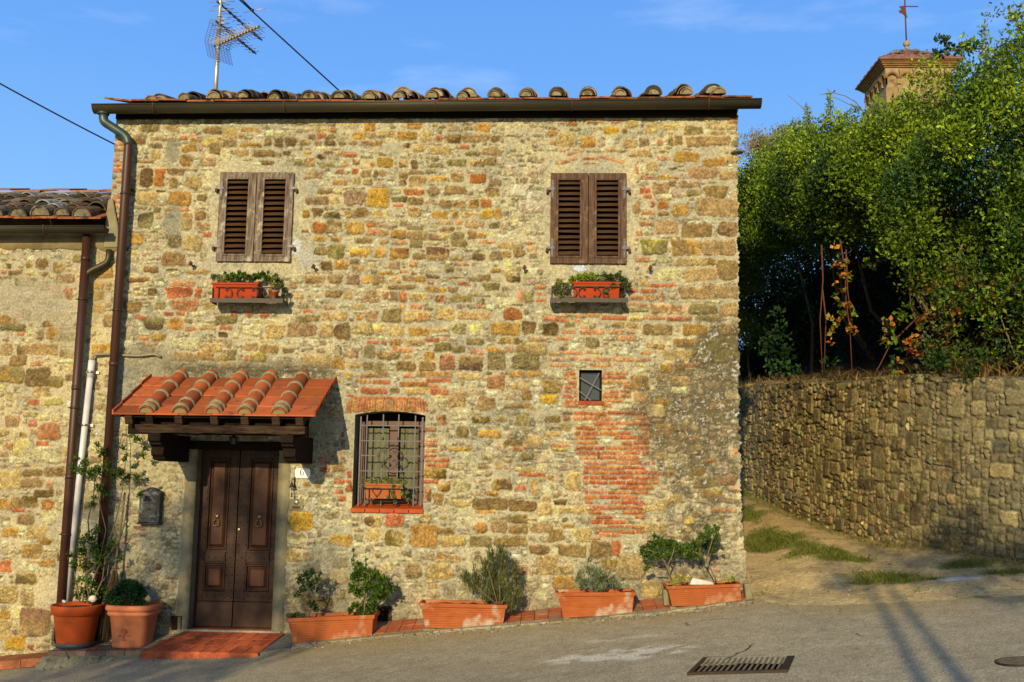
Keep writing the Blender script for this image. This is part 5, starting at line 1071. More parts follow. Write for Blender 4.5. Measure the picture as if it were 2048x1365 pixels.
def lane_col(x, y, z):
    n1 = gridnoise(x, y, 1.3, 13); n2 = gridnoise(x, y, .2, 14, 3); n3 = gridnoise(x, y, .5, 15, 3)
    C = np.array([196, 169, 120.])[None, None] * (1 + .07 * n1 + .07 * n2 + .05 * rng.normal(0, 1, x.shape))[..., None]
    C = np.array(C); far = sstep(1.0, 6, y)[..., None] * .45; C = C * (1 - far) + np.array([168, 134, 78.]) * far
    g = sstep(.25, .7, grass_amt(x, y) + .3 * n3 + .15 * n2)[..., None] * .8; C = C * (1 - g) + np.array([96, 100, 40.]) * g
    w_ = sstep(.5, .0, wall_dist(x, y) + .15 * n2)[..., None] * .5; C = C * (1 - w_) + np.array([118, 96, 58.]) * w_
    p = GP(1912, 1161); b_ = sstep(.42, .7, np.exp(-((x - p[0]) / .26) ** 2 - ((y - p[1]) / .22) ** 2) + .3 * n2)[..., None]; C = C * (1 - b_) + np.array([255, 252, 246.]) * b_
    far = (y < -14) | (abs(x) > 30) | (y > 16)
    C = np.where(far[..., None], np.array([120, 118, 60.]) * (1 + .1 * n1[..., None]), C)
    return C
xs_ = axis([(-400, -60, 40), (-60, -10, 5), (-10, 2, 1), (2, 7, .05), (7, 12, .5), (12, 60, 6), (60, 400, 40)]); ys_ = axis([(-400, -60, 40), (-60, -10, 5), (-10, -3, .8), (-3, 6, .05), (6, 16, .12), (16, 60, 5), (60, 500, 40)])
def ground_z(x, y): return lane_z(x, y) - .06 * sstep(.1, .9, road_edge(x) - y) * (abs(x) < 60)
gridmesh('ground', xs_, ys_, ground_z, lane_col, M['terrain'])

# pavement: brick strip and a stone kerb course, following the slope
b = MB(); cols = []
def seg_strip(x0, x1, y0, y1, topf, drop, col, n=1):
    for k in range(n):
        a = x0 + (x1 - x0) * k / n + .003; c = x0 + (x1 - x0) * (k + 1) / n - .003; e = rng.normal(0, .003, 4)
        T = [(a, y0, topf(a, 0) + e[0]), (c, y0, topf(c, 0) + e[1]), (c, y1, topf(c, 1) + e[2]), (a, y1, topf(a, 1) + e[3])]; B_ = [(p[0], p[1], p[2] - drop) for p in T]
        b.hexa(B_, T); cols.extend([np.array(col()) * rng.uniform(.85, 1.12)] * 8)
yK = -.56
pvf = lambda x: float(np.interp(x, [-5.71, -5.6, -4.49, -3.2, -2.95, -1.37, .06, 1.33, 2.08], [-.30, -.265, -.235, -.16, -.15, .03, .17, .31, .43]))
top_all = lambda x, q: pvf(x) if q == 0 else max(wallbase(x) - .0, pvf(x) + .01)
brickc = lambda: alb(226, 124, 72) if rng.random() < .8 else alb(206, 146, 100)
greyc = lambda: alb(198, 176, 126) if rng.random() < .6 else alb(180, 158, 110)
mauve = lambda: alb(150, 118, 92)
def tf(yq):   # height across the pavement
    return lambda x, q: top_all(x, 0) + (top_all(x, 1) - top_all(x, 0)) * ((yq[q] - yK) / (-yK))
for (y0, y1, colf, n, xa_, xb_) in ((yK, -.46, greyc, 16, -2.88, 2.2), (-.455, -.24, brickc, 34, -2.88, 2.2), (-.235, .02, brickc, 34, -2.88, 2.2),
                                   (yK, -.45, mauve, 6, -5.55, -4.25), (-.445, -.22, lambda: alb(190, 104, 62) if rng.random() < .5 else alb(160, 148, 116), 8, -5.55, -4.25), (-.215, .02, greyc, 7, -5.55, -4.25)):
    seg_strip(xa_, xb_, y0, y1, tf((y0, y1)), .22, colf, n)
seg_strip(-8.4, -5.58, -.46, .02, lambda x, q: -.345 + (x + 5.58) * .1, .09, lambda: alb(216, 128, 76), 9)
seg_strip(-8.4, -5.58, -.50, .02, lambda x, q: -.44 + (x + 5.58) * .1, .3, lambda: alb(160, 150, 120), 3)
pav = b.build('pavement', M['vc'], bevel=.006, col=None)
# colours after bevel are lost for new vertices, so rebuild without bevel
bpy.data.objects.remove(pav); b_p = b
pav = b_p.build('pavement', M['vc'], col=np.array(cols)); props(pav, kind='structure')
# lumpy cement along the foot of the kerb
def cement(xa_, xb_, n, y0, y1, topf, col):
    v = []; f = []; cc = []
    ny = 7
    for i in range(n + 1):
        x = xa_ + (xb_ - xa_) * i / n
        for j in range(ny):
            t = j / (ny - 1); y = y0 + (y1 - y0) * t; z0 = float(street(x, y0)) + .004; z = z0 + (topf(x) - z0) * (t ** .6) + rng.normal(0, .011) * (0 < j < ny - 1)
            v.append((x + rng.normal(0, .004), y + rng.normal(0, .004) - (.03 * math.sin(i * .4) * (1 - t)), z)); cc.append(np.array(col) * rng.uniform(.8, 1.15))
    for i in range(n):
        for j in range(ny - 1): k = i * ny + j; f.append((k, k + ny, k + ny + 1, k + 1))
    return v, f, cc
b = MB(); cols = []
for args in ((-5.6, -4.2, 70, -.72, -.555, lambda x: pvf(x) - .055, alb(172, 160, 118)), (-2.95, 2.25, 220, -.66, -.555, lambda x: pvf(x) - .02, alb(214, 194, 138)), (-8.4, -5.55, 60, -.56, -.49, lambda x: -.47 + (x + 5.58) * .1, alb(160, 150, 110))):
    v, f, cc = cement(*args); b.add(v, f, 0, True); cols += cc
o = b.build('kerb_cement', M['vc'], col=np.array(cols)); props(o, kind='structure')
# brick doorstep apron
ax0, ax1 = X_(283, 1307, -.76), X_(516, 1304, -.76); bx0, bx1 = X_(400, 1266, -.06), X_(560, 1266, -.06)
b = MB(); cols = []; zfA, zbA = Z_(400, 1305, -.76), Z_(470, 1265, -.05)
def apron(u, t):
    y = -.76 + .72 * t; return np.array([(ax0 + (bx0 - .12 - ax0) * t * .75) * (1 - u) + (ax1 + (bx1 + .05 - ax1) * t) * u, y, zfA + (zbA - zfA) * t])
nx_, ny_ = 8, 3
for j in range(ny_):
    for i in range(-1, nx_ + 1):
        sh = .5 * (j % 2); u0, u1 = np.clip([(i + sh) / nx_, (i + 1 + sh) / nx_], 0, 1)
        if u1 - u0 < .02: continue
        t0, t1 = j / ny_, (j + 1) / ny_; e = .010
        q = [apron(u0 + e * .4, t0 + .008), apron(u1 - e * .4, t0 + .008), apron(u1 - e * .4, t1 - .008), apron(u0 + e * .4, t1 - .008)]
        top_ = [p + np.array([0, 0, rng.normal(0, .0015)]) for p in q]; b.hexa([p - np.array([0, 0, .10]) for p in q], top_); cols += [np.array(alb(232, 112, 62)) * rng.uniform(.8, 1.15)] * 8
q = [apron(.002, .01), apron(.998, .01), apron(.998, .99), apron(.002, .99)]; b.hexa([p - np.array([0, 0, .2]) for p in q], [p - np.array([0, 0, .006]) for p in q]); cols += [np.array(alb(186, 130, 92))] * 8
props(b.build('doorstep', M['vc'], col=np.array(cols)), kind='structure')
b = MB(); cols = []      # side slopes of cement left and right of the apron, and sill
for (xa_, xb_, xc_, xd_) in ((ax1 + .004, -2.84, -2.84, bx1 + .06), (-4.28, ax0 - .004, bx0 - .2, -4.28)):
    T = [(xa_, -.70, zfA - .0), (xb_, -.64, float(pvf(xb_)) - .015), (xc_, -.02, wallbase(xc_) - .01), (xd_, -.02, zbA - .01)]
    if xa_ < -4: T = [(xa_, -.56, pvf(xa_) - .004), (xb_ - .02, -.70, zfA - .01), (xc_, -.02, zbA - .02), (xd_, -.02, pvf(xd_) + .03)]
    b.hexa([(p[0], p[1], p[2] - .25) for p in T], T); cols += [np.array(alb(150, 142, 116)) * rng.uniform(.9, 1.1)] * 8
b.box(-4.3, -3.1, -.045, .02, zbA - .05, zbA + .02); cols += [np.array(alb(190, 176, 140))] * 8
props(b.build('step_ramp', M['vc'], col=np.array(cols)), kind='structure')

# drain grating and round cover
g0, g1, g2, g3 = GP(1390, 1355), GP(1594, 1349), GP(1572, 1311), GP(1396, 1317)
gc = (g0 + g1 + g2 + g3) / 4; zz = float(road_z(gc[0], gc[1]))
dg = thing('drain_grating', (gc[0], gc[1], zz - .01), 'rectangular rusty drain grating in the road near the bottom edge', 'drain grating')
ex = (g1 - g0); Lx = np.linalg.norm(ex[:2]); ex = ex / np.linalg.norm(ex); ey = np.array([-ex[1], ex[0], 0]); Wy = .5 * (np.linalg.norm((g3 - g0)[:2]) + np.linalg.norm((g2 - g1)[:2]))
gc[2] = zz; slope = np.array([ex[0], ex[1], (float(street(*(gc + ex)[:2])) - float(street(*gc[:2])))]); slope /= np.linalg.norm(slope)
def gpt(u, v_, h): return gc + slope * u + ey * v_ + np.array([0, 0, h])
b = MB()
def gbar(u0, v0, u1, v1, w_, h0, h1, m_=0):
    d = np.array([u1 - u0, v1 - v0]); d = d / np.linalg.norm(d); n_ = np.array([-d[1], d[0]]) * w_ / 2; c4 = [(u0 + n_[0], v0 + n_[1]), (u0 - n_[0], v0 - n_[1]), (u1 - n_[0], v1 - n_[1]), (u1 + n_[0], v1 + n_[1])]
    b.hexa([gpt(*q, h0) for q in c4], [gpt(*q, h1) for q in c4], m_)
hl, hw = Lx / 2, Wy / 2
gbar(-hl, -hw + .02, hl, -hw + .02, .04, -.02, .012); gbar(-hl, hw - .02, hl, hw - .02, .04, -.02, .012); gbar(-hl + .02, -hw + .04, -hl + .02, hw - .04, .04, -.02, .011); gbar(hl - .03, -hw + .04, hl - .03, hw - .04, .06, -.02, .011)
b.hexa([gpt(-hl, -hw, -.03), gpt(hl, -hw, -.03), gpt(hl, hw, -.03), gpt(-hl, hw, -.03)], [gpt(-hl + .01, -hw + .01, .001), gpt(hl - .01, -hw + .01, .001), gpt(hl - .01, hw - .01, .001), gpt(-hl + .01, hw - .01, .001)], 1)
n = 15
for k in range(n):
    u = -hl + .07 + (2 * hl - .15) * k / (n - 1); gbar(u, -hw + .04, u, hw - .04, .017, -.01, .009, 2)
gbar(-hl + .04, 0, -hl * .1, .01, .02, -.01, .010, 2)
b.build('grating', [M['grille'], M['dark'], M['drypaint']], dg)
c0 = GP(2040, 1327); c0[2] = float(road_z(c0[0], c0[1])); rl = abs(GP(1984, 1327)[0] - c0[0])
mc = thing('manhole_cover', tuple(c0), 'round ribbed iron cover in the road at the lower right corner', 'manhole cover')
b = MB(); sl_ = (float(street(c0[0] + .5, c0[1])) - float(street(c0[0] - .5, c0[1])))
b.lathe([(rl, -.02), (rl, .010), (rl * .93, .012), (rl * .91, .004), (0, .004)], (0, 0, 0), 40, 0, False); b.v = [(x + c0[0], y + c0[1], z + c0[2] + sl_ * x) for x, y, z in b.v]
for k in range(-5, 6):
    u = k * rl / 6; h_ = math.sqrt(max(.0, (rl * .88) ** 2 - u * u)); b.hexa([(c0[0] + u - .012, c0[1] - h_, c0[2] + sl_ * u), (c0[0] + u + .012, c0[1] - h_, c0[2] + sl_ * u), (c0[0] + u + .012, c0[1] + h_, c0[2] + sl_ * u), (c0[0] + u - .012, c0[1] + h_, c0[2] + sl_ * u)], [(c0[0] + u - .012, c0[1] - h_, c0[2] + sl_ * u + .012), (c0[0] + u + .012, c0[1] - h_, c0[2] + sl_ * u + .012), (c0[0] + u + .012, c0[1] + h_, c0[2] + sl_ * u + .012), (c0[0] + u - .012, c0[1] + h_, c0[2] + sl_ * u + .012)], 1)
b.build('cover', [M['grille'], M['drypaint']], mc)

# ------------------------------------------------------------------ retaining wall
def rtop(s):      # wall top height above datum along the wall
    x, y = rw(s); return np.interp(s, [RS[0], 4.0, 6, 9, 12, RS[-1]], [3.0, 3.02, 3.18, 3.35, 3.62, 4.4])
S0, S1 = 0.3, RS[-1] - .2
def rxf(V):
    s = V[:, 0]; h_ = -V[:, 1]; t = V[:, 2]     # t is height fraction*2.3
    x, y = rw(s); nx__, ny__ = rwn(s); zb_ = gz(x, y) - .12; zt_ = rtop(s) + .03 * np.sin(s * 2.1) + .02 * np.sin(s * 5.3); z = zb_ + (zt_ - zb_) * t / 2.4
    over = np.clip(t - 2.36, 0, 1) / .04; bat = -.08 * (t / 2.4)
    o = h_ * (1 - over) + bat
    return np.stack([x + nx__ * o - nx__ * over * .35, y + ny__ * o - ny__ * over * .35, z], -1)
rp = [((176, 148, 86), .36), ((196, 168, 100), .22), ((154, 128, 76), .22), ((150, 130, 82), .1), ((176, 144, 78), .05), ((136, 120, 82), .04), ((160, 118, 70), .01)]
def grime_tint_r(C, H, XX, ZZ, n1, n2, n3, fine, nl, SM):
    a = sstep(8.5, 3.5, XX)[..., None] * .5; C = C * (1 - a) + np.array([134, 128, 104.]) * a  # greyer towards the right end of the wall
    d = sstep(.25, .7, n1 * .7 + nl * .3)[..., None] * .25; return C * (1 - d), H
rwo = rubble('retaining_wall', S0, S1, 0, 2.4, .0125, [], (.135, .36, .05, .28, .6, 1.5), rp, (158, 134, 84), .030, 41, None, M['stone'], xform=rxf, grime=grime_tint_r, gap=.016, contrast=1.2, edge_soft=.009, rough_m=.008, tonevar=.13, rnd=(.10, .26), bigs=170, bigrange=(.20, .38))
props(rwo, 'high dry rubble retaining wall curving up the lane beside the house', 'wall')

# bank of earth behind it
ss = np.linspace(.3, RS[-1] - .2, 120); off = np.array([.0, .25, .6, 1.2, 2.0, 3.0, 4.2, 5.5, 8, 12]); V = []; hg = np.array([-.35, -.02, .05, .18, .5, 2.2, 4.0, 4.6, 4.8, 4.8])
for s in ss:
    x, y = rw(s); a, c = rwn(s); z = float(rtop(s))
    for o_, h_ in zip(off, hg): V.append((x - a * (o_ + .16) + rng.normal(0, .02), y - c * (o_ + .16), z + h_ * (1 if o_ < 2 else .9) + rng.normal(0, .03) * (o_ > .3)))
k = len(off); Fq = [(i * k + j, i * k + j + 1, (i + 1) * k + j + 1, (i + 1) * k + j) for i in range(len(ss) - 1) for j in range(k - 1)]
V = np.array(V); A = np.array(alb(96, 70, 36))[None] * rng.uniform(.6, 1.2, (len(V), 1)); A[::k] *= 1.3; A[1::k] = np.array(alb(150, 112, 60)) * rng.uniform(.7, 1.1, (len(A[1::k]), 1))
for q in range(4, k): A[q::k] = np.array([.012, .010, .006])  # back of the bank coloured near black for the shade of the hollow
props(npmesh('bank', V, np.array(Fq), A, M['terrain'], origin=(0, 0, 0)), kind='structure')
# ------------------------------------------------------------------ foliage
def leafcloud(centers, dirs, sizes, cols, ratio=.5, fold=.25):
    """one folded four-cornered leaf per row"""
    n = len(centers); d = dirs / (np.linalg.norm(dirs, axis=1, keepdims=True) + 1e-9)
    r = rng.normal(0, 1, (n, 3)); s = np.cross(d, r); s /= (np.linalg.norm(s, axis=1, keepdims=True) + 1e-9); u = np.cross(s, d)
    L_ = sizes[:, None]; W_ = L_ * ratio * .5
    v = np.stack([centers - d * L_ * .5, centers + s * W_ + u * W_ * fold, centers + d * L_ * .5, centers - s * W_ + u * W_ * fold], 1).reshape(-1, 3)
    f = np.arange(4 * n).reshape(n, 4); c = np.repeat(cols, 4, 0); return v, f, c
GREENS = {'rust': [(.16, .07, .02), (.10, .06, .02), (.20, .11, .03), (.06, .07, .015)], 'shrub': [(.050, .105, .010), (.075, .14, .014), (.032, .072, .008), (.09, .16, .016)], 'mid': [(.095, .168, .007), (.135, .225, .011), (.060, .115, .006), (.17, .26, .014)], 'deep': [(.020, .060, .012), (.030, .085, .015), (.014, .042, .008)],
          'olive': [(.085, .11, .03), (.06, .085, .02), (.12, .14, .045)], 'grey': [(.16, .21, .11), (.22, .26, .15), (.11, .15, .07)], 'yellow': [(.42, .40, .07), (.34, .38, .06), (.50, .38, .08)],
          'rosemary': [(.10, .125, .035), (.07, .095, .03), (.14, .15, .05)], 'lime': [(.20, .30, .012), (.28, .37, .018), (.135, .21, .009)], 'orange': [(.55, .20, .02), (.62, .28, .04), (.45, .12, .02), (.20, .20, .03)],
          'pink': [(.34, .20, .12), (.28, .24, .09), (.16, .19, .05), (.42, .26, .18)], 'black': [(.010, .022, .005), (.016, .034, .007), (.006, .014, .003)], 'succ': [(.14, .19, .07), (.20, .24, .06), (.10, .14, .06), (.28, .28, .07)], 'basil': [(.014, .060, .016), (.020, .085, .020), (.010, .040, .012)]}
def clump_leaves(clumps, kind, size, up=.3, ratio=.5, shell=.45, flat=1.0, vary=.25):
    """clumps: rows of (x,y,z,r,n[,kind])"""
    CC = []; DD = []; KK = []
    for cl in clumps:
        x, y, z, r, n = cl[:5]; n = int(n); k = cl[5] if len(cl) > 5 else kind
        q = rng.normal(0, 1, (n, 3)); q /= np.linalg.norm(q, axis=1, keepdims=True); rad = r * (rng.random((n, 1)) ** shell) * rng.uniform(.8, 1.25, (n, 1))
        p = q * rad * np.array([1, 1, flat]); CC.append(p + np.array([x, y, z])); DD.append(q * .8 + rng.normal(0, .6, (n, 3)) + np.array([0, 0, up]))
        pal_ = np.array(GREENS[k]); c = pal_[rng.integers(0, len(pal_), n)] * rng.uniform(1 - vary, 1 + vary, (n, 1)) * rng.uniform(1 - vary * 1.2, 1 + vary * .9)
        KK.append(c)
    CC = np.concatenate(CC); return leafcloud(CC, np.concatenate(DD), size * rng.uniform(.65, 1.35, len(CC)), np.clip(np.concatenate(KK), .002, .8), ratio)
def plant(name, label, cat, clumps, kind, size, stems=(), smat=None, sr=.006, base=None, group=None, **kw):
    v, f, c = clump_leaves(clumps, kind, size, **kw)
    bz = v[:, 2].min() if base is None else base[2]; loc = (v[:, 0].mean(), v[:, 1].mean(), bz) if base is None else base
    t = thing(name, tuple(map(float, loc)), label, cat, group)
    npmesh('foliage', v, f, c, M['leaf'], t, smooth=False)
    for i, s in enumerate(stems):
        b = MB(); b.tube(s, list(np.linspace(sr, sr * .45, len(s))), 6); b.build('stem', smat or M['bark'], t)
    return t
def Pn(px, py, y): p = P(px, py, y); return (float(p[0]), float(p[1]), float(p[2]))

# ------------------------------------------------------------------ long terracotta planters on the pavement
def trough(label, fl, fr, tl, tr, yf_, depth, mt, group, ribs=True, yaw=0.0, soil=.03):
    """front bottom and top corners in world x,z"""
    b = MB(); th = .018; t = thing('terracotta_planter', (float((fl[0] + fr[0]) / 2), yf_ + depth / 2, float(min(fl[2], fr[2]))), label, 'planter', group)
    rows = 9; out = []
    def corner(k, side, fb):    # k 0..1 height
        a = np.array(fl) * (1 - k) + np.array(tl) * k if side == 0 else np.array(fr) * (1 - k) + np.array(tr) * k
        y = yf_ + (.035 * (1 - k)) if fb == 0 else yf_ + depth - .04 * (1 - k)
        return np.array([a[0], y + yaw * (side - .5) * (a[0] * 0 + 1), a[2]])
    levels = []
    for i in range(rows):
        k0, k1 = i / rows * .84, (i + 1) / rows * .84; levels += [(k0, .0), (k1 - .012, .0), (k1 - .012, .004 if ribs else 0), (k1, .004 if ribs else 0)]
    levels += [(.84, -.012), (.85, -.016), (.99, -.018), (1.0, -.012), (1.0, .012), (.80, .022)]
    V = []
    for k, ins in levels:
        for side, fb in ((0, 0), (1, 0), (1, 1), (0, 1)):
            c = corner(k, side, fb); c = c + np.array([ins * (1 if side == 0 else -1), ins * (1 if fb == 0 else -1), 0]); V.append(c)
    n = len(levels); F = [(4 * i + j, 4 * i + (j + 1) % 4, 4 * i + 4 + (j + 1) % 4, 4 * i + 4 + j) for i in range(n - 1) for j in range(4)] + [(3, 2, 1, 0)]
    b.add(V, F); b.build('trough', mt, t, bevel=.0025)
    s = MB(); c = [corner(.88, a, q) + np.array([.014 * (1 if a == 0 else -1), .014 * (1 if q == 0 else -1), 0]) for a, q in ((0, 0), (1, 0), (1, 1), (0, 1))]
    nx = 16; ny = 5; v = []
    for j in range(ny):
        for i in range(nx): u, w_ = i / (nx - 1), j / (ny - 1); p = (c[0] * (1 - u) + c[1] * u) * (1 - w_) + (c[3] * (1 - u) + c[2] * u) * w_; v.append(p + np.array([0, 0, rng.normal(0, .007)]))
    s.add(v, [(j * nx + i, j * nx + i + 1, (j + 1) * nx + i + 1, (j + 1) * nx + i) for j in range(ny - 1) for i in range(nx - 1)], 0, True); s.build('soil', M['soil'], t)
    return t
def foot_stone(label, px0, px1, py, y, h_=.03):
    p0, p1 = P(px0, py, y), P(px1, py, y); b = MB(); b.box(p0[0], p1[0], y, y + .12, p0[2] - .01, p0[2] + h_)
    props(b.build('wedge_stone', M['greystone'], bevel=.005, jitter=.002), label, 'stone')
yp = -.53
PLN = [("long orange terracotta planter right of the door with two leafy shrubs", (585, 1289), (742, 1281), (573.5, 1237.5), (746, 1230.5), .34, M['terra'], .0),
       ("limescaled terracotta planter with a rosemary bush, second from the door", (850, 1257), (1004, 1259), (840, 1206), (1012, 1211), .30, M['terra_old'], .03),
       ("whitish worn terracotta planter with grey lavender below the brick patch", (1128, 1237), (1265, 1230), (1113, 1186), (1269, 1185), .32, M['terra_old'], .0),
       ("terracotta planter at the right house corner with white stone in it", (1345, 1214), (1485, 1209), (1335, 1173), (1481, 1168.5), .34, M['terra'], .0)]
for lab, a, c, d, e, dep, mt, yw_ in PLN: trough(lab, P(*a, yp), P(*c, yp), P(*d, yp - .02), P(*e, yp - .02), yp, dep, mt, 'long planters along the house front', yaw=yw_)
foot_stone('flat stone wedge under the left end of the second planter', 846, 872, 1266, yp + .01, .045)
foot_stone('small yellowish stone wedge under the planter at the house corner', 1340, 1354, 1218, yp + .0, .02)
foot_stone('small stone wedge under the planter with the grey lavender', 1128, 1142, 1240, yp + .01, .02)
for lab, pts_ in (('pale stone block leaning at the right end of the corner planter', [(1493, 1204), (1507, 1203), (1501, 1168), (1488, 1168)]), ('pale stone block behind the left end of the corner planter', [(1328, 1212), (1340, 1212), (1335, 1180), (1326, 1180)])):
    y = -.46 if 'right' in lab else -.40; b = MB(); q = [P(a, c, y) for a, c in pts_]; b.prism([(p[0], p[2]) for p in q], y, y + .12); props(b.build('stone_block', M['greystone'], bevel=.008, jitter=.002), lab, 'stone')

def ST(*pts, y=-.40, y1=None):
    n = len(pts); return [Pn(a, c, y + ((y1 - y) * i / (n - 1) if y1 is not None else 0)) for i, (a, c) in enumerate(pts)]
def CL(lst, y, ys=.06, k=170., dens=1.0):
    out = []
    for e in lst:
        px, py, r, n = e[:4]; p = Pn(px, py, y + rng.normal(0, ys)); out.append((p[0], p[1], p[2], r / k, n * dens * 1.5) + tuple(e[4:]))
    return out
yq = -.38
plant('small_olive_shrub', 'thin dark shrub with a bare crooked trunk in the left of the first planter', 'shrub',
      CL([(612, 1152, 11, 90), (600, 1160, 9, 60), (622, 1145, 9, 55), (635, 1160, 8, 40), (618, 1170, 12, 90), (605, 1180, 8, 50), (598, 1188, 5, 22), (632, 1178, 8, 45), (640, 1150, 6, 18), (590, 1189, 4, 14), (628, 1212, 9, 60), (620, 1208, 6, 30), (632, 1218, 6, 30)], yq), 'deep', .036,
      stems=[ST((617, 1234), (621, 1215), (626, 1195), (620, 1183), (610, 1170), (602, 1150), (598, 1145)), ST((624, 1200), (630, 1185), (634, 1165), (640, 1140)), ST((632, 1172), (645, 1160), (652, 1158)), ST((634, 1165), (630, 1150), (636, 1143)), ST((622, 1184), (606, 1187), (586, 1189))], smat=M['stem_grey'], sr=.010, ratio=.4)
plant('low_succulent', 'low green cushion plant at the left end of the first planter', 'plant', CL([(585, 1231, 7, 70), (595, 1229, 8, 90), (606, 1231, 8, 80), (578, 1233, 5, 40)], yq, .04), 'olive', .018, ratio=.6, flat=.7)
plant('leafy_shrub', 'bushy bright green shrub with a tall thin shoot in the first planter', 'shrub',
      CL([(720, 1140, 12, 120), (735, 1150, 14, 150), (712, 1155, 11, 100), (750, 1150, 11, 100), (765, 1160, 11, 100), (775, 1178, 12, 100), (755, 1180, 14, 130), (735, 1172, 13, 120), (708, 1175, 11, 90), (718, 1188, 9, 60), (765, 1192, 10, 70), (785, 1180, 6, 25), (748, 1195, 9, 50), (716, 1130, 7, 40), (745, 1213, 10, 90), (725, 1218, 12, 120), (710, 1212, 8, 60), (735, 1228, 9, 80), (700, 1222, 6, 30), (707, 1128, 3, 8), (708, 1112, 2.5, 7), (706, 1100, 2.5, 7), (705, 1121, 2.5, 8)], yq), 'shrub', .046,
      stems=[ST((728, 1234), (730, 1205), (736, 1180), (740, 1150), (722, 1140)), ST((732, 1200), (755, 1185), (775, 1170)), ST((734, 1195), (715, 1175)), ST((722, 1140), (708, 1125), (706, 1094))], smat=M['stem_grey'], sr=.011, ratio=.42)
ros = [(x + rng.normal(0, 3), y, 11, 120) for x, y in [(985, 1110), (1005, 1115), (970, 1130), (990, 1130), (1010, 1135), (1028, 1140), (950, 1150), (970, 1150), (990, 1155), (1010, 1155), (1030, 1160), (940, 1165), (958, 1170), (978, 1175), (998, 1178), (1018, 1180), (1034, 1185), (985, 1195), (1003, 1200), (1020, 1205), (968, 1190), (930, 1155), (1000, 1102), (1036, 1200)]]
plant('rosemary_bush', 'upright feathery rosemary bush in the second planter', 'shrub', CL(ros, yq), 'rosemary', .055, ratio=.16, up=2.2, shell=.7, flat=1.7,
      stems=[ST((995, 1208), (985, 1170), (975, 1130)), ST((1000, 1208), (1000, 1160), (1005, 1105)), ST((1004, 1208), (1020, 1170), (1032, 1130)), ST((992, 1208), (960, 1180), (935, 1155)), ST((1002, 1208), (1018, 1185), (1040, 1175))], smat=M['stem_grey'], sr=.008)
plant('lavender', 'low silvery grey lavender in the third planter', 'plant', CL([(1160, 1150, 10, 90), (1178, 1138, 10, 90), (1195, 1145, 11, 110), (1210, 1158, 11, 100), (1228, 1165, 9, 80), (1238, 1172, 6, 30), (1165, 1168, 10, 80), (1185, 1165, 12, 120), (1205, 1176, 9, 70), (1190, 1185, 7, 50), (1178, 1120, 5, 25), (1155, 1160, 6, 30), (1245, 1160, 4, 12), (1218, 1145, 5, 20), (1192, 1197, 4, 30)], yq), 'grey', .050, ratio=.2, up=1.1,
      stems=[ST((1186, 1190), (1184, 1150), (1176, 1128)), ST((1190, 1190), (1210, 1160), (1232, 1150))], smat=M['stem_grey'], sr=.006)
plant('arching_shrub', 'left of the two arching green shrubs in the corner planter', 'shrub', CL([(1290, 1100, 9, 80), (1305, 1090, 11, 110), (1322, 1085, 11, 110), (1340, 1088, 10, 100), (1355, 1092, 9, 80), (1298, 1112, 10, 90), (1318, 1108, 12, 120), (1338, 1110, 11, 110), (1285, 1105, 6, 35), (1310, 1072, 5, 28), (1292, 1138, 5, 30), (1298, 1130, 4, 20), (1360, 1105, 9, 80)], yq), 'shrub', .040,
      stems=[ST((1343, 1160), (1336, 1140), (1328, 1122), (1312, 1105), (1295, 1100)), ST((1334, 1135), (1345, 1110), (1350, 1090)), ST((1332, 1140), (1318, 1138), (1296, 1136))], smat=M['stem_grey'], sr=.009, ratio=.45)
plant('arching_shrub', 'right and taller of the two arching green shrubs in the corner planter', 'shrub', CL([(1375, 1098, 11, 110), (1392, 1090, 11, 110), (1405, 1075, 10, 90), (1420, 1065, 9, 70), (1432, 1058, 7, 45), (1415, 1090, 10, 90), (1428, 1085, 7, 50), (1398, 1108, 10, 90), (1380, 1112, 8, 60), (1435, 1072, 6, 35), (1412, 1055, 5, 26), (1445, 1098, 4, 12), (1425, 1102, 7, 50)], yq), 'shrub', .040,
      stems=[ST((1433, 1164), (1425, 1145), (1412, 1122), (1400, 1105), (1395, 1085)), ST((1412, 1122), (1420, 1095), (1430, 1062)), ST((1405, 1112), (1380, 1100))], smat=M['stem_grey'], sr=.010, ratio=.45)
plant('yellow_stonecrop', 'yellow green stonecrop rosettes at the left of the corner planter', 'plant', CL([(1342, 1165, 5, 40), (1350, 1158, 5, 45), (1358, 1152, 5, 45), (1364, 1160, 5, 45), (1352, 1168, 5, 40), (1372, 1158, 4, 30), (1376, 1153, 3, 22)], yp + .08, .02), 'yellow', .020, ratio=.7)
plant('yellow_stonecrop', 'small yellow green stonecrop behind the white stone in the corner planter', 'plant', CL([(1402, 1156, 4, 40), (1408, 1158, 3, 24)], yp + .2, .02), 'yellow', .020, ratio=.7)
plant('yellow_stonecrop', 'small stonecrop rosettes at the right end of the corner planter', 'plant', CL([(1450, 1160, 4, 30), (1458, 1160, 4, 30), (1466, 1157, 4, 36, 'lime')], yp + .14, .02), 'yellow', .020, ratio=.7)
p = P(1405, 1163, yp + .1); b = MB(); b.hexa([(p[0] - .15, yp + .03, p[2] - .035), (p[0] + .13, yp + .03, p[2] - .035), (p[0] + .10, yp + .17, p[2] - .035), (p[0] - .13, yp + .17, p[2] - .035)], [(p[0] - .12, yp + .05, p[2] + .035), (p[0] + .10, yp + .05, p[2] + .002), (p[0] + .08, yp + .14, p[2] + .01), (p[0] - .11, yp + .13, p[2] + .04)])
props(b.build('white_stone', M['whitestone'], bevel=.012, seg=2, jitter=.004), 'jagged white stone lying in the corner planter', 'stone')

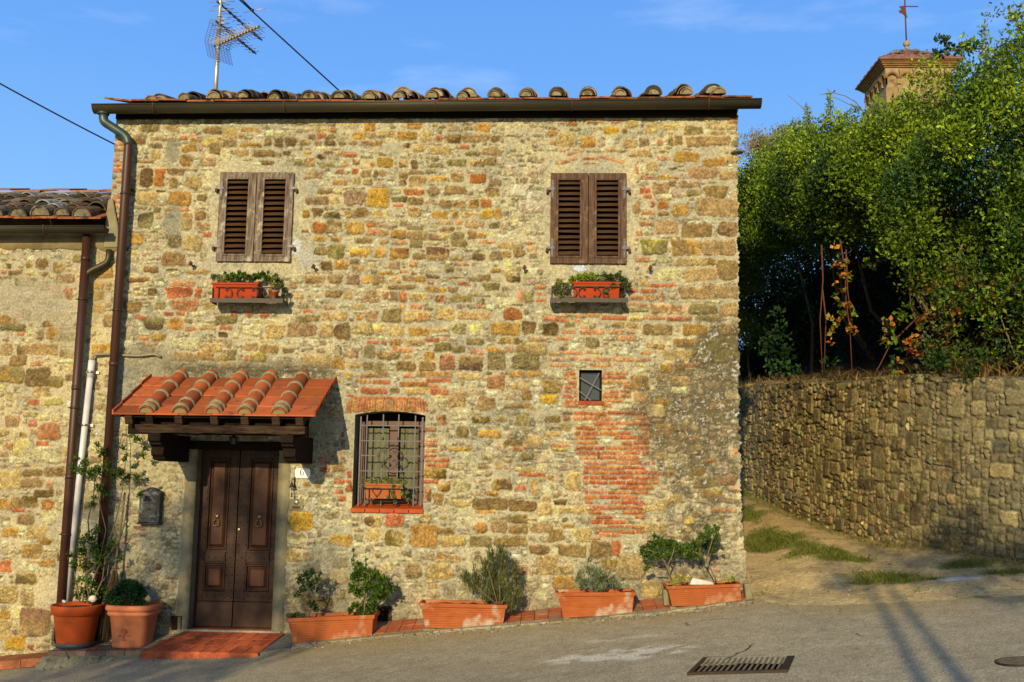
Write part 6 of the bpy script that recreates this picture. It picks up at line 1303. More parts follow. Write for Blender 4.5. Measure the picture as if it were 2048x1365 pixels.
# ------------------------------------------------------------------ flower racks under the upper windows
def rack(label, xl, xr, zs, y0, y1, scrolls):
    t = thing('flower_rack', ((xl + xr) / 2, -.14, zs - .05), label, 'flower rack', 'iron flower racks below the upstairs windows')
    b = MB(); b.box(xl, xr, y0, y0 + .006, zs - .052, zs); b.box(xl, xr, y0 + .006, y1, zs - .010, zs - .002); b.box(xl, xl + .006, y0 + .006, y1, zs - .05, zs - .0105); b.box(xr - .006, xr, y0 + .006, y1, zs - .05, zs - .0105)
    b.build('shelf', M['rackiron'], t)
    b = MB(); zr_ = zs + .135
    b.tube(smooth_path([(xl + .02, y1, zr_), (xl + .02, y0 + .02, zr_), (xr - .02, y0 + .02, zr_), (xr - .02, y1, zr_)], 4), .007, 6)
    for x in (xl + .02, xl + .09, xr - .02): b.tube([(x, y0 + .02, zs), (x, y0 + .02, zr_)], .006, 6)
    for s in (xl + .02, xr - .02): b.tube([(s, y1, zs), (s, y1, zr_ + .02)], .006, 6)
    rl = b.build('rail', M['rackiron'], t)
    for cx_, fl in scrolls:
        m = MB(); a0, a1 = (math.pi / 2, 1.5 * math.pi) if fl < 0 else (-math.pi / 2, math.pi / 2); m.tube([(x, y0 + .014, z) for x, z in scroll((cx_, zs + .066), .062, a0, a1)], .006, 6); m.build('rail_scroll', M['rackiron'], rl)
    return t
def pot_box(label, xl, xr, z0, z1, y0, y1, mt, name='window_box'):
    b = MB(); t = thing(name, ((xl + xr) / 2, (y0 + y1) / 2, z0), label, 'planter'); e = .012
    b.hexa([(xl + e, y0 + e, z0), (xr - e, y0 + e, z0), (xr - e, y1, z0), (xl + e, y1, z0)], [(xl + .004, y0 + .004, z1 - .025), (xr - .004, y0 + .004, z1 - .025), (xr - .004, y1, z1 - .025), (xl + .004, y1, z1 - .025)])
    b.box(xl - .006, xr + .006, y0 - .006, y0 + .010, z1 - .026, z1); b.box(xl - .006, xr + .006, y1 - .01, y1 + .006, z1 - .026, z1); b.box(xl - .006, xl + .01, y0 + .0105, y1 - .0105, z1 - .026, z1); b.box(xr - .01, xr + .006, y0 + .0105, y1 - .0105, z1 - .026, z1)
    b.build('box', mt, t, bevel=.003)
    s = MB(); s.box(xl + .011, xr - .011, y0 + .012, y1 - .012, z1 - .024, z1 - .012); s.build('soil', M['soil'], t); return t
yr0, yr1 = -.27, -.03
L0, L1, LZ = X_(420, 598, yr0), X_(565.5, 598, yr0), Z_(490, 597, yr0)
rack('scrolled iron flower rack below the left upstairs window', L0, L1, LZ, yr0, yr1, [(X_(452, 585, yr0), 1), (X_(483, 585, yr0), -1), (X_(505, 585, yr0), 1), (X_(537, 585, yr0), -1)])
pot_box('orange window box in the left iron flower rack', X_(423, 590, -.23), X_(515, 590, -.23), LZ, Z_(470, 565.5, -.23), -.235, -.075, M['plastic'])
b = MB(); p = Pn(547, 594, -.16); pt_ = thing('small_pot', (p[0], -.16, LZ), 'small round clay pot at the right of the left iron rack', 'flower pot'); b.lathe([(0, 0), (.040, 0), (.055, .085), (.063, .086), (.063, .112), (.052, .112), (.048, .09), (0, .085)], (p[0], -.16, LZ), 20); b.build('pot', M['terra_old'], pt_)
plant('succulent_row', 'row of green succulents in the left window box', 'plant', CL([(428, 555, 6, 60, 'grey'), (438, 556, 6, 60, 'grey'), (446, 560, 5, 50, 'yellow'), (456, 556, 6, 70), (466, 552, 7, 80), (477, 556, 6, 70), (488, 552, 7, 80), (498, 556, 6, 70), (508, 555, 6, 70), (518, 552, 7, 80), (526, 548, 5, 45), (533, 556, 6, 60), (478, 546, 4, 22), (450, 546, 3, 12), (536, 545, 3, 14)], -.16, .03, dens=1.6), 'shrub', .036, up=1.0, ratio=.45)
plant('trailing_stonecrop', 'yellowish stonecrop in the small pot of the left iron rack', 'plant', CL([(540, 560, 6, 60, 'yellow'), (548, 556, 6, 60), (556, 562, 6, 60), (562, 572, 6, 60, 'olive'), (570, 580, 5, 50, 'olive'), (568, 592, 5, 40, 'olive'), (545, 568, 5, 50, 'yellow'), (552, 550, 4, 20)], -.15, .03, dens=1.6), 'succ', .030, ratio=.5)
R0, R1, RZ = X_(1100, 597, yr0), X_(1253, 597, yr0), Z_(1180, 596, yr0)
rack('scrolled iron flower rack below the right upstairs window', R0, R1, RZ, yr0, yr1, [(X_(1143, 585, yr0), 1), (X_(1168, 585, yr0), -1), (X_(1190, 585, yr0), 1), (X_(1216, 585, yr0), -1)])
pot_box('orange window box in the right iron flower rack', X_(1146, 590, -.23), X_(1240, 590, -.23), RZ, Z_(1190, 564, -.23), -.235, -.075, M['plastic'])
plant('trailing_succulents', 'trailing succulents spilling over the right iron rack', 'plant',
      CL([(1118, 566, 8, 80), (1112, 578, 7, 70), (1124, 585, 7, 70), (1132, 572, 7, 70), (1120, 595, 4, 25), (1128, 598, 4, 20), (1145, 560, 7, 80, 'lime'), (1158, 555, 7, 80, 'lime'), (1170, 553, 7, 80, 'lime'), (1183, 552, 7, 80, 'lime'), (1195, 556, 7, 80), (1208, 555, 8, 90, 'olive'), (1222, 555, 8, 90, 'olive'), (1236, 553, 7, 80, 'olive'), (1248, 562, 8, 80, 'olive'), (1256, 572, 7, 70, 'olive'), (1212, 570, 8, 80), (1226, 572, 8, 80, 'olive'), (1240, 575, 8, 80, 'olive'), (1200, 572, 6, 50), (1212, 585, 5, 36), (1205, 560, 6, 40, 'grey'), (1225, 590, 4, 20), (1244, 592, 5, 30, 'olive'), (1240, 545, 4, 20), (1208, 546, 4, 20)], -.17, .045, dens=1.7), 'succ', .032, ratio=.5)
# barred window box
W0, W1, WZ0, WZ1 = X_(730, 990, .0), X_(808, 990, .0), Z_(770, 998, .0), Z_(770, 967.5, .0)
rk = thing('window_box_holder', ((W0 + W1) / 2, -.02, WZ0 - .03), 'thin black iron holder with a heart on the barred window', 'flower rack')
b = MB(); y = -.035; xa_, xb_ = X_(738, 985, y), X_(808, 985, y); zt_, zl_ = Z_(770, 978, y), Z_(770, 1003, y)
for x in (xa_, (xa_ + xb_) / 2 + .03, xb_): b.tube([(x, y, zt_), (x, y, zl_), (x, .07, zl_)], .005, 6)
b.tube([(X_(728, 978, y), .07, zt_), (X_(728, 978, y), y, zt_), (xb_ + .02, y, zt_), (xb_ + .02, .07, zt_)], .006, 6); b.tube([(xa_ - .005, y, zl_), (xb_ + .005, y, zl_)], .005, 6)
b.build('holder_frame', M['blackiron'], rk)
hx, hz_ = X_(753, 985, y), Z_(753, 984, y); b = MB()
for s in (-1, 1): b.tube([(hx + s * a, y - .004, hz_ + c) for a, c in ((0, .03), (.018, .045), (.042, .044), (.052, .026), (.042, .0), (.02, -.03), (-.005, -.058))], .0045, 6)
b.build('heart', M['blackiron'], rk)
pot_box('terracotta box held on the barred window', W0, W1 - .02, WZ0, WZ1, -.02, .06, M['terra'])
plant('hanging_succulent', 'green succulent trailing out of the box on the barred window', 'plant', CL([(733, 963, 4, 30), (742, 962, 4, 34), (752, 962, 4, 34), (762, 962, 4, 34), (772, 960, 5, 40), (782, 960, 5, 40), (792, 962, 5, 40), (800, 962, 4, 30), (770, 958, 5, 60), (745, 960, 5, 50), (786, 972, 4, 30), (784, 984, 4, 30), (788, 994, 4, 26), (789, 1005, 3, 22), (801, 975, 4, 30), (804, 988, 4, 26), (814, 985, 4, 26), (815, 1000, 3, 22), (808, 995, 3, 16), (725, 972, 3, 20), (728, 955, 3, 10), (776, 995, 3, 14), (810, 965, 4, 30)], -.03, .018, dens=1.5), 'succ', .028, ratio=.45, group=None)

# ------------------------------------------------------------------ pots by the left downpipes
px_, pz_ = X_(151, 1240, -.34), Z_(151, 1284, -.34) + .02
pz_ = pvf(px_) + .012
pot1 = thing('round_pot', (px_, -.31, pz_), 'big round terracotta pot on a dark saucer with a climbing plant', 'flower pot')
b = MB(); b.lathe([(0, .02), (.19, .02), (.195, .03), (.245, .355), (.248, .36), (.272, .362), (.285, .45), (.283, .463), (.26, .466), (.252, .42), (0, .42)], (px_, -.31, pz_), 44); b.build('pot', M['terra_dark'], pot1)
b = MB(); b.lathe([(0, 0), (.20, 0), (.222, .055), (.214, .056), (.20, .02), (0, .02)], (px_, -.31, pz_), 36); b.build('saucer', M['greypl'], pot1)
b = MB(); b.lathe([(0, .435), (.15, .43), (.25, .422)], (px_, -.31, pz_), 24); b.build('soil', M['soil'], pot1)
qx = X_(266, 1240, -.34); qz = pvf(qx) + .012
pot2 = thing('square_pot', (qx, -.31, qz), 'squarish salmon terracotta pot with rolled double rim and relief flower', 'flower pot')
b = MB(); b.lathe([(0, .0), (.185, .0), (.20, .014), (.203, .05), (.197, .058), (.236, .34), (.255, .352), (.266, .37), (.262, .388), (.250, .394), (.268, .402), (.287, .425), (.285, .455), (.268, .472), (.250, .466), (.24, .43), (0, .42)], (qx, -.31, qz), 56, sq=.55, a0=.12); b.build('pot', M['terra_pale'], pot2)
m = MB(); fx, fz = qx - .02, qz + .17; yy = lambda z: -.31 - (.197 + (.236 - .197) * ((z - qz) - .058) / .282) * 1.055
for a in range(7):
    an = math.pi * (a - 3) / 8; m.tube([(fx, yy(fz) , fz), (fx + .035 * math.sin(an), yy(fz + .04) - .003, fz + .04 * math.cos(an)), (fx + .05 * math.sin(an), yy(fz + .055), fz + .055 * math.cos(an))], .005, 5)
m.tube([(fx - .06, yy(fz - .03), fz - .03), (fx - .03, yy(fz - .01), fz - .015), (fx, yy(fz - .02), fz - .03), (fx + .03, yy(fz - .01), fz - .015), (fx + .07, yy(fz - .03), fz - .03)], .005, 5); m.tube([(fx, yy(fz), fz), (fx, yy(fz - .08), fz - .08)], .005, 5); m.tube([(fx - .03, yy(fz - .07), fz - .07), (fx + .03, yy(fz - .07), fz - .07)], .005, 5)
m.build('relief', M['terra_pale'], pot2)
b = MB(); b.lathe([(0, .44), (.15, .435), (.245, .425)], (qx, -.31, qz), 24); b.build('soil', M['soil'], pot2)
c0 = Pn(258, 1182, -.31); dome = []
for k in range(46):
    a = rng.uniform(0, 2 * math.pi); e = rng.uniform(.05, 1.45); dome.append((c0[0] + .175 * math.cos(a) * math.cos(e), -.31 + .16 * math.sin(a) * math.cos(e), qz + .45 + .235 * math.sin(e), .055, 150))
for px, py in ((218, 1193), (226, 1186), (214, 1203), (230, 1200), (240, 1207)): p = Pn(px, py, -.45); dome.append((p[0], p[1], p[2], .05, 130))
plant('basil_cushion', 'dense dark green rounded cushion of basil in the squarish pot', 'plant', dome, 'basil', .022, ratio=.6, shell=.5)
for lab, px, py, y, r_, mtn in (('white chunk of stone at the right rim of the round pot', 186, 1198, -.28, .045, 'whitestone'), ('small pale stone at the left of the round pot', 129, 1204, -.42, .025, 'whitestone'), ('pale stone in the right corner of the squarish pot', 297, 1198, -.30, .045, 'greystone')):
    p = Pn(px, py, y); b = MB(); b.ball(p, r_, 0, 8, (1.1, .9, .8)); props(b.build('pot_stone', M[mtn], jitter=.006), lab, 'stone')
vine = [(170, 1185, 14, 90), (190, 1190, 14, 90), (155, 1190, 10, 50), (205, 1180, 12, 60), (180, 1165, 14, 80), (160, 1160, 10, 40), (150, 1130, 12, 60), (175, 1130, 16, 110), (200, 1120, 16, 110), (165, 1105, 14, 90), (190, 1095, 16, 110), (215, 1100, 14, 90), (225, 1085, 9, 40), (240, 1118, 8, 30), (140, 1110, 8, 30), (180, 1075, 14, 80), (165, 1085, 10, 40), (195, 1060, 10, 40), (185, 1010, 8, 40), (190, 995, 6, 26), (160, 940, 12, 70), (180, 945, 14, 80), (145, 935, 8, 30), (170, 925, 10, 50), (200, 940, 14, 80), (215, 930, 12, 60), (205, 905, 12, 60), (225, 950, 12, 60), (240, 945, 10, 50), (255, 955, 9, 40), (250, 915, 8, 30), (245, 895, 8, 36), (275, 880, 10, 50), (285, 910, 8, 36), (290, 895, 6, 26), (275, 955, 9, 44), (280, 990, 7, 30), (200, 975, 10, 50), (210, 985, 8, 36), (265, 935, 6, 20), (296, 960, 4, 12), (150, 915, 5, 16), (195, 890, 7, 26), (265, 870, 7, 24)]
plant('climbing_plant', 'straggly green climber rising from the round pot over the pipes', 'climbing plant', CL(vine, -.24, .05, dens=.9), 'shrub', .040, ratio=.5, shell=.7,
      stems=[ST((165, 1205), (172, 1160), (180, 1100), (176, 1040), (186, 1000), (190, 960), (205, 930), (225, 940), (260, 950), (290, 955), y=-.26, y1=-.14), ST((175, 1205), (190, 1150), (212, 1100), (232, 1040), (245, 980), (250, 930), (254, 890), (252, 850), y=-.26, y1=-.05),
             ST((180, 1205), (170, 1150), (200, 1120), (212, 1060), (200, 1010), (192, 960), y=-.28, y1=-.18), ST((185, 1205), (205, 1160), (210, 1120), (235, 1085), (245, 1070), y=-.28, y1=-.15), ST((160, 1205), (150, 1150), (146, 1110), y=-.3, y1=-.2), ST((254, 870), (240, 866), (235, 880), y=-.06), ST((190, 1205), (200, 1170), (215, 1150), (220, 1110), y=-.24, y1=-.14)], smat=M['stem_grey'], sr=.009)
# broom
bt, bm_, bb_ = Pn(250, 985, -.08), Pn(229, 1145, -.17), Pn(212, 1278, -.24)
br = thing('broom', (bb_[0], bb_[1], bb_[2]), 'old twig broom with weathered handle leaning on the wall between the pots', 'broom')
b = MB(); b.tube([bt, tuple((np.array(bt) + bm_) / 2 + np.array([.004, 0, 0])), bm_], .013, 8); b.build('handle', M['stem_grey'], br)
b = MB()
for k in range(70):
    e = rng.normal(0, 1, 2); q0 = np.array(bm_) + np.array([e[0] * .012, e[1] * .01, rng.uniform(-.02, .06)]); q2 = np.array(bb_) + np.array([e[0] * .055 + .02, e[1] * .03, rng.uniform(-.02, .10)]); q1 = (q0 + q2) / 2 + np.array([e[0] * .02, 0, 0])
    b.tube([q0, q1, q2], .0035, 3, cap=False)
b.build('twigs', M['straw'], br)
b = MB(); m0 = np.array(bm_); 
for dx_ in (-.035, -.012, .012, .035): b.tube([m0 + np.array([dx_ * .6, -.01, .03]), m0 + np.array([dx_, -.02, -.12])], .005, 5)
b.bar(m0 + np.array([-.03, -.012, .03]), m0 + np.array([.03, -.012, .03]), .016, .014); b.build('binding', M['stem_grey'], br)

# ------------------------------------------------------------------ aerial, cables
def PZ(px, py, z): d = ray(px, py); t = (z - CAM[2]) / d[2]; return CAM + d * t
ya = 1.5; mb0 = P(434, 178, ya); zroof = evx(mb0[0]) + SL * (ya + .27)
ant = thing('tv_aerial', (mb0[0], ya, zroof), 'tall television aerial with grid reflector on the tiled roof', 'aerial')
mt0, mt1 = P(434, 160, ya), P(441, -30, ya); xm0 = .5 * (mt0[0] + mt1[0])
b = MB(); b.tube([(xm0, ya, zroof - .05), (xm0, ya, P(438, 60, ya)[2])], .030, 12); b.tube([(xm0, ya, P(438, 60, ya)[2] - .1), (xm0, ya, P(441, -60, ya)[2])], .024, 12)
for py in (35, 98, 125, 60): b.tube([(xm0, ya, P(438, py, ya)[2]), (xm0, ya, P(438, py, ya)[2] + .02)], .034, 12)
b.build('mast', M['alu'], ant)
def yagi(name, py0, ex_, ey_, nel, el0, el1, mt1_, mt2_, back=.10, rad=.006, vee=0):
    z = P(439, py0, ya)[2]; a = np.array([xm0, ya, z]); e = PZ(ex_, ey_, z); d = e - a; L_ = np.linalg.norm(d); d /= L_; s = np.cross(d, (0, 0, 1)); s /= np.linalg.norm(s)
    b = MB(); b.bar(a - d * back, e, .018, .018); bo = b.build(name, mt1_, ant)
    for k in range(nel):
        t = (k + .3) / nel * L_; l_ = el0 + (el1 - el0) * k / (nel - 1); m = MB(); c = a + d * t
        if vee:
            m.tube([c - s * l_ + np.array([0, 0, vee]), c, c + s * l_ + np.array([0, 0, vee])], rad, 4); m.tube([c - s * l_ - np.array([0, 0, vee]), c, c + s * l_ - np.array([0, 0, vee])], rad, 4); m.bar(c - d * .012, c + d * .012, .022, .03)
        else: m.tube([c - s * l_, c + s * l_], rad, 5); m.bar(c - d * .015, c + d * .015, .03, .035)
        m.build('element', mt2_, bo)
    return a, d, s, L_, bo
yagi('upper_boom', 9, 524, 81, 10, .13, .09, M['aerial_dark'], M['aerial_dark'], rad=.004)
yagi('lower_boom', 48, 512, 108, 10, .13, .09, M['aerial_dark'], M['aerial_dark'], rad=.004)
a, d, s, L_, bo = yagi('yellow_boom', 90, 519, 53, 14, .17, .12, M['aerial_dark'], M['aerial_yel'], vee=.035, rad=.004)
for sg_ in (1, -1):      # corner reflector of wire mesh
    m = MB(); o = a - d * .02; upv = np.array([0, 0, sg_ * .26]) + (-d * -.10); W_ = .20
    for k in range(10): t = k / 9; m.tube([o + upv * t - s * W_, o + upv * t + s * W_], .0026, 4)
    for k in range(9): u = -W_ + 2 * W_ * k / 8; m.tube([o + s * u, o + upv + s * u], .0026, 4)
    m.build('reflector', M['aerial_dark'], ant)
for py, l_ in ((3, .35), (20, .33), (38, .28), (46, .26), (57, .25)):
    z = P(439, py, ya)[2]; m = MB(); m.tube([(xm0 - l_ * .5, ya + .03, z), (xm0 + l_ * .55, ya + .03, z + .012)], .006, 5); m.bar((xm0, ya, z), (xm0 + .06, ya + .03, z), .03, .03); m.build('dipole', M['alu'], ant)
m = MB(); z = P(439, 18, ya)[2]; q = PZ(532, 17, z); m.tube([(xm0 + .3, ya + .1, z - .01), tuple(q)], .006, 5); m.build('long_element', M['alu'], ant)
def cable(label, p0, p1, sag, r, n=24, extra=None):
    b = MB(); p0, p1 = np.array(p0), np.array(p1); pts = [p0 + (p1 - p0) * t - np.array([0, 0, sag * 4 * t * (1 - t)]) for t in np.linspace(0, 1, n)]; b.tube(pts, r, 6)
    if extra: extra(b, pts)
    props(b.build('overhead_cable', M['cable']), label, 'cable')
cable('black overhead cable sloping down to the left corner of the stone house', P(-120, 100, -1.5), (-5.44, .35, P(240, 301, .35)[2]), .02, .009)
def spl(b, pts):
    q = P(505, 21, .2); b.ball(q, .022, 0, 8); e = P(440, -45, .0); b.tube([tuple(q), tuple(e)], .009, 6)
cable('black overhead cable crossing the sky beside the aerial down behind the roof', P(430, -45, -.1), P(694, 196, 1.2), .0, .010, extra=spl)

# ------------------------------------------------------------------ bell tower behind the hedge
D = 60.0; yT = CAM[1] + D; A = P(1760, 117, yT); s_ = .0828 * D; xE = float(A[0]); zE_ = float(A[2]); ins = .42
tw = thing('bell_tower', (xE + s_ / 2, yT + s_ / 2, 4.0), 'square stone bell tower with arched frieze and tiled cap behind the hedge', 'tower')
x0, x1, y0, y1 = xE + ins, xE + s_ - ins, yT + ins, yT + s_ - ins; zc = zE_ - .42
b = MB(); b.box(x0 + .12, x1 - .12, y0 + .12, y1 - .12, 4.0, zc - .004); b.build('wall', M['towerwall'], tw)
def frieze(origin, ux, uy, W_, n, zt, rise, name):
    b = MB(); bw = W_ / n; r = bw * .36; th = .13
    def pt(u, z, dpt): return (origin[0] + ux[0] * u + uy[0] * dpt, origin[1] + ux[1] * u + uy[1] * dpt, z)
    zs_ = zt - .36 - r; K = 10
    for i in range(n):
        c = bw * (i + .5); arc = [(c + r * math.cos(a), zs_ + r * math.sin(a)) for a in np.linspace(math.pi, 0, K)]
        top_ = [(bw * i + bw * k / (K - 1), zt) for k in range(K)]
        for k in range(K - 1):
            qs = [arc[k], arc[k + 1], top_[k + 1], top_[k]]; b.hexa([pt(*qs[0], 0), pt(*qs[1], 0), pt(*qs[2], 0), pt(*qs[3], 0)], [pt(*qs[0], th), pt(*qs[1], th), pt(*qs[2], th), pt(*qs[3], th)])
        for (a0, a1) in ((bw * i, c - r), (c + r, bw * (i + 1))):
            qs = [(a0, zs_ - .32), (a1, zs_ - .32), (a1, zs_), (a0, zs_)]; b.hexa([pt(*q, 0) for q in qs], [pt(*q, th) for q in qs])
            if a0 == bw * i and i == 0 or a1 == bw * n: pass
    b.build(name, M['towerwall'], tw)
    m = MB()
    for i in range(n):
        c = bw * (i + .5); arc = [pt(c + r * 1.0 * math.cos(a), zs_ + r * math.sin(a), -.02) for a in np.linspace(0, math.pi, 12)]; m.tube([pt(c + r * 1.18 * math.cos(a), zs_ + r * 1.18 * math.sin(a), -.005) for a in np.linspace(0, math.pi, 12)], .07, 6)
    m.build('arch_ring', M['towertrim'], tw)
frieze((x0, y0), (1, 0), (0, 1), x1 - x0, 5, zc - .02, 1, 'arched_frieze')
frieze((x0, y1), (0, -1), (1, 0), y1 - y0, 5, zc - .02, 1, 'arched_frieze')
b = MB(); b.box(x0 + .02, x1 - .02, y0 + .02, y1 - .02, zc - 2.2, zc - 1.22 - .0); b.build('string_course', M['towerwall'], tw)
b = MB()
for k in range(4):
    e = ins * (k + 1) / 4.5; z = zc + .1 * k; b.box(x0 - e, x1 + e, y0 - e, y1 + e, z, z + .099)
b.build('cornice', M['towertrim'], tw)
b = MB(); zb_ = zc + .40; ap = (xE + s_ / 2, yT + s_ / 2, float(P(1820, 101, yT + s_ / 2)[2])); n = 14
c4 = [(xE - .05, yT - .05), (xE + s_ + .05, yT - .05), (xE + s_ + .05, yT + s_ + .05), (xE - .05, yT + s_ + .05)]
for q in range(4):
    a, c = np.array(c4[q]), np.array(c4[(q + 1) % 4])
    for r_ in range(7):
        t0, t1 = r_ / 7, (r_ + 1) / 7
        for i in range(n):
            u0, u1 = i / n, (i + 1) / n; g = lambda u, t: np.append((a + (c - a) * u) * (1 - t) + np.array(ap[:2]) * t, zb_ + (ap[2] - zb_) * t)
            up = .07 if i % 2 else .02; w_ = rng.normal(0, .012); v = [g(u0, t0), g(u1, t0), g(u1, t1), g(u0, t1)]
            b.hexa([p - np.array([0, 0, .03]) for p in v], [v[0] + [0, 0, up + .05 + w_], v[1] + [0, 0, up + .05 + w_], v[2] + [0, 0, up], v[3] + [0, 0, up]])
b.build('roof', M['towerroof'], tw)
b = MB(); b.lathe([(.0, -.1), (.22, -.1), (.15, .05), (.10, .2), (.13, .24)], ap, 14); b.ball((ap[0], ap[1], ap[2] + .42), .21, 0, 16); b.build('finial', M['towerwall'], tw)
zp = ap[2] + .55; zv = float(P(1818, 13, ap[1])[2]); b = MB(); b.tube([(ap[0], ap[1], zp), (ap[0], ap[1], zv + 1.6)], .045, 6); b.bar((float(P(1803, 12, ap[1])[0]), ap[1], zv), (float(P(1836, 13, ap[1])[0]), ap[1], zv - .02), .05, .05)
va = b.build('weathervane', M['stem_red'], tw)
b = MB(); X0 = ap[0]; S = .030
b.prism([(X0 - .02, zv - .05), (X0 - .38, zv + .0), (X0 - .22, zv - .22), (X0 - .40, zv - .30), (X0 - .36, zv - .42), (X0 - .16, zv - .50), (X0 - .02, zv - .66), (X0 + .12, zv - .78)], ap[1] - .02, ap[1] + .02); b.build('vane_flag', M['stem_red'], va)
pg = None
for k, (px, py) in enumerate([(1784, 109), (1789, 107), (1794, 107), (1803, 105), (1808, 104), (1829, 104), (1836, 105), (1850, 107), (1878, 110)]):
    p = P(px, py + 1, yT + .9); 
    if pg is None:
        pg = thing('pigeon', tuple(p), 'small pigeon perched on the tiled cap of the bell tower', 'pigeon', 'pigeons on the bell tower roof')
        b = MB(); b.ball((p[0], p[1], p[2] + .13), .11, 0, 10, (1.5, .8, .9)); b.ball((p[0] + .14, p[1], p[2] + .24), .055, 0, 8); b.bar((p[0] - .12, p[1], p[2] + .10), (p[0] - .30, p[1], p[2] + .04), .10, .03); b.bar((p[0] + .18, p[1], p[2] + .235), (p[0] + .22, p[1], p[2] + .23), .02, .02); body_ = b.build('body', M['pigeon'], pg)
        b = MB(); b.tube([(p[0] + .02, p[1] - .03, p[2]), (p[0] + .02, p[1] - .03, p[2] + .06)], .01, 4); b.tube([(p[0] + .02, p[1] + .03, p[2]), (p[0] + .02, p[1] + .03, p[2] + .06)], .01, 4); lg_ = b.build('legs', M['pigeon'], pg)
        pbase = p
    else:
        r_ = pg.copy(); link(r_); r_.location = tuple(p); r_.rotation_euler = (0, 0, rng.uniform(-1, 4))
        for ch in (body_, lg_):
            c = ch.copy(); link(c); c.parent = r_; c.matrix_parent_inverse = Matrix.Translation(-Vector(pbase.tolist()))
# ------------------------------------------------------------------ overgrown hedge on the bank
HS = [1.5, 3.0, 4.4, 5.6, 7.2, 9.0, 11.0, 13.0, RS[-1] - .5]
HT = [8.1, 8.1, 8.5, 8.3, 8.0, 8.05, 8.4, 8.9, 9.6]
s_at = lambda X0, Y0: float(RS[int(np.argmin(np.hypot(RC[:, 0] - X0, RC[:, 1] - Y0)))])
sA, sB, sC, sD, sE = s_at(5.74, .62), s_at(5.0, 1.77), s_at(4.47, 3.2), s_at(4.15, 5.2), s_at(3.85, 9.1)
def htop(s): return float(np.interp(s, [0, sA, (sA + sB) / 2, sB, sC, sD, sE, RS[-1]], [7.35, 7.35, 7.95, 7.7, 7.25, 7.75, 8.75, 8.8]))
def hlow(s): return float(np.interp(s, [0, sA, sB, sC - .3, sC, sD, sE, sE + 3, sE + 6, RS[-1]], [3.4, 3.5, 3.9, 4.9, 5.6, 6.0, 6.5, 6.2, 4.8, 4.4]))
def hpt(s, o_, z): x, y = rw(s); a, c = rwn(s); return (float(x - a * o_), float(y - c * o_), z)
segs = [(.6, 2.6, 'right edge overgrown shrub with grey seed heads above the retaining wall'), (2.6, sA + .2, 'tall leafy shrub hiding the right side of the bell tower'), (sA + .2, sB + .3, 'dense shrub directly in front of the bell tower'),
        (sB + .3, sC + .5, 'bright green shrub left below the bell tower'), (sC + .5, sD + 1.6, 'green shrub above the dark hollow in the hedge'), (sD + 1.6, sE + 1.0, 'shrub nearest the right corner of the house roof'), (sE + 1.0, RS[-1] - .4, 'far shrub at the end of the lane behind the house')]
for i, (s0, s1, lab) in enumerate(segs):
    cl = []; W_ = s1 - s0; n = int(W_ * 62)
    for k in range(n):
        s = rng.uniform(s0, s1); zt_, zl_ = htop(s) + rng.normal(0, .12), hlow(s); u = rng.random() ** .85; z = zl_ + (zt_ - zl_) * u
        prof_ = np.interp(u, [0, .15, .45, .75, 1.0], [1.0, .35, .05, .45, 1.3]); o_ = prof_ + abs(rng.normal(0, .28)) + (.0 if rng.random() < .8 else .8) + .35 * math.sin(s * 2.3 + z * 1.7)
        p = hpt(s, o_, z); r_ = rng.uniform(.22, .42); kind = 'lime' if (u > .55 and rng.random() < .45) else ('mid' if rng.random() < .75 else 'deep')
        if i == 0 and u > .5 and rng.random() < .35: kind = 'olive'
        cl.append((*p, r_, 245 * (r_ / .32) ** 2, kind))
    for k in range(int(W_ * 14)):      # sprays sticking out of the top
        s = rng.uniform(s0, s1); p = hpt(s, 1.0 + rng.uniform(-.3, .6), htop(s) + .12 + abs(rng.normal(0, .16))); cl.append((*p, .13, 26, 'lime'))
    for k in range(int(W_ * 18)):      # deep inside
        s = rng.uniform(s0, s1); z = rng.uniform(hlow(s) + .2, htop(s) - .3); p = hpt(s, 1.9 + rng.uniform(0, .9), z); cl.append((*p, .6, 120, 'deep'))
    if i <= 2:
        for k in range(int(W_ * 60)):      # low growth spilling to the wall top
            s = rng.uniform(s0, s1); z = float(rtop(s)) + rng.uniform(.05, 1.3); cl.append((*hpt(s, rng.uniform(.0, .9), z), rng.uniform(.12, .25), 46, ['mid', 'olive', 'deep', 'rust'][rng.integers(4)]))
    base = hpt((s0 + s1) / 2, 1.3, float(rtop((s0 + s1) / 2)) + .1)
    st = []
    for k in range(3):
        s = rng.uniform(s0 + .1, s1 - .1); b0 = hpt(s, 1.6 + rng.uniform(0, 1.2), float(rtop(s)) + .1); st.append([b0, hpt(s + rng.normal(0, .15), 1.6, b0[2] + 1.2), hpt(s + rng.normal(0, .3), 1.2, b0[2] + 2.6)])
    plant('overgrown_shrub', lab, 'shrub', cl, 'mid', .062, stems=st, sr=.045, base=base, group='shrubs on the bank above the retaining wall', ratio=.55, shell=.4, vary=.4)
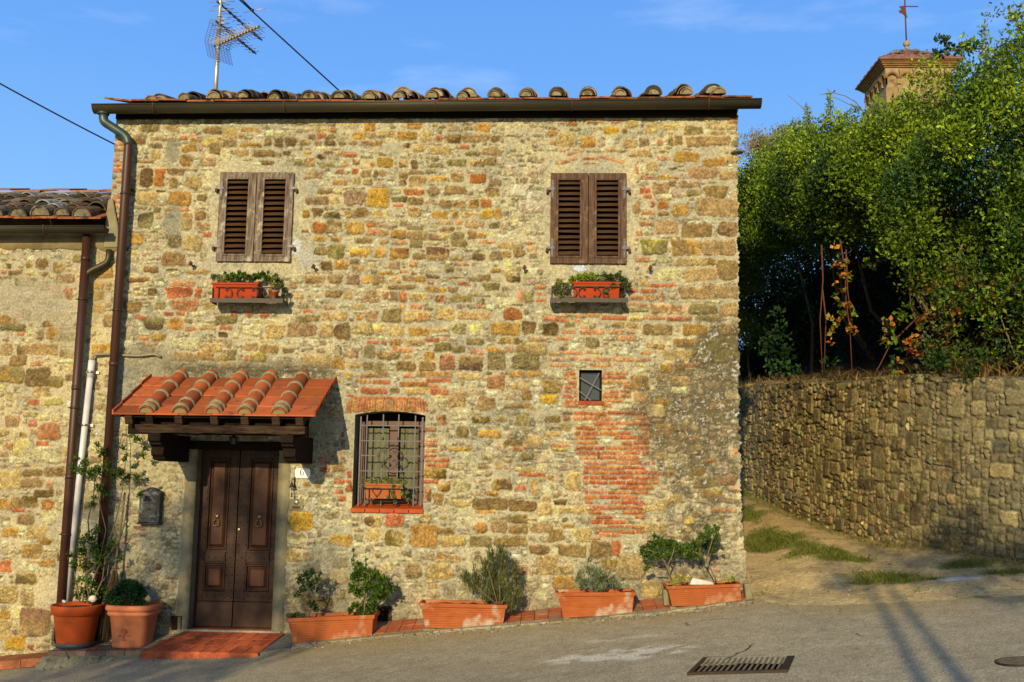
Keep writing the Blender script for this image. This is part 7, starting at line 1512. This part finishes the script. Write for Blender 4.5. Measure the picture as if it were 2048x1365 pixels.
# undergrowth of the hollow, its shade put into near-black leaves
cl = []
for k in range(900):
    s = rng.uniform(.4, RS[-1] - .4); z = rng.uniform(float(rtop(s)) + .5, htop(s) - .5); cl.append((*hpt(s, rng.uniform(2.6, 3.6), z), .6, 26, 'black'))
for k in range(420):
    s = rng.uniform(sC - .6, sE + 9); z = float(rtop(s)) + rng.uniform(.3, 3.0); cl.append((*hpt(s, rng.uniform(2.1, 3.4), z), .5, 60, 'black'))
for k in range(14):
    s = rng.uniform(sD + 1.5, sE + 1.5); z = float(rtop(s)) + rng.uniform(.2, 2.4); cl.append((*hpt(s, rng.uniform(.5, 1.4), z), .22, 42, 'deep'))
v, f, c = clump_leaves(cl, 'black', .10, ratio=.6); o = npmesh('undergrowth', v, f, c, M['leaf2'], smooth=False); props(o, 'tangled undergrowth in the hollow beneath the hedge, shade put into its near-black leaves', 'undergrowth', kind='stuff')
# pinkish flowering shrub
cl = []
for k in range(60):
    px = rng.uniform(1483, 1612); t = (px - 1483) / 129; py = 292 - 32 * t ** .6 + rng.uniform(-6, 34); p = Pn(px, py, 10.6 + rng.normal(0, .3)); cl.append((*p, .24, 80, 'pink' if rng.random() < .8 else 'mid'))
plant('flowering_shrub', 'pinkish flowering shrub top beside the house corner', 'shrub', cl, 'pink', .06, ratio=.4, up=.8, base=(5.2, 10.8, 6.0))
# creepers with orange leaves
def creeper(label, pts_, y, n, kinds, hang):
    cl = []; st = []
    for a in pts_:
        for k in range(n): px, py = a[0] + rng.normal(0, a[2]), a[1] + rng.normal(0, a[3]); cl.append((*Pn(px, py, y + rng.normal(0, .12)), .07, 5, kinds[rng.integers(len(kinds))]))
    for h_ in hang: st.append([Pn(a, c, y + rng.normal(0, .05)) for a, c in h_])
    plant('creeper', label, 'climbing plant', cl, 'orange', .085, stems=st, smat=M['stem_red'], sr=.014, ratio=.7)
creeper('orange leaved creeper hanging in the dark hollow of the hedge', [(1685, 520, 10, 12), (1690, 560, 9, 16), (1678, 600, 8, 12), (1698, 622, 8, 10), (1702, 655, 5, 8), (1745, 525, 8, 4), (1668, 650, 10, 14)], 4.2, 6, ['orange', 'lime', 'mid', 'orange'], [[(1680, 480), (1690, 540), (1692, 600), (1700, 660), (1705, 760)], [(1643, 490), (1646, 560), (1640, 640), (1645, 750)], [(1692, 500), (1695, 580), (1703, 640)], [(1645, 580), (1652, 640), (1648, 740)]])
creeper('orange leaved creeper at the edge of the retaining wall top', [(1785, 655, 12, 10), (1800, 640, 10, 12), (1812, 690, 14, 14), (1830, 700, 14, 16), (1800, 720, 14, 14), (1845, 640, 10, 10), (1806, 770, 5, 12), (1775, 672, 7, 8)], 2.9, 6, ['orange', 'mid', 'orange', 'mid', 'deep'], [[(1840, 630), (1810, 660), (1780, 690), (1760, 730), (1740, 765)], [(1825, 600), (1832, 650), (1840, 655)]])
creeper('sparse orange creeper on the right part of the hedge', [(1965, 560, 14, 16), (1990, 600, 14, 18), (1930, 640, 20, 18), (1985, 660, 22, 14), (2030, 600, 12, 18), (1900, 660, 16, 14), (2035, 660, 12, 14)], 1.7, 4, ['orange', 'mid', 'orange', 'lime'], [[(1985, 560), (1990, 620), (2000, 690)], [(1960, 640), (1985, 600), (2010, 580)]])
for lab, pts_, y, r_ in (('bleached bare stem in front of the hedge near the right edge', [(2048, 700), (2022, 650), (2008, 610), (2010, 560), (2020, 520), (2040, 500)], 1.4, .018), ('thin pale stem hanging in the middle of the hedge', [(1817, 490), (1819, 560), (1821, 610), (1835, 655)], 2.8, .012), ('pale crooked stem above the orange creeper', [(1930, 480), (1915, 510), (1912, 545), (1925, 530)], 2.2, .012), ('second bleached stem at the right frame edge of the hedge', [(2040, 760), (2030, 710), (2010, 660), (1990, 600)], 1.3, .014), ('long bare twig arching above the hedge top left of the tower', [(1725, 222), (1712, 205), (1690, 192), (1665, 186), (1640, 190)], 5.0, .010), ('bare twig sticking up above the hedge toward the house', [(1625, 240), (1605, 215), (1575, 190)], 6.2, .009), ('leafless twig bending left below the tower', [(1722, 216), (1700, 210), (1672, 196), (1655, 194)], 5.0, .008)):
    b = MB(); b.tube([Pn(a, c, y) for a, c in pts_], list(np.linspace(r_, r_ * .4, len(pts_))), 6); props(b.build('bare_stem', M['stem_grey']), lab, 'stem')
for lab, px, py0, py1, y in (('upright leafy shoot left of the tower standing above the hedge', 1660, 186, 250, 6.0), ('leafy shoot leaning left above the hedge', 1615, 215, 260, 7.0), ('tall leafy shoot on the hedge top right of the tower', 1970, 55, 120, 3.0)):
    cl = [(*Pn(px + rng.normal(0, 3), py, y), .08, 12, 'lime') for py in np.linspace(py0, py1, 12)]; plant('leafy_shoot', lab, 'shoot', cl, 'lime', .07, stems=[[Pn(px + 2, py1 + 12, y), Pn(px, py0, y)]], sr=.012, ratio=.4)
cl = []; dk = [(1885, 105), (1900, 98), (1915, 100), (1893, 82), (1882, 78), (1872, 106), (1925, 95), (1940, 88), (1950, 92), (1935, 100)]
for px, py in dk: cl.append((*Pn(px, py, 2.9), .09, 16, 'deep'))
plant('dark_branch', 'dark leafy branch reaching over the tower roof', 'branch', cl, 'deep', .09, stems=[[Pn(1960, 98, 2.9), Pn(1915, 100, 2.9), Pn(1870, 108, 2.9)], [Pn(1900, 98, 2.9), Pn(1888, 80, 2.9)], [Pn(1865, 108, 2.9), Pn(1845, 125, 2.9), Pn(1822, 150, 2.9)]], sr=.012, ratio=.6)
cl = [(*Pn(px, py, 1.4 + rng.normal(0, .1)), .10, 60, 'pink') for px, py in ((1985, 165), (2000, 175), (1895, 250), (1885, 262), (2036, 265), (2042, 255), (1912, 285), (1905, 300), (2030, 180), (1980, 205), (2025, 230))]
for i in range(len(cl)): cl[i] = cl[i][:5] + ('grey',)
plant('seed_heads', 'fluffy pale seed heads of old man vine on the right of the hedge', 'climbing plant', cl, 'grey', .03, ratio=.3)
# dry grass and twigs along the wall top, grass in the lane
def blades(pos, h_, w_, lean, cols):
    n = len(pos); a = rng.uniform(0, 2 * math.pi, n); s = np.stack([np.cos(a), np.sin(a), np.zeros(n)], 1) * (w_ * rng.uniform(.6, 1.3, n))[:, None]
    l_ = np.stack([rng.normal(0, lean, n), rng.normal(0, lean, n), np.ones(n)], 1) * (h_ * rng.uniform(.5, 1.3, n))[:, None]
    v = np.stack([pos - s, pos + s, pos + l_ * .55 + s * .7, pos + l_ * .55 - s * .7, pos + l_ * np.array([1.5, 1.5, 1])], 1).reshape(-1, 3); k = np.arange(n) * 5
    f = np.concatenate([np.stack([k, k + 1, k + 2], 1), np.stack([k, k + 2, k + 3], 1), np.stack([k + 3, k + 2, k + 4], 1)]); return v, f, np.repeat(cols, 5, 0)
pos = []
for k in range(5200):
    s = rng.uniform(.6, RS[-1] - .6); o_ = abs(rng.normal(0, .35)) - .05
    if s > sB and rng.random() < .65: continue
    if math.sin(s * 7.3) + math.sin(s * 17.1 + 1) < rng.uniform(-1.6, .6): continue
    pos.append(hpt(s, o_ + .1, float(rtop(s)) - .05 + .1 * o_))
pos = np.array(pos); sx = rng.random(len(pos)); near = pos[:, 0] > 4.9
cols = np.array([alb(216, 176, 104), alb(176, 130, 68), alb(140, 92, 44), (.06, .08, .015)])[rng.integers(0, 4, len(pos))] * rng.uniform(.7, 1.2, (len(pos), 1))
ov = []
for k in range(1500):      # trailing over the edge
    s = rng.uniform(.6, RS[-1] - 1); 
    if math.sin(s * 5.1) + math.sin(s * 12.7 + 2) < rng.uniform(-.4, 1.4): continue
    ov.append(hpt(s, -.17 - rng.uniform(0, .06), float(rtop(s)) + .03 - rng.exponential(.10)))
ov = np.array(ov); vo, fo, co = blades(ov, np.full(len(ov), .12), .006, .9, np.array([alb(190, 150, 84), alb(140, 100, 52), (.06, .10, .012)])[rng.integers(0, 3, len(ov))] * rng.uniform(.7, 1.2, (len(ov), 1)))
props(npmesh('trailing_growth', vo, fo, co, M['leaf2'], smooth=False), 'dry and green growth trailing over the edge of the retaining wall', 'trailing growth', kind='stuff')
v, f, c = blades(pos, np.where(near, .26, .16), .006, .6, cols); props(npmesh('dry_grass', v, f, c, M['leaf2'], smooth=False), 'dry straw coloured grass and twigs along the top of the retaining wall', 'dry grass', kind='stuff')
pos = []
N = 42000; X = rng.uniform(2.25, 6.6, N * 3); Yy = rng.uniform(-.9, 12, N * 3); g = grass_amt(X, Yy) + .35 * gridnoise(X, Yy, .5, 15, 3) + .2 * gridnoise(X, Yy, .12, 16, 2); ok = (g > rng.uniform(.3, .95, N * 3))
wl = wall_dist(X, Yy); ok |= (wl < .22) & (rng.random(N * 3) < .35)
inlane = np.array([x < np.interp(y, RC[::-1, 1][::-1] if False else np.sort(RC[:, 1]), RC[np.argsort(RC[:, 1]), 0]) - .03 for x, y in zip(X, Yy)])
ok &= inlane; X, Yy = X[ok][:N], Yy[ok][:N]; pos = np.stack([X, Yy, lane_z(X, Yy) - .01], 1)
cols = np.array([(.10, .16, .014), (.15, .20, .022), (.07, .11, .012), (.30, .25, .07)])[rng.integers(0, 4, len(pos))] * rng.uniform(.7, 1.25, (len(pos), 1))
v, f, c = blades(pos, np.full(len(pos), .075) * rng.uniform(.4, 1.4, len(pos)), .004, .8, cols); props(npmesh('grass', v, f, c, M['leaf2'], smooth=False), 'patchy green grass growing on the dirt lane', 'grass', kind='stuff')
# pebbles of the lane and kerb
vv = []; ff = []; cc = []
for k in range(2600):
    x, y = (rng.uniform(2.3, 5.6), rng.uniform(-1.6, 7) ** 1.0) if k < 2000 else (rng.uniform(-5.5, 2.3), rng.uniform(-.85, -.62))
    if k < 2000:
        if x > np.interp(y, np.sort(RC[:, 1]), RC[np.argsort(RC[:, 1]), 0]) - .05: continue
        if rng.random() > .25 + .75 * math.exp(-abs(y + 1.2) / 1.2) + .4 * (float(wall_dist(np.array([x]), np.array([y]))[0]) < .35): continue
        z = float(lane_z(np.array([x]), np.array([y]))[0])
    else: z = float(street(x, y)) + .008
    r_ = rng.lognormal(math.log(.009), .45); q = rng.uniform(.6, 1.3, 3) * r_; a = rng.uniform(0, 6.28); n0 = len(vv)
    for dx_, dy_, dz_ in ((1, 0, 0), (0, 1, 0), (-1, 0, 0), (0, -1, 0), (0, 0, .7), (.0, 0, -.6)): vv.append((x + (dx_ * math.cos(a) - dy_ * math.sin(a)) * q[0], y + (dx_ * math.sin(a) + dy_ * math.cos(a)) * q[1], z + dz_ * q[2] + .003))
    ff += [(n0, n0 + 1, n0 + 4), (n0 + 1, n0 + 2, n0 + 4), (n0 + 2, n0 + 3, n0 + 4), (n0 + 3, n0, n0 + 4), (n0 + 1, n0, n0 + 5), (n0 + 2, n0 + 1, n0 + 5), (n0 + 3, n0 + 2, n0 + 5), (n0, n0 + 3, n0 + 5)]
    cc += [np.array(alb(206, 180, 136)) * rng.uniform(.55, 1.5)] * 6
props(npmesh('pebbles', np.array(vv), np.array(ff), np.clip(np.array(cc), 0, .8), M['terrain'], smooth=True), 'small pale pebbles scattered over the lane and along the kerb', 'pebbles', kind='stuff')
# fallen leaves and on pavement and lane edge
pos = []; cc = []
for k in range(420):
    x = rng.uniform(-5.6, 2.3) if k < 260 else rng.uniform(2.3, 5.2); y = rng.uniform(-.75, -.5) if k < 260 else rng.uniform(-1.2, 5); z = (pvf(x) + .006 if y > -.56 else float(street(x, y)) + .03) if x < 2.3 else float(lane_z(np.array([x]), np.array([y]))[0]) + .02; pos.append((x, y, z)); cc.append(np.array(alb(190, 150, 90)) * rng.uniform(.4, 1.2))
pos = np.array(pos); d_ = rng.normal(0, 1, pos.shape) * np.array([1, 1, .2]); v, f, c = leafcloud(pos, d_, rng.uniform(.012, .035, len(pos)), np.array(cc), .5); props(npmesh('leaf_litter', v, f, c, M['leaf2'], smooth=False), 'dry bits of leaf scattered along the kerb and lane', 'leaf litter', kind='stuff')
# ------------------------------------------------------------------ trees across the road (behind the viewer) that throw the soft shade
def tree(label, x, y, z0, zc_, rad, trunks, n, lf=.09):
    cl = []
    for k in range(n):
        q = rng.normal(0, 1, 3); q /= np.linalg.norm(q); q *= rng.random() ** .4; p = (x + q[0] * rad[0], y + q[1] * rad[1], zc_ + q[2] * rad[2]); cl.append((*p, .32, 90, 'mid'))
    st = [[(a, y, z0), (a + .01, y, z0 + 3.2), (a + (x - a) * .25, y, zc_)] for a in trunks]
    v, f, c = clump_leaves(cl, 'mid', lf, ratio=.55); t = thing('roadside_tree', (x, y, z0), label, 'tree'); npmesh('crown', v, f, c, M['leaf'], t, smooth=False)
    for s in st: b = MB(); b.tube(s, [.05, .045, .03], 8); b.build('trunk', M['bark'], t)
tree('leafy tree left across the road throwing shade over the pots', -7.0, -15.5, -.6, 5.0, (1.65, 1.3, 2.0), [-7.1], 84)
tree('small two stemmed tree across the road throwing striped shade over the lane', 1.85, -15.5, .3, 5.9, (1.55, 1.1, .9), [.40, .66], 46)
